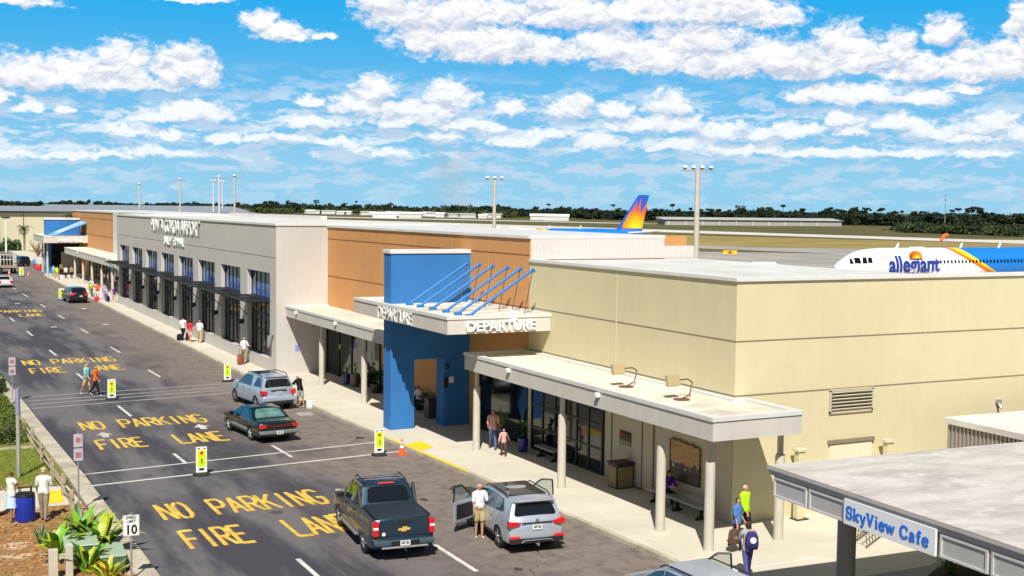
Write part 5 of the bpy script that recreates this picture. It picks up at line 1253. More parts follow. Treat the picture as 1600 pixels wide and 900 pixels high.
for s in (-1, 1):
    MB().path([(s*.70, -1.75, 1.72), (s*.71, -1.5, 1.83), (s*.71, -.1, 1.85), (s*.70, .15, 1.76)], .024).build('roof_rail', TRIM, mt_)
    MB().prismY([(s*.62, 1.02), (s*.95, 1.08), (s*.95, .84), (s*.72, .82)], -2.34, -2.08).build('tail_light', REDL, mt_, bevel=.015)
MB().box(-.94, .94, -2.43, -2.2, .50, .72).build('bumper', SILW, mt_, bevel=.05)
MB().box(-.78, .78, -2.40, -2.2, .36, .5).build('lower_bumper', TRIM, mt_, bevel=.02)
MB().box(-.42, .42, -2.32, -2.28, 1.03, 1.075).build('garnish', TRIM, mt_)
plate(mt_, 0, -2.335, .93)
MB().box(-.62, .62, -2.10, -1.9, 1.72, 1.75).build('spoiler', SILW, mt_, bevel=.012)
MB().box(-.55, .55, -.9, .1, 1.79, 1.798).build('sunroof', CGB, mt_)
for o in list(mt_.children):
    if False: pass

# --- dark green sedan
GREEN = paint('dark_green_paint', (.006, .018, .018), .3, .25)
sdn = dict(L=5.05, W=1.88, H=1.42, belt=.92, tum=.24, zb=.30, wb=2.81, r=.325, wo=.1, paint=GREEN, mirror=.72, glass=CGB, rim=mat('pale_rim', (.6, .6, .58), .35, .4),
  sil=[(-2.48, .38), (-2.52, .48), (-2.50, .80), (-2.42, .93), (-2.2, .97), (-1.55, 1.0), (-.95, 1.36), (-.7, 1.41), (.05, 1.42), (.38, 1.36), (1.08, .99), (1.25, .95), (2.1, .84), (2.40, .72), (2.50, .55), (2.46, .38)],
  side=[dict(p=[(.08, .98), (.92, .98), (.88, 1.0), (.32, 1.31), (.06, 1.35)]), dict(p=[(-.88, .98), (.0, .98), (-.02, 1.355), (-.62, 1.33)]), dict(p=[(-1.32, 1.0), (-.95, .99), (-.74, 1.27)])],
  glassx=[(-1.52, 1.02, -.98, 1.345, .84, .78, 'rear_window', mat('green_glass', (.10, .20, .18), .08, var=.5, scale=2.5, spec=.8)), (1.04, 1.01, .42, 1.345, .88, .84, 'windscreen', CGL)],
  seams=[(.03, .38, 1.38), (-.92, .7, .95), (.98, .38, .93)], handles=[.14, -.7], hm=GREEN)
sd2, hw = car('dark green sedan with a grey rubbing strip, in the lane beside the second lettering', 'sedan', (14.95, 55.1, 0), R(6), sdn)
for s in (-1, 1):
    k = MB()
    for i in range(8):
        y0 = -1.0+i*.27; y1 = y0+.27
        k.add([(s*(hw(y0, .5)+a), y0, z) for a, z in ((-.01, .44), (.02, .44), (.02, .54), (-.01, .54))]+[(s*(hw(y1, .5)+a), y1, z) for a, z in ((-.01, .44), (.02, .44), (.02, .54), (-.01, .54))], [(1,2,6,5), (0,1,5,4), (2,3,7,6), (3,2,1,0), (4,5,6,7)])
    k.build('side_strip', STEEL, sd2)
    MB().prismY([(s*.60, .86), (s*.90, .85), (s*.91, .70), (s*.64, .70)], -2.54, -2.38).build('tail_light', REDL, sd2, bevel=.015)
MB().box(-.58, .58, -2.525, -2.47, .72, .82).build('rear_panel', mat('dark_red_panel', (.10, .008, .01), .3), sd2, bevel=.01)
MB().box(-.92, .92, -2.60, -2.35, .42, .58).build('bumper', mat('bumper_grey', (.22, .23, .24), .4, .3), sd2, bevel=.04)
MB().box(-.9, .9, 2.35, 2.56, .42, .58).build('bumper', mat('bumper_grey', (0,0,0)), sd2, bevel=.04)
plate(sd2, 0, -2.61, .50)

# --- silver suv in the foreground, cut by the lower edge
nb = dict(suv); nb.update(paint=paint('pale_blue_paint', (.46, .53, .64), .4, .3), group=None, seams=[(.11, .45, 1.6), (-.86, .62, 1.1), (1.12, .5, 1.05)])
ns, hw = car('pale blue suv at the near kerb with its right front door open', 'suv', (17.85, 24.85, 0), R(1), nb)
MB().box(-.60, .60, -1.5, .2, 1.680, 1.690).build('roof_panel', nb['paint'], ns, bevel=.004)
for s in (-1, 1): MB().path([(s*.70, -1.62, 1.62), (s*.71, -1.4, 1.70), (s*.71, .1, 1.70), (s*.70, .35, 1.60)], .02).build('roof_rail', TRIM, ns)
opening(ns, 1, hw, .12, 1.08); open_door(ns, 1, (.90, 1.10), R(60), nb['paint'])
for s in (-1, 1): MB().prismY([(s*.52, .985), (s*.93, 1.06), (s*.93, .86), (s*.60, .88)], -2.325, -2.12).build('tail_light', REDL, ns, bevel=.015)
plate(ns, 0, -2.355, .84)

# --- distant vehicles
BLKP = paint('black_paint', (.010, .010, .012), .3, .25)
fb = dict(suv); fb.update(paint=BLKP, glass=CGL, rim=RIM, W=1.92)
fs_, hw = car('small black suv beside the crowd under the distant walkway', 'suv', (17.25, 137.4, 0), R(4), fb)
for s in (-1, 1): MB().prismY([(s*.50, 1.0), (s*.93, 1.08), (s*.93, .84), (s*.56, .84)], -2.33, -2.12).build('tail_light', REDB, fs_, bevel=.015)
plate(fs_, .2, -2.36, .78)
MB().box(-.85, -.3, -2.34, -2.3, .98, 1.12).build('bumper_sticker', mat('pink_bag', (.75, .03, .2), .5), fs_)
fw = dict(sdn); fw.update(paint=paint('white_car_paint', (.62, .61, .60), 0, .3), glass=CGL, glassx=[sdn['glassx'][0][:7]+(CGL,), sdn['glassx'][1]])
fc, hw = car('white sedan leaving at the left edge of the road', 'sedan', (12.2, 164.9, 0), R(2), fw)
for s in (-1, 1): MB().prismY([(s*.50, .90), (s*.90, .88), (s*.91, .66), (s*.54, .66)], -2.545, -2.38).build('tail_light', REDL, fc, bevel=.015)
for i, (x, y, r_, lab, P_) in enumerate(((19.0, 219, 12, 'black suv parked among the distant cars beyond the stake truck', BLKP), (14.3, 232, 0, 'dark blue suv farthest along the road', NAVY), (17.6, 226, -20, 'black suv half hidden behind the stake truck', BLKP), (12.0, 205, 0, 'grey blue suv left of the stake truck', SILW))):
    q = dict(suv); q.update(paint=P_, glass=CGL); car(lab, 'suv', (x, y, 0), R(r_), q)
# stake bed truck
tk = thing('stake_truck', 'dark flatbed truck with pale stake sides at the end of the road', 'truck', (15.1, 196, 0), 0)
MB().box(-1.1, 1.1, -2.2, 2.4, .95, 1.15).build('bed', TRIM, tk, bevel=.02)
MB().box(-1.1, 1.1, -2.25, -2.12, .95, 1.3).build('tailboard', mat('truck_tan', (.35, .28, .18), .6), tk)
sk2 = MB()
for x in (-1.08, 1.04):
    for i in range(9): sk2.box(x, x+.04, -2.1+i*.54, -2.0+i*.54, 1.15, 2.9)
    for z in (1.5, 2.1, 2.8): sk2.box(x-.02, x+.06, -2.15, 2.35, z, z+.12)
for i in range(6): sk2.box(-1.08+i*.42, -1.0+i*.42, -2.15, -2.1, 1.15, 2.9)
for z in (2.1, 2.8): sk2.box(-1.08, 1.08, -2.16, -2.08, z, z+.12)
sk2.build('stake_side', mat('stake_grey', (.55, .53, .48), .6), tk)
MB().prismX([(2.5, .6), (4.9, .6), (4.95, 1.3), (4.1, 1.45), (3.7, 2.2), (2.5, 2.25)], -1., 1.).build('cab', BLKP, tk, bevel=.06)
MB().box(-.8, .8, 2.47, 2.5, 1.5, 2.1).build('rear_window', CGL, tk)
for x, y in ((-1, -1.3), (1, -1.3), (-1, 3.9), (1, 3.9)): wheel(tk, x*.92, y, .43, .26)
# ------------------------------------------------------------------ people
SK1 = mat('skin', (.50, .25, .16), .55, var=.05); SK2 = mat('tanned_skin', (.36, .17, .10), .55, var=.05)
def cl(name, c): return mat('cloth_'+name, c, .9, var=.2, scale=7, spec=.2, bump=.9)
C = dict(white=cl('white', (.72, .71, .68)), khaki=cl('khaki', (.50, .38, .19)), lime=cl('lime', (.42, .72, .02)), black=cl('black', (.014, .013, .015)), blue=cl('blue', (.07, .19, .48)),
 grey=cl('grey', (.35, .34, .33)), jeans=cl('jeans', (.10, .13, .24)), purplejeans=cl('purple_jeans', (.09, .08, .26)), pink=cl('pink', (.66, .36, .33)), brown=cl('brown', (.10, .06, .045)),
 navy=cl('navy', (.02, .025, .09)), purple=cl('purple', (.13, .03, .33)), orange=cl('orange', (.80, .13, .03)), teal=cl('teal', (.24, .55, .58)), tan=cl('tan', (.33, .27, .17)), red=cl('red', (.60, .03, .05)),
 lilac=cl('lilac', (.45, .38, .62)), yellow=cl('yellow', (.75, .78, .02)), olive=cl('olive', (.20, .20, .05)), paleblue=cl('pale_blue', (.45, .60, .78)), palekhaki=cl('pale_khaki', (.28, .235, .16)), bright=cl('bright_blue', (.06, .33, .75)), rust=cl('rust', (.26, .09, .05)), charcoal=cl('charcoal', (.05, .05, .055)))
HAIR = dict(brown=mat('hair_brown', (.07, .035, .018), .7, var=.3), black=mat('hair_black', (.01, .008, .007), .6, var=.2), grey=mat('hair_grey', (.42, .40, .37), .8, var=.2), blond=mat('hair_blond', (.36, .22, .09), .7, var=.3), white=mat('hair_white', (.62, .60, .56), .8, var=.1))
SHOE = dict(white=mat('shoe_white', (.62, .6, .57), .6), black=mat('shoe_black', (.015, .014, .014), .6), brown=mat('shoe_brown', (.12, .07, .04), .6))
def rotx(v, a): c, s = math.cos(a), math.sin(a); return Vector((v[0], v[1]*c-v[2]*s, v[1]*s+v[2]*c))
def person(label, loc, face, h=1.74, top='white', bottom='khaki', pants=1.0, sleeve=.55, shoe='white', hair='brown', hlen=.0, cap=None, skin=SK1, legs=((12, 8), (-14, 10)), arms=((18, 6, 20), (-16, 6, 15)), lean=0, sit=False, look=0, fat=1., group=None, hem=0., skirt=False, detail=True):
    """face: heading in degrees clockwise from +Y; legs: (hip swing, knee bend); arms: (forward, outward, elbow)"""
    t = thing('person', label, 'person', loc, -R(face), group)
    k = h/1.74; V = []; E_ = []; Rr = []; B = []
    def add(p, r, parent=None, bone=''):
        V.append(Vector(p)*k); Rr.append((r if isinstance(r, tuple) else (r, r))); i = len(V)-1
        if parent is not None: E_.append((parent, i)); B.append((parent, i, bone))
        return i
    L1, L2 = .43, .42; hipz = .92
    if sit: hipz = .50
    lowest = 0
    def leg_pts(s, sw, kn):
        hip = Vector((s*.088, 0, hipz-.03)); a = R(88) if sit else R(sw); kb = R(86) if sit else R(kn)
        knee = hip+rotx((0, 0, -L1), a); ank = knee+rotx((0, 0, -L2), a-kb)
        return hip, knee, ank, a-kb
    pts = [leg_pts(s, *lg) for s, lg in ((-1, legs[0]), (1, legs[1]))]
    dzz = .075-min(p[2].z for p in pts)
    if sit: dzz = 0
    O = Vector((0, 0, dzz))
    pel = add(O+Vector((0, 0, hipz+.02)), (.150*fat, .118*fat))
    ln = R(lean)
    def up(d, y=0): return O+Vector((0, 0, hipz))+rotx((0, y, d), -ln)
    wa = add(up(.17), (.138*fat, .110*fat), pel, 'torso'); ch = add(up(.36, .01), (.172, .128*fat), wa, 'torso'); sh = add(up(.50), (.135, .095), ch, 'torso')
    nk = add(up(.575), .052, sh, 'neck'); hd0 = add(up(.64, .018), .072, nk, 'head'); hd = add(up(.715, .02), (.078, .090), hd0, 'head'); hd2 = add(up(.775, .012), .058, hd, 'head')
    for (hip, knee, ank, aa), s in zip(pts, (-1, 1)):
        a = add(O+hip, .100*fat, pel, 'hip'); m_ = add(O+(hip+knee)/2, .082*fat, a, 'thigh'); kn_ = add(O+knee, .060, m_, 'thigh')
        c_ = add(O+knee+(ank-knee)*.35+Vector((0, -.008, 0)), .050, kn_, 'shin'); an = add(O+ank, .036, c_, 'shin')
        hl = add(O+ank+Vector((0, -.02, -.035)), .036, an, 'foot'); to = add(O+ank+Vector((s*.015, .13, -.045)), (.038, .026), hl, 'foot')
    for s, (fw, ow, el_) in zip((-1, 1), arms):
        S0 = up(.485)+Vector((s*.185, 0, 0)); base = rotx((0, 0, -1), R(fw)-ln*.3); base = Vector((base.x+s*math.sin(R(ow)), base.y, base.z)).normalized()
        el2 = S0+base*.27; fo = rotx((0, 0, -1), R(fw+el_)); fo = Vector((fo.x+s*math.sin(R(ow))*.7, fo.y, fo.z)).normalized(); wr = el2+fo*.24
        a = add(S0, .066, sh, 'shoulder'); b_ = add((S0+el2)/2, .052, a, 'uarm'); c_ = add(el2, .037, b_, 'uarm'); d_ = add(wr, .024, c_, 'farm')
        pm = add(wr+fo*.07, (.036, .020), d_, 'hand')
        if detail:
            side = Vector((0, 1, 0)); side = (side-fo*side.dot(fo)).normalized(); inn = fo.cross(side)*s
            for q, (o_, Lf) in enumerate(((-.030, .062), (-.010, .075), (.010, .072), (.029, .055))):
                f1 = add(wr+fo*.10+side*o_, .0095, pm, 'hand'); f2 = add(wr+fo*(.10+Lf*.55)+side*o_*1.1+inn*.008, .0085, f1, 'hand'); add(wr+fo*(.10+Lf)+side*o_*1.1+inn*.024, .0075, f2, 'hand')
            t1 = add(wr+fo*.045+side*.036, .011, pm, 'hand'); add(wr+fo*.085+side*.055+inn*.012, .009, t1, 'hand')
        else: add(wr+fo*.14, .018, pm, 'hand')
    me = bpy.data.meshes.new('tmp'); me.from_pydata([tuple(v) for v in V], E_, []); o = bpy.data.objects.new('tmp', me); COL.objects.link(o)
    md = o.modifiers.new('s', 'SKIN'); md.use_smooth_shade = True; md.branch_smoothing = .25
    for i, v in enumerate(me.skin_vertices[0].data): v.radius = (Rr[i][0]*k, Rr[i][1]*k); v.use_root = (i == 0)
    sd = o.modifiers.new('d', 'SUBSURF'); sd.levels = sd.render_levels = 1
    em = bpy.data.meshes.new_from_object(o.evaluated_get(bpy.context.evaluated_depsgraph_get())); bpy.data.objects.remove(o)
    n = len(em.vertices); co = np.empty(n*3, np.float32); em.vertices.foreach_get('co', co); co = co.reshape(-1, 3)
    nr = np.empty(n*3, np.float32); em.vertices.foreach_get('normal', nr); nr = nr.reshape(-1, 3)
    best = np.full(n, 1e9); lab = np.empty(n, object); tt = np.zeros(n)
    for (a, b_, nm) in B:
        A_ = np.array(V[a]); D_ = np.array(V[b_])-A_; q = np.clip(((co-A_)@D_)/(D_@D_), 0, 1); dist = np.linalg.norm(co-(A_+q[:, None]*D_), axis=1)/max(.5*(sum(Rr[a])+sum(Rr[b_]))/2*k, .02)
        m_ = dist < best; best[m_] = dist[m_]; lab[m_] = nm; tt[m_] = q[m_]
    # position along the limbs
    head = np.array(V[hd])
    # face: nose, chin, brow, ears
    fw_ = np.array([0, 1, 0.]); rel = co-head; ish = lab == 'head'
    nose = ish & (np.abs(rel[:, 0]) < .02*k) & (rel[:, 1] > .05*k) & (np.abs(rel[:, 2]+.02*k) < .022*k); co[nose, 1] += .022*k
    ear = ish & (np.abs(rel[:, 0]) > .062*k) & (np.abs(rel[:, 1]) < .03*k) & (np.abs(rel[:, 2]+.01*k) < .03*k); co[ear, 0] += np.sign(rel[ear, 0])*.014*k
    em.vertices.foreach_set('co', co.ravel())
    em.materials.clear(); em.materials.append(skin); em.materials.append(SHOE[shoe])
    npoly = len(em.polygons); pv = [p.vertices[:] for p in em.polygons]
    mi = [1 if sum(lab[v] == 'foot' for v in p)*2 > len(p) else 0 for p in pv]
    em.polygons.foreach_set('material_index', mi); em.name = 'body'
    for p in em.polygons: p.use_smooth = True
    body = bpy.data.objects.new('body', em); COL.objects.link(body); body.parent = t
    z = co[:, 2]
    def shell(name, sel, off, M, jitter=.0, mod=None):
        keep = [p for p in pv if sum(bool(sel[v]) for v in p)*2 > len(p)]
        if not keep: return
        idx = sorted({v for p in keep for v in p}); mp = {v: i for i, v in enumerate(idx)}
        c2 = co[idx]+nr[idx]*off
        if mod is not None: c2 = mod(c2)
        f = [tuple(mp[v] for v in p) for p in keep]
        mesh = bpy.data.meshes.new(name); mesh.from_pydata([tuple(v) for v in c2], [], f); mesh.materials.append(M)
        for p in mesh.polygons: p.use_smooth = True
        q = bpy.data.objects.new(name, mesh); COL.objects.link(q); q.parent = t
        so_ = q.modifiers.new('thickness', 'SOLIDIFY'); so_.thickness = off*.8; so_.offset = -1
        return q
    wz = V[pel].z
    legsel = np.isin(lab, ['hip', 'thigh', 'shin'])
    frac = np.zeros(n)
    isuarm = np.isin(lab, ['shoulder', 'uarm', 'farm'])
    # distance down the arm from the shoulder
    for s, (a0,) in zip((-1, 1), ((0,), (0,))): pass
    sh_p = {s: np.array((up(.485)+Vector((s*.165, 0, 0)))*k) for s in (-1, 1)}
    sidev = np.where(co[:, 0] < 0, -1, 1)
    darm = np.linalg.norm(co-np.where((sidev < 0)[:, None], sh_p[-1], sh_p[1]), axis=1)/k
    arm_ok = isuarm & (darm < .08+sleeve*.47)
    hipp = np.array(V[pel]); dleg = np.linalg.norm(co-hipp, axis=1)/k
    torso = np.isin(lab, ['torso']) | ((np.isin(lab, ['hip'])) & (z > wz-(.09+hem)*k))
    if not sit:
        dl = (wz-z)/k
    else: dl = np.where(np.isin(lab, ['shin']), .45+(V[pel].z-z)/k, np.maximum(co[:, 1]/k, 0))
    lim = .06+.84*pants
    legcl = (legsel | ((lab == 'torso') & (z < wz+.06*k))) & (dl < lim)
    if skirt:
        z0, z1 = wz+.10*k, wz-(.08+.5*pants)*k; sk = MB(); prof = []
        for j in range(6):
            q = j/5; prof.append(((.135+.085*q)*k*fat, z0+(z1-z0)*q))
        sk.lathe(prof, (0, .0, 0), 20); sk.v = [(x*1.05, y*.85+.012*math.sin(x*60), z_) for x, y, z_ in sk.v]; sk.build('skirt', C[bottom], t, smooth=60)
    else: shell('trousers' if pants > .75 else 'shorts', legcl, .016*k if pants > .75 else .024*k, C[bottom])
    shell('shirt', torso | arm_ok, .024*k, C[top])
    hz = rel[:, 2]/k; hy_ = rel[:, 1]/k
    if hair:
        hs = ish & ((hz > .045) | ((hy_ < .02) & (hz > -.045-hlen)) )
        if hair == 'bald': hs = ish & (hy_ < -.0) & (hz > -.05) & (hz < .045)
        shell('hair', hs, .013*k, HAIR['white' if hair == 'bald' else hair])
        if hlen > .05:
            hb = MB().lathe([(.05*k, 0), (.082*k, .05*k), (.078*k, .12*k+hlen*k)], (head[0], head[1]-.045*k, head[2]-.03*k-hlen*k), 12); hb.build('hair', HAIR[hair], t, smooth=60)
    if cap:
        cb = MB().lathe([(.092*k, 0), (.094*k, .035*k), (.075*k, .075*k), (.03*k, .092*k)], (head[0], head[1], head[2]+.035*k), 16)
        cb.obox((head[0], head[1]+.115*k, head[2]+.042*k), (.13*k, .10*k, .012*k)); cb.build('cap', C[cap], t, smooth=45)
    if detail:
        for s in (-1, 1): MB().lathe([(.004*k, -.008*k), (.011*k, -.003*k), (.011*k, .003*k), (.004*k, .008*k)], (head[0]+s*.03*k, head[1]+.083*k, head[2]+.008*k), 8, 'Y').build('eye', BLACK, t, smooth=60)
        MB().box(head[0]-.022*k, head[0]+.022*k, head[1]+.070*k, head[1]+.084*k, head[2]-.062*k, head[2]-.054*k).build('mouth', mat('lips', (.32, .10, .08), .5), t)
    t['_sh'] = 0; del t['_sh']
    P = dict(hl=None)
    t_info = dict(head=head, k=k, V=V)
    return t
G_ = .134
person('man in white polo and khaki shorts standing at the open door of the silver crossover', (16.62, 34.75, 0), 186, 1.76, 'white', 'khaki', .45, .45, 'white', 'bald', arms=((8, 14, 14), (10, 6, 12)), legs=((4, 3), (-3, 3)), fat=1.22, skin=SK1)
person('bald man in a lime green pullover and black trousers by the corner column', (24.0, 30.6, G_), 158, 1.80, 'lime', 'black', 1, 1, 'white', 'bald', arms=((-8, 6, 10), (14, 8, 20)), legs=((16, 6), (-16, 18)), fat=1.15)
wb = person('person with short black hair in a blue top and black trousers carrying a brown bag', (23.05, 29.75, G_), 150, 1.66, 'blue', 'black', 1, .5, 'white', 'black', arms=((6, 10, 20), (8, 10, 8)), legs=((-14, 14), (16, 6)), fat=1.1, hem=.08)
person('young person with a purple backpack, grey sleeves and violet jeans seen from behind', (21.55, 27.3, G_), 20, 1.62, 'grey', 'purplejeans', 1, 1, 'white', 'brown', hlen=.06, arms=((28, 6, 50), (20, 8, 40)), legs=((-14, 12), (14, 8)))
person('man in a red and white shirt and blue jeans walking out from the canopy shade', (23.05, 46.9, G_), 200, 1.76, 'pink', 'jeans', 1, .5, 'brown', 'brown', arms=((16, 8, 30), (10, 8, 60)), legs=((16, 6), (-14, 14)), fat=1.1)
person('small child in a pale pink jacket and brown leggings on the pavement', (22.8, 45.35, G_), 188, 1.18, 'pink', 'brown', 1, 1, 'brown', 'blond', arms=((-10, 30, 12), (12, 26, 12)), legs=((10, 8), (-12, 8)), hem=.06)
person('person in dark clothes sitting at the far end of the bench under the canopy', (24.35, 35.5, G_), 175, 1.68, 'purple', 'black', 1, .6, 'black', 'black', hlen=.08, sit=True, lean=12, arms=((40, 4, 50), (44, 4, 50)))
person('man in a teal shirt and beige shorts crossing the road', (9.38, 70.1, 0), 128, 1.78, 'teal', 'khaki', .5, .45, 'white', 'grey', arms=((20, 10, 60), (16, 8, 30)), legs=((16, 8), (-18, 12)), fat=1.15)
person('woman in an orange shirt and black trousers crossing the road', (9.8, 69.75, 0), 120, 1.68, 'orange', 'black', 1, .8, 'white', 'blond', hlen=.05, arms=((-18, 8, 15), (16, 8, 25)), legs=((-22, 16), (22, 6)), hem=.1)
person('traveller in a pale patterned shirt standing before the nearest tall window', (20.55, 79.3, G_), 170, 1.74, 'white', 'tan', 1, .55, 'black', 'bald', arms=((24, 10, 60), (14, 8, 14)), legs=((8, 6), (-10, 8)), fat=1.1)
person('white haired man in a dark shirt loading at the rear of the silver blue suv', (18.95, 61.6, .0), 330, 1.76, 'black', 'grey', .5, .5, 'white', 'white', arms=((50, 8, 30), (46, 8, 30)), legs=((12, 6), (-8, 8)), lean=16)
person('person with a black and white backpack walking below the grey wall', (19.9, 95.2, G_), 30, 1.76, 'white', 'black', 1, .5, 'black', 'black', legs=((18, 8), (-18, 14)), arms=((-16, 6, 15), (18, 6, 30)))
person('woman in a red top walking between two others below the grey wall', (20.0, 93.2, G_), 25, 1.66, 'red', 'pink', .5, .3, 'white', 'brown', hlen=.06)
person('stout man in a cream shirt and khaki trousers below the grey wall', (20.55, 92.4, G_), 190, 1.74, 'white', 'khaki', 1, .5, 'brown', 'grey', fat=1.2)
person('woman in a white top and pale blue skirt beside the blue bin', (3.30, 42.7, .06), 62, 1.68, 'white', 'paleblue', .75, .1, 'brown', 'brown', hlen=.02, skirt=True, arms=((38, 8, 55), (36, 8, 50)), legs=((4, 4), (-4, 4)), skin=SK2)
person('man in a white shirt, beige cap and brown trousers standing right of the blue bin', (4.28, 42.45, .06), 22, 1.74, 'white', 'palekhaki', 1, .5, 'brown', 'grey', cap='khaki', arms=((10, 12, 30), (14, 14, 60)), legs=((8, 4), (-9, 5)), fat=1.1)
person('person in a pale top behind the skirted woman at the left picture edge', (2.78, 43.4, .06), 80, 1.66, 'paleblue', 'white', .5, .3, 'brown', 'brown', hlen=.02, arms=((20, 8, 40), (20, 8, 40)))
person('person in a white shirt sitting near the potted plants behind the blue portal', (24.1, 57.8, G_), 250, 1.7, 'white', 'navy', 1, .5, 'black', 'brown', sit=True, arms=((30, 6, 60), (30, 6, 60)))
D_ = dict(detail=False)
person('person in a pink top at the left end of the crowd by the black suv', (19.75, 143.6, G_), 200, 1.68, 'pink', 'grey', .5, .4, **D_)
person('person in a plain white top in the crowd by the black suv', (20.3, 147.0, G_), 170, 1.74, 'white', 'khaki', .5, .5, **D_)
person('person in a lime vest bending forward in the crowd by the black suv', (19.6, 141.6, G_), 240, 1.72, 'lime', 'jeans', 1, .5, lean=24, **D_)
person('man in a bright orange shirt and white shorts beside the black suv', (19.72, 138.3, G_), 185, 1.80, 'orange', 'white', .5, .5, arms=((60, 24, 60), (60, 24, 60)), fat=1.2, **D_)
person('person in white and lilac between the orange shirt and the purple dress', (20.35, 137.6, G_), 200, 1.72, 'lilac', 'lilac', 1, .4, **D_)
person('woman in a purple top and pale trousers at the right end of the crowd', (20.75, 133.6, G_), 160, 1.66, 'purple', 'pink', .5, .1, arms=((10, 26, 20), (10, 26, 20)), **D_)
person('person in a pale blue top stooping next to the purple dress', (20.1, 134.6, G_), 210, 1.66, 'lilac', 'purplejeans', 1, .5, lean=20, **D_)
person('person in a dark jacket under the walkway canopy behind the crowd', (22.5, 149, G_), 200, 1.74, 'charcoal', 'charcoal', 1, 1, **D_)
person('guard in a bright yellow vest on the distant pavement', (18.9+.9, 175.6, G_), 150, 1.80, 'yellow', 'khaki', .5, .3, fat=1.3, **D_)
person('person in a pale blue shirt behind the guard in the yellow vest', (19.9, 180.5, G_), 180, 1.74, 'teal', 'grey', 1, .5, hair='white', **D_)
person('woman in a white top and black trousers on the distant pavement', (21.15, 177.5, G_), 190, 1.72, 'white', 'black', 1, .4, hair='black', **D_)
person('person in a tan jacket carrying a bag on the distant pavement', (21.95, 177.9, G_), 190, 1.72, 'tan', 'black', 1, 1, hair='black', **D_)
person('person in an olive shirt beneath the distant arrivals canopy', (21.6, 186.5, G_), 180, 1.78, 'olive', 'black', 1, .5, hair='black', **D_)
person('person in a sky blue shirt and red trousers near the stake truck', (19.6, 203.5, G_), 200, 1.78, 'bright', 'red', 1, .5, **D_)
person('person in red crouching beside luggage near the stake truck', (20.55, 203.3, G_), 180, 1.0, 'red', 'red', 1, 1, **D_)

# things they carry
def blob(name, lab, catg, loc, size, M, rz=0., top_=.75, extra=None):
    t = thing(name, lab, catg, loc, rz)
    a, b_, h = size
    MB().add([(x*a/2*f, y*b_/2*f, z) for z, f in ((0, .85), (.25*h, 1.), (.7*h, .95), (h, top_)) for x, y in ((-1, -.7), (-.7, -1), (.7, -1), (1, -.7), (1, .7), (.7, 1), (-.7, 1), (-1, .7))],
             [(k*8+i, k*8+(i+1) % 8, (k+1)*8+(i+1) % 8, (k+1)*8+i) for k in range(3) for i in range(8)]+[tuple(range(7, -1, -1)), tuple(range(24, 32))]).build('bag_body', M, t, smooth=50, bevel=.015)
    return t
b1 = blob('travel_bag', 'brown cloth travel bag hanging from the hand of the person in blue', 'bag', (22.78, 29.52, .42), (.42, .26, .44), C['brown'], R(20))
MB().path([(-.12, 0, .42), (-.06, 0, .62), (.06, 0, .62), (.12, 0, .42)], .012).build('handle', TRIM, b1)
b2 = blob('backpack', 'purple backpack with a white round patch on the back of the young person', 'backpack', (21.52, 27.08, G_+.90), (.36, .22, .50), cl('backpack_purple', (.05, .035, .16)), R(-20), .6)
MB().lathe([(.09, -.135), (.09, -.115)], (0, 0, .28), 16, 'Y').build('patch', WHITE, b2)
MB().box(-.13, .13, -.14, -.10, .05, .18).build('pocket', C['navy'], b2, bevel=.02)
b3 = blob('suitcase', 'round brown wheeled suitcase beside the traveller at the nearest tall window', 'suitcase', (20.18, 78.75, G_+.04), (.5, .28, .66), C['rust'], R(30))
MB().path([(-.14, 0, .6), (-.14, 0, .95), (.14, 0, .95), (.14, 0, .6)], .012).build('handle', TRIM, b3)
blob('suitcase', 'black suitcase on the pavement below the grey wall walkers', 'suitcase', (20.1, 94.3, G_), (.4, .25, .6), C['black'], 0)
blob('travel_bag', 'black bag at the foot of the stout man below the grey wall', 'bag', (19.55, 94.6, G_), (.5, .4, .5), C['black'], 0)
blob('travel_bag', 'white bag on the ground behind the silver blue suv', 'bag', (19.25, 61.0, .0), (.34, .3, .42), C['white'], 0)
blob('suitcase', 'red suitcase beside the distant stake truck', 'suitcase', (20.0, 201.5, G_), (.9, .4, .6), C['red'], 0)
blob('suitcase', 'red suitcase standing by the rear of the black suv', 'suitcase', (19.3, 136.0, G_), (.5, .35, .5), C['red'], 0)
blob('travel_bag', 'white bag beside the woman in black trousers on the distant pavement', 'bag', (20.4, 176.2, G_), (.6, .4, .5), C['white'], 0)
blob('suitcase', 'dark suitcase behind the purple dressed woman', 'suitcase', (20.3, 135.2, G_), (.45, .3, .6), C['navy'], 0)
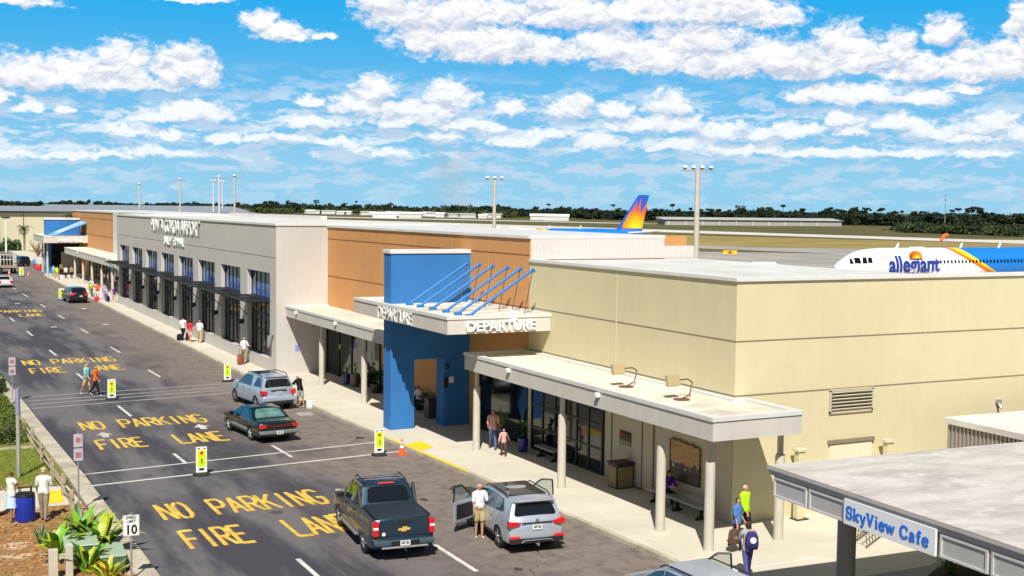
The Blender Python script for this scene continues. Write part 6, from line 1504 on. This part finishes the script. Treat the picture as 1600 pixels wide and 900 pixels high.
# ------------------------------------------------------------------ crosswalk paddle signs
FLUO = mat('fluorescent_yellow', (.62, .80, .01), .45, var=.05); RUB = mat('rubber_base', (.02, .018, .018), .8, var=.2)
SRED = mat('sign_face_red', (.65, .03, .02), .4)
def paddle(lab, x, y, rz=0.):
    t = thing('crossing_sign', lab, 'crossing sign', (x, y, .0), rz, 'yellow green pedestrian crossing signs in the road')
    MB().lathe([(.34, 0), (.34, .05), (.25, .08), (.08, .10)], (0, 0, 0), 24).build('base', RUB, t, smooth=40)
    MB().box(-.215, .215, -.02, .02, .10, 1.12).build('panel', WHITE, t, bevel=.012)
    f = MB().box(-.165, .165, -.026, -.0205, .34, 1.00).box(-.165, .165, .0205, .026, .34, 1.00).build('face', FLUO, t)
    for s in (-1, 1):
        MB().lathe([(.07, s*.030-.003), (.07, s*.030+.003)], (0, 0, .88), 8, 'Y').build('stop_symbol', SRED, f)
        pm = MB().lathe([(.022, s*.030-.003), (.022, s*.030+.003)], (0, 0, .66), 8, 'Y')
        pm.box(-.012, .018, s*.030-.003, s*.030+.003, .53, .635).obox((-.02, s*.03, .49), (.014, .006, .11), 0, 0, R(20)).obox((.025, s*.03, .49), (.014, .006, .11), 0, 0, R(-20)).obox((.03, s*.03, .59), (.012, .006, .08), 0, 0, R(-50))
        pm.build('walker_symbol', BLACK, f)
    MB().box(-.10, .10, -.024, -.0205, .19, .28).build('lower_marking', BLACK, t)
    MB().box(-.16, -.06, -.024, -.0205, 1.04, 1.08).box(.06, .16, -.024, -.0205, 1.04, 1.08).build('upper_marking', BLACK, t)
    return t
paddle('yellow green crossing sign standing on the nearer white line, left of the pickup', 10.61, 47.5)
paddle('yellow green crossing sign beside the orange cone at the kerb', 18.33, 48.3)
paddle('yellow green crossing sign beside the couple crossing the road', 10.37, 67.95)
paddle('yellow green crossing sign hidden partly by the silver blue suv', 17.75, 72.4)
paddle('small yellow green crossing sign left of the black suv', 16.25, 140.4).scale = (1.3, 1.3, 1.15)
paddle('small yellow green crossing sign farthest away by the stake truck', 16.3, 187.5).scale = (1.4, 1.4, 1.15)
CO = mat('cone_orange', (.85, .10, .02), .5, var=.05)
def cone(lab, x, y, s=1.):
    t = thing('traffic_cone', lab, 'traffic cone', (x, y, .0), R(12), 'orange traffic cones on the road'); t.scale = (s, s, s)
    MB().box(-.19, .19, -.19, .19, 0, .035).build('base', CO, t, bevel=.01)
    MB().lathe([(.135, .035), (.022, .71), (.015, .72)], (0, 0, 0), 20).build('cone', CO, t, smooth=50)
    MB().lathe([(.095, .305), (.071, .43)], (0, 0, 0), 20).build('collar', WHITE, t, smooth=60); MB().lathe([(.061, .50), (.048, .57)], (0, 0, 0), 20).build('collar', WHITE, t, smooth=60)
cone('orange cone with white collars on the road at the yellow kerb patch', 19.25, 48.0)
cone('distant orange cone beside the rear of the white sedan', 14.85, 189.5, 1.3); cone('distant orange cone beside the farthest crossing sign', 17.2, 187.2, .9)

# ------------------------------------------------------------------ posts and signs on the verge
PLG = mat('sign_grey', (.46, .42, .46), .5, var=.1)
def post_sign(lab, x, y, top, plates, base=.05, r=.028, M=STEEL, PM=PLG):
    t = thing('road_sign', lab, 'road sign', (x, y, base))
    MB().tube((0, 0, 0), (0, 0, top-base), r, n=10).build('post', M, t)
    for (w_, z0, z1) in plates: MB().box(-w_/2, w_/2, -r-.012, -r-.002, z0-base, z1-base).build('sign_plate', PM, t, bevel=.01)
    return t
s10 = post_sign('white speed limit sign reading 10 at the near verge', 5.74, 34.45, 2.02, [(.44, 1.38, 1.97)], PM=WHITE)
s10.rotation_euler = (0, 0, R(-6))
text('10', .36, .003, BLACK, s10, (0, -.044, 1.50), '-Y', .012, .9); text('SPEED', .105, .003, BLACK, s10, (0, -.044, 1.845), '-Y', .002, 1.0); text('LIMIT', .105, .003, BLACK, s10, (0, -.044, 1.74), '-Y', .002, 1.0)
bd_ = MB(); 
for a in ((-.205, .205, 1.902, 1.908), (-.205, .205, 1.345, 1.351)): bd_.box(a[0], a[1], -.043, -.0405, a[2], a[3])
bd_.box(-.205, -.199, -.043, -.0405, 1.35, 1.905).box(.199, .205, -.043, -.0405, 1.35, 1.905).build('sign_border', BLACK, s10)
s2 = post_sign('thin grey post with two small stacked plates at the crossing', 5.46, 43.08, 2.85, [(.30, 2.33, 2.78), (.30, 1.86, 2.28)])
MB().lathe([(.09, -.046), (.09, -.041)], (0, 0, 2.52), 14, 'Y').box(-.09, .09, -.046, -.041, 1.92, 2.10).build('sign_symbol', mat('faded_red', (.35, .16, .18), .5), s2)
s3 = post_sign('thin grey post with two small plates beyond the hedge', 5.48, 69.1, 2.45, [(.34, 1.95, 2.40), (.34, 1.45, 1.90)])
MB().lathe([(.10, -.046), (.10, -.041)], (0, 0, 2.13), 14, 'Y').box(-.1, .1, -.046, -.041, 1.5, 1.7).build('sign_symbol', mat('faded_red', (0, 0, 0)), s3)
lp = thing('sign_pole', 'thick pale metal pole with a bluish sleeve standing on the lawn', 'pole', (4.12, 49.7, .05))
MB().tube((0, 0, 0), (0, 0, 3.35), .075, n=14).build('pole', mat('pole_pale', (.42, .39, .37), .5, .3, var=.15, scale=4), lp, smooth=50)
MB().tube((0, 0, 2.45), (0, 0, 3.45), .09, n=14).build('sleeve', mat('sleeve_blue', (.24, .24, .40), .5, var=.1), lp, smooth=50)

# ------------------------------------------------------------------ split rail fence
WOOD = mat('weathered_wood', (.36, .29, .19), .9, var=.3, scale=4)
fn_ = thing('rail_fence', 'weathered split rail fence leaning along the kerb', 'fence', (5.3, 50, .05))
fp_ = [(5.15, 40.2), (5.25, 43.1), (5.3, 45.9), (5.25, 48.9), (5.2, 52.2), (5.15, 55.4), (5.1, 58.6), (5.0, 61.8)]
rnd = random.Random(8)
for i, (x, y) in enumerate(fp_):
    MB().obox((x-5.3, y-50, .40), (.15, .13, .84), rnd.uniform(-.3, .3), rnd.uniform(-.07, .07), rnd.uniform(-.09, .09)).build('post', WOOD, fn_, bevel=.02)
for (a, b_) in zip(fp_, fp_[1:]):
    for z in (.28, .58):
        z0, z1 = z+rnd.uniform(-.12, .08), z+rnd.uniform(-.16, .08)
        if b_[1] < 47 and z > .5: z1 = .12; 
        MB().tube((a[0]-5.3, a[1]-50-.1, z0), (b_[0]-5.3, b_[1]-50+.1, z1), .055, .04, n=7).build('rail', WOOD, fn_, smooth=40)
nf = thing('fence_post', 'pale square wooden gate post among the big leaved plants', 'post', (4.25, 35.7, .05))
MB().box(-.1, .1, -.1, .1, 0, .95).build('post', mat('pale_wood', (.50, .47, .38), .9, var=.12), nf, bevel=.02); MB().box(-.55, -.3, -.1, .1, 0, .85).build('post', mat('pale_wood', (0,0,0)), nf, bevel=.02); MB().box(-.3, -.1, -.03, .03, .55, .68).build('rail', mat('pale_wood', (0,0,0)), nf)
struct(MB().sheet([(4.72, 46.75), (5.42, 46.9), (5.20, 44.9), (4.45, 44.7)], .066).build('tactile_patch', YK), 'yellow tactile patch at the end of the concrete path')

# ------------------------------------------------------------------ bin, cabinets
bn = thing('litter_bin', 'blue barrel bin with a black rack on top between the two people on the mulch', 'bin', (3.72, 42.7, .06))
BB = mat('bin_blue', (.012, .035, .36), .4, var=.05)
MB().lathe([(.27, 0), (.30, .05), (.31, .78), (.30, .84)], (0, 0, 0), 26).build('barrel', BB, bn, smooth=40)
rb_ = MB()
for i in range(14): a = i*2*math.pi/14; rb_.obox((math.cos(a)*.308, math.sin(a)*.308, .42), (.02, .03, .76), a)
rb_.build('rib', BB, bn)
MB().lathe([(.32, .84), (.30, .93), (.16, .96)], (0, 0, 0), 26).build('lid', BLACK, bn, smooth=40)
MB().path([(-.18, 0, .95), (-.18, 0, 1.14), (.18, 0, 1.14), (.18, 0, .95)], .02).path([(-.12, .1, .95), (-.12, .1, 1.10), (.22, .1, 1.10), (.22, .1, .95)], .015).build('rack', BLACK, bn)
PGN = mat('cabinet_green', (.33, .43, .30), .55, var=.06); DGN = mat('cabinet_dark_green', (.06, .12, .07), .5, var=.1)
c1 = thing('utility_cabinet', 'pale green utility cabinet among the big leaved plants', 'cabinet', (4.75, 37.3, .05), R(-4))
MB().box(-.45, .45, -.75, .75, 0, .62).build('body', PGN, c1, bevel=.02); MB().prismX([(-.8, .62), (.8, .62), (.78, .70), (-.78, .66)], -.48, .48).build('lid', PGN, c1, bevel=.01); MB().box(-.36, .36, -.765, -.75, .08, .56).build('door', DGN, c1)
c2 = thing('utility_cabinet', 'dark green utility cabinet between the plants and the speed limit sign', 'cabinet', (5.45, 36.1, .05), R(-4))
MB().box(-.34, .34, -.7, .7, 0, .5).build('body', DGN, c2, bevel=.02); MB().box(-.36, .36, -.72, .72, .5, .56).build('lid', PGN, c2, bevel=.015)

# ------------------------------------------------------------------ plants
def blade(mb, base, az_, L, wdt, lift, droop, rnd, seg=7, fold=.25):
    d_ = Vector((math.cos(az_), math.sin(az_), 0)); side = Vector((-d_.y, d_.x, 0)); p = Vector(base); a = lift; vs = []
    for i in range(seg+1):
        q = i/seg; w_ = wdt*math.sin(math.pi*min(1, .12+q*.93))**.8 if i < seg else .002
        up_ = Vector((-d_.x*math.sin(a), -d_.y*math.sin(a), math.cos(a)))
        vs += [p-side*w_+up_*w_*fold, p, p+side*w_+up_*w_*fold]
        p = p+(d_*math.cos(a)+Vector((0, 0, math.sin(a))))*(L/seg); a -= droop/seg
    fs = []
    for i in range(seg):
        for k in (0, 1): b0 = i*3+k; fs.append((b0, b0+1, b0+4, b0+3))
    mb.add(vs, fs)
LG = [mat('leaf_bright', (.16, .34, .015), .45, var=.3, scale=3, spec=.5), mat('leaf_yellow', (.36, .42, .02), .45, var=.3, scale=3), mat('leaf_deep', (.04, .13, .02), .45, var=.3, scale=3), mat('leaf_gold', (.58, .42, .02), .5, var=.2)]
rnd = random.Random(5)
def bigleaf(lab, x, y, n, L, wd, mats, seed, z=.05, name='broadleaf_plant', nm2='leaf_cluster'):
    rnd = random.Random(seed); t = thing(name, lab, 'plant', (x, y, z))
    for M in mats:
        mb = MB()
        for i in range(n):
            a = rnd.uniform(0, 6.28); l_ = rnd.uniform(.6, 1.1)*L; lift = rnd.uniform(.75, 1.45)
            st_ = Vector((math.cos(a)*.06, math.sin(a)*.06, 0)); h = l_*.35
            tip = st_+Vector((math.cos(a)*h*math.cos(lift), math.sin(a)*h*math.cos(lift), h*math.sin(lift)))
            mb.tube(st_, tip, .012, .01, n=5); blade(mb, tip, a, l_*.8, wd*rnd.uniform(.7, 1.1), lift, rnd.uniform(.5, 1.5), rnd)
        mb.build(nm2, M, t, smooth=60)
    return t
bigleaf('tall bright green big leaved plant behind the pale green cabinet', 4.95, 38.6, 17, 1.3, .12, [LG[0], LG[2]], 1)
bigleaf('bright yellow green big leaved plant right of the pale green cabinet', 5.35, 37.6, 17, 1.3, .13, [LG[1], LG[0]], 2)
bigleaf('green big leaved plant left of the pale green cabinet', 4.15, 37.6, 14, 1.05, .12, [LG[0], LG[1]], 3)
bigleaf('low deep green plant in front of the pale green cabinet', 4.75, 35.8, 17, .9, .09, [LG[2], LG[0], LG[1]], 4)
bigleaf('low golden leaved plant at the lower edge beside the speed limit sign', 5.15, 34.6, 18, .75, .06, [LG[3], LG[1]], 5)
bigleaf('thin dark spiky plant at the kerb just beyond the cabinets', 5.1, 40.3, 26, .75, .02, [mat('leaf_dark_thin', (.06, .08, .02), .6, var=.3)], 6)
bigleaf('narrow dark leaved plant on the mulch edge left of the post', 3.9, 39.6, 18, .7, .03, [LG[2]], 7)
# hedge of clipped shrubs
def shrub(lab, x, y, rx, ry, h, seed, mats=None, n=2600, s=.045, grp='clipped shrubs beside the kerb'):
    rg = np.random.default_rng(seed); t = thing('shrub', lab, 'shrub', (x, y, .05), group=grp)
    d_ = rg.normal(size=(n, 3)); d_ /= np.linalg.norm(d_, axis=1)[:, None]; d_[:, 2] = np.abs(d_[:, 2])
    lump = 1+.13*np.sin(d_[:, :1]*7+seed)+.10*np.sin(d_[:, 1:2]*9+seed*2)
    p = d_*rg.uniform(.72, 1., (n, 1))**.5*lump*np.array([rx, ry, h]); p[:, 2] = np.maximum(p[:, 2], .03)
    a = rg.normal(size=(n, 3)); a /= np.linalg.norm(a, axis=1)[:, None]; b_ = np.cross(a, rg.normal(size=(n, 3))); b_ /= np.linalg.norm(b_, axis=1)[:, None]
    q = s*rg.uniform(.6, 1.3, (n, 1))
    quads('crown', [np.stack([p-a*q, p-b_*q*.55, p+a*q, p+b_*q*.55], 1).reshape(-1, 3)], mats or HG, t)
    MB().lathe([(rx*.55, 0), (rx*.6, h*.5), (rx*.3, h*.75)], (0, 0, 0), 10).build('twigs', mat('hedge_twigs', (.025, .030, .012), .95, var=.3), t)
    return t
HG = [mat('hedge0', (.10, .17, .015), .7, var=.3, scale=4), mat('hedge1', (.17, .22, .02), .7, var=.3, scale=4), mat('hedge2', (.04, .08, .015), .7, var=.3, scale=4)]
for i, (x, y, rx, h) in enumerate(((4.3, 57.4, .95, 1.15), (2.9, 57.2, 1.0, 1.2), (3.7, 59.6, 1.1, 1.25), (4.5, 61.9, .85, 1.05), (2.8, 62.3, 1.1, 1.2), (3.7, 64.6, 1.0, 1.1), (4.4, 67.0, .75, .9), (2.6, 67.2, 1.0, 1.1), (1.5, 59.0, 1.1, 1.2))):
    shrub(['yellow green clipped shrub at the lawn edge nearest the kerb', 'clipped shrub left of the nearest one at the lawn edge', 'clipped shrub in the middle of the hedge group', 'smaller clipped shrub close to the kerb behind the nearest one', 'clipped shrub behind the middle of the hedge group', 'clipped shrub in the rear row of the hedge group', 'smallest clipped shrub at the far end of the kerb', 'clipped shrub at the rear left of the hedge group', 'clipped shrub at the left frame edge of the hedge group'][i], x, y, rx, rx*1.05, h, i+1)
MB_ = MB().box(1, 5.3, 55.45, 55.6, .05, .14).build('edging_kerb', KERB); struct(MB_, 'low concrete edging between lawn and hedge')
for i, (x, y) in enumerate(((4.95, 72.5), (4.5, 77.5), (4.9, 84))):
    shrub(['dark thin leaved bush behind the far verge sign', 'second dark bush along the far verge', 'third dark bush along the far verge'][i], x, y, .6, .7, 1.1, 30+i, [HG[2], LG[2]], 900, .06, 'dark bushes on the far verge')

# ------------------------------------------------------------------ things under the walkway canopies
def bench(lab, x, y, L, rz=0.):
    t = thing('bench', lab, 'bench', (x, y, .134), rz)
    MB().box(-.22, .22, -L/2, L/2, .42, .48).build('seat', mat('bench_grey', (.33, .32, .32), .5, var=.1), t, bevel=.01)
    for q in ((-.38, .38) if L < 2 else (-.42, 0, .42)):
        MB().prismY([(-.2, 0), (-.2, .05), (-.06, .12), (-.05, .42), (.05, .42), (.06, .12), (.2, .05), (.2, 0)], q*L-.05, q*L+.05).build('leg', BLACK, t, bevel=.01)
    return t
bench('long grey bench on black feet against the cream wall under the mural', 24.2, 34.6, 3.3)
bench('short dark bench in front of the storefront glass', 24.25, 44.1, 1.6)
tb = thing('waste_box', 'square dark waste box with tan panels beside the cream panel wall', 'bin', (24.32, 38.5, .134))
MB().box(-.38, .38, -.32, .32, 0, .92).build('body', mat('box_dark', (.045, .035, .022), .6, var=.15), tb, bevel=.015); MB().box(-.395, -.38, -.27, .27, .06, .82).box(-.32, .32, -.335, -.32, .06, .82).build('side_panel', mat('box_tan', (.26, .19, .09), .7, var=.12), tb); MB().box(-.41, .41, -.35, .35, .92, .98).build('lid', mat('box_dark', (0,0,0)), tb, bevel=.015)
def pot(lab, x, y, mats, kind='spike', pr=.24, ph=.6, pm='pot_blue', pc=(.02, .03, .22), seed=1, L=1.0):
    t = thing('potted_plant', lab, 'potted plant', (x, y, .134))
    MB().lathe([(pr*.8, 0), (pr, ph*.7), (pr*1.02, ph), (pr*.9, ph-.03)], (0, 0, 0), 20).build('pot', mat(pm, pc, .35, var=.08), t, smooth=40)
    rnd = random.Random(seed)
    for M in mats:
        mb = MB()
        for i in range(26 if kind == 'bush' else 14):
            a = rnd.uniform(0, 6.28)
            if kind == 'bush': blade(mb, (0, 0, ph+rnd.uniform(0, .5)), a, L*rnd.uniform(.35, .6), .05, rnd.uniform(.2, 1.3), 1.2, rnd)
            else: blade(mb, (math.cos(a)*.08, math.sin(a)*.08, ph-.05), a, L*rnd.uniform(.6, 1.), .035, rnd.uniform(1.2, 1.5), .2, rnd)
        mb.build('leaves', M, t, smooth=60)
    return t
pot('bushy plant in a blue pot by the storefront column', 24.0, 45.9, [LG[2]], 'bush', seed=3, L=1.2)
pot('snake plant in a blue pot before the dark storefront left of the portal', 23.6, 67.7, [mat('snake_leaf', (.14, .19, .05), .5, var=.3)], 'spike', seed=4)
pot('small plant in a brown square planter beside the snake plant', 23.8, 66.7, [LG[0]], 'bush', .28, .75, 'pot_brown', (.12, .08, .05), 5, .5)
pot('big dark bush in a pot against the orange wall under the canopy', 24.1, 64.0, [LG[2], mat('leaf_night', (.015, .04, .012), .6, var=.3)], 'bush', .3, .5, 'pot_black', (.02, .02, .02), 6, 1.9)
pot('spiky plant behind the man in jeans at the portal side', 24.2, 48.3, [mat('snake_leaf', (0,0,0))], 'spike', seed=8, L=1.2)
wb2 = thing('waste_box', 'brown waste box seen through the doorway of the blue portal', 'bin', (23.75, 55.3, .134))
MB().box(-.28, .28, -.28, .28, 0, .95).build('body', mat('box_brown', (.10, .075, .05), .6, var=.12), wb2, bevel=.015); MB().box(-.3, .3, -.3, .3, .95, 1.0).build('lid', mat('box_dark', (0,0,0)), wb2)
for i, y in enumerate((57.0, 59.2)):
    ch_ = thing('bench', ['black bench seat seen through the doorway of the blue portal', 'black bench seat farther behind the blue portal doorway'][i], 'bench', (24.1, y, .134))
    MB().box(-.25, .25, -.8, .8, .38, .46).build('seat', BLACK, ch_, bevel=.02); MB().box(.2, .28, -.8, .8, .46, .9).build('backrest', BLACK, ch_, bevel=.02); [MB().box(-.2, .2, q, q+.08, 0, .38).build('leg', BLACK, ch_) for q in (-.7, .62)]

# ------------------------------------------------------------------ cafe corner: bicycle rack, bed with plants, painted lines
br = thing('bicycle_rack', 'low wire bicycle rack on the pavement beneath the cafe sign', 'bicycle rack', (27.6, 28.9, .134), R(30))
mb = MB()
for i in range(7): mb.path([(-.9+i*.3, -.25, .02), (-.9+i*.3, -.2, .5), (-.9+i*.3, .2, .5), (-.9+i*.3, .25, .02)], .014, 6)
mb.path([(-1, -.25, .03), (1, -.25, .03)], .02).path([(-1, .25, .03), (1, .25, .03)], .02).path([(-1, -.2, .5), (1, -.2, .5)], .018).path([(-1, .2, .5), (1, .2, .5)], .018); mb.build('frame', mat('rack_steel', (.12, .09, .06), .5, .5), br)
struct(MB().sheet([(26.4, 23.0), (26.4, 25.2), (27.4, 25.75), (33, 25.6), (33, 23)], .15).build('planting_bed', mat('dark_soil', (.02, .016, .012), .95, var=.3)), 'dark planting bed in the shade of the cafe canopy')
for i, (x, y) in enumerate(((27.3, 25.2), (28.2, 25.3), (28.9, 24.6), (27.9, 24.2), (30, 25))):
    bigleaf(['leafy low plant nearest the cafe sign in the dark bed', 'second leafy plant in the dark bed', 'third leafy plant in the dark bed', 'front leafy plant in the dark bed', 'rightmost leafy plant in the dark bed'][i], x, y, 22, .6, .035, [LG[2], LG[0]], 40+i, .15)
MB().box(22.4, 23.7, 28.03, 28.09, .139, .143).box(23.95, 25.0, 28.05, 28.11, .139, .143).build('pavement_line', WHITE, sw)
MB().prism([(18.1, 59.0), (18.9, 59.0), (18.95, 60.0), (18.2, 60.05)], .001, .012).build('patch', mat('concrete_patch', (.33, .30, .27), .9, var=.2), road)
# oil stains and gravel traces on the asphalt
STN = mat('oil_stain', (.045, .036, .030), .7, var=.4, scale=6)
rnd = random.Random(14); mb = MB()
for (x, y, s) in ((18.9, 41.0, .5), (18.6, 40.6, .25), (17.0, 40.2, .16), (18.0, 36.8, .12), (16.2, 31.2, .12), (18.9, 52.3, .2), (17.6, 44.6, .14)):
    k = 12; ph = rnd.uniform(0, 6)
    mb.add([(x+s*math.cos(i*6.283/k)*(1+.35*math.sin(i*1.9+ph)), y+s*1.4*math.sin(i*6.283/k)*(1+.3*math.sin(i*2.7+ph)), .0045+.0001*s) for i in range(k)], [tuple(range(k))])
mb.build('oil_stain', STN, road)
CRK = mat('crack_fill', (.015, .014, .014), .7)
def crack(pts, seed, w_=.02):
    rnd = random.Random(seed); mb = MB(); P_ = []
    for a, b_ in zip(pts, pts[1:]):
        n = 7
        for i in range(n): q = i/n; P_.append((a[0]+(b_[0]-a[0])*q+rnd.uniform(-.06, .06), a[1]+(b_[1]-a[1])*q+rnd.uniform(-.06, .06)))
    P_.append(pts[-1])
    vs = []; 
    for i, (x, y) in enumerate(P_):
        ww = w_*rnd.uniform(.4, 1.3); vs += [(x-ww, y-ww*.3, .0035), (x+ww, y+ww*.3, .0035)]
    mb.add(vs, [(2*i, 2*i+1, 2*i+3, 2*i+2) for i in range(len(P_)-1)]); mb.build('crack', CRK, road)
crack([(15.9, 29.2), (16.5, 31.0), (17.6, 31.7), (17.3, 33.0)], 1, .012); crack([(15.2, 27.5), (15.6, 29.5)], 2)


# ------------------------------------------------------------------ far left yard: palms, lamp, hedge
FRD = [mat('palm_frond', (.07, .11, .03), .6, var=.3), mat('palm_frond_dry', (.16, .13, .05), .7, var=.3)]
def palm(lab, x, y, h, seed, L=1.5):
    rnd = random.Random(seed); t = thing('palm_tree', lab, 'tree', (x, y, 0))
    MB().path([(0, 0, 0), (.08, 0, h*.5), (.02, 0, h)], .17, 8).build('trunk', mat('palm_bark', (.22, .17, .11), .9, var=.3, scale=5), t)
    for j, M in enumerate(FRD):
        mb = MB()
        for i in range(26 if j == 0 else 9):
            a = rnd.uniform(0, 6.28); lift = rnd.uniform(-.2, 1.2) if j == 0 else rnd.uniform(-.9, -.2)
            d_ = Vector((math.cos(a), math.sin(a), 0)); p = Vector((0, 0, h)); aa = lift; l_ = L*rnd.uniform(.7, 1.1)
            for q in range(7):
                n_ = p+(d_*math.cos(aa)+Vector((0, 0, math.sin(aa))))*l_/7; mb.tube(p, n_, .02, .015, n=4, caps=False)
                for s in (-1, 1):
                    for e in (.3, .8):
                        b0 = p.lerp(n_, e); sd_ = Vector((-d_.y*s, d_.x*s, -.45)).normalized()*(.45*(1-abs(q-2.5)/6))
                        mb.add([b0-d_*.05, b0+d_*.05, b0+sd_+d_*.16], [(0, 1, 2)])
                p = n_; aa -= .28
        mb.build('crown', M, t)
palm('short palm with a round crown in the far left yard', 25.4, 284, 5.0, 1, 2.1); palm('taller palm before the beige hangar left of the blue wall', 34.6, 282, 8.0, 2, 1.9)
sl_ = thing('street_lamp', 'single headed street lamp at the far left before the hangar', 'street lamp', (21.4, 280, 0))
MB().tube((0, 0, 0), (0, 0, 7.2), .2, .11, n=8).build('pole', WHITE, sl_); MB().box(-.8, .8, -.3, .3, 7.2, 7.5).build('lamp_head', DARK, sl_)
shrub('dark green bush beside the far left street lamp', 22.6, 286, 2.6, 2.2, 2.6, 60, [HG[2], LG[2]], 700, .25, 'dark bushes before the hangar'); shrub('dark green bush left of the far left street lamp', 19.0, 286, 2.2, 2, 2.2, 61, [HG[2], LG[2]], 700, .25, 'dark bushes before the hangar')
bt = thing('bare_tree', 'bare brown branched shrub beneath the short palm in the far left yard', 'tree', (25.0, 252, 0))
rnd = random.Random(31); mb = MB()
for i in range(34):
    a = rnd.uniform(0, 6.28); l_ = rnd.uniform(1.6, 3.6); p = Vector((0, 0, .1)); q = Vector((math.cos(a)*l_*.5, math.sin(a)*l_*.5, l_)); mb.tube(p, q, .07, .03, n=5); mb.tube(q*.6, q*.6+Vector((rnd.uniform(-1, 1), rnd.uniform(-1, 1), rnd.uniform(.2, 1))), .03, .02, n=4)
mb.build('branches', mat('bare_wood', (.22, .13, .08), .9, var=.3), bt)
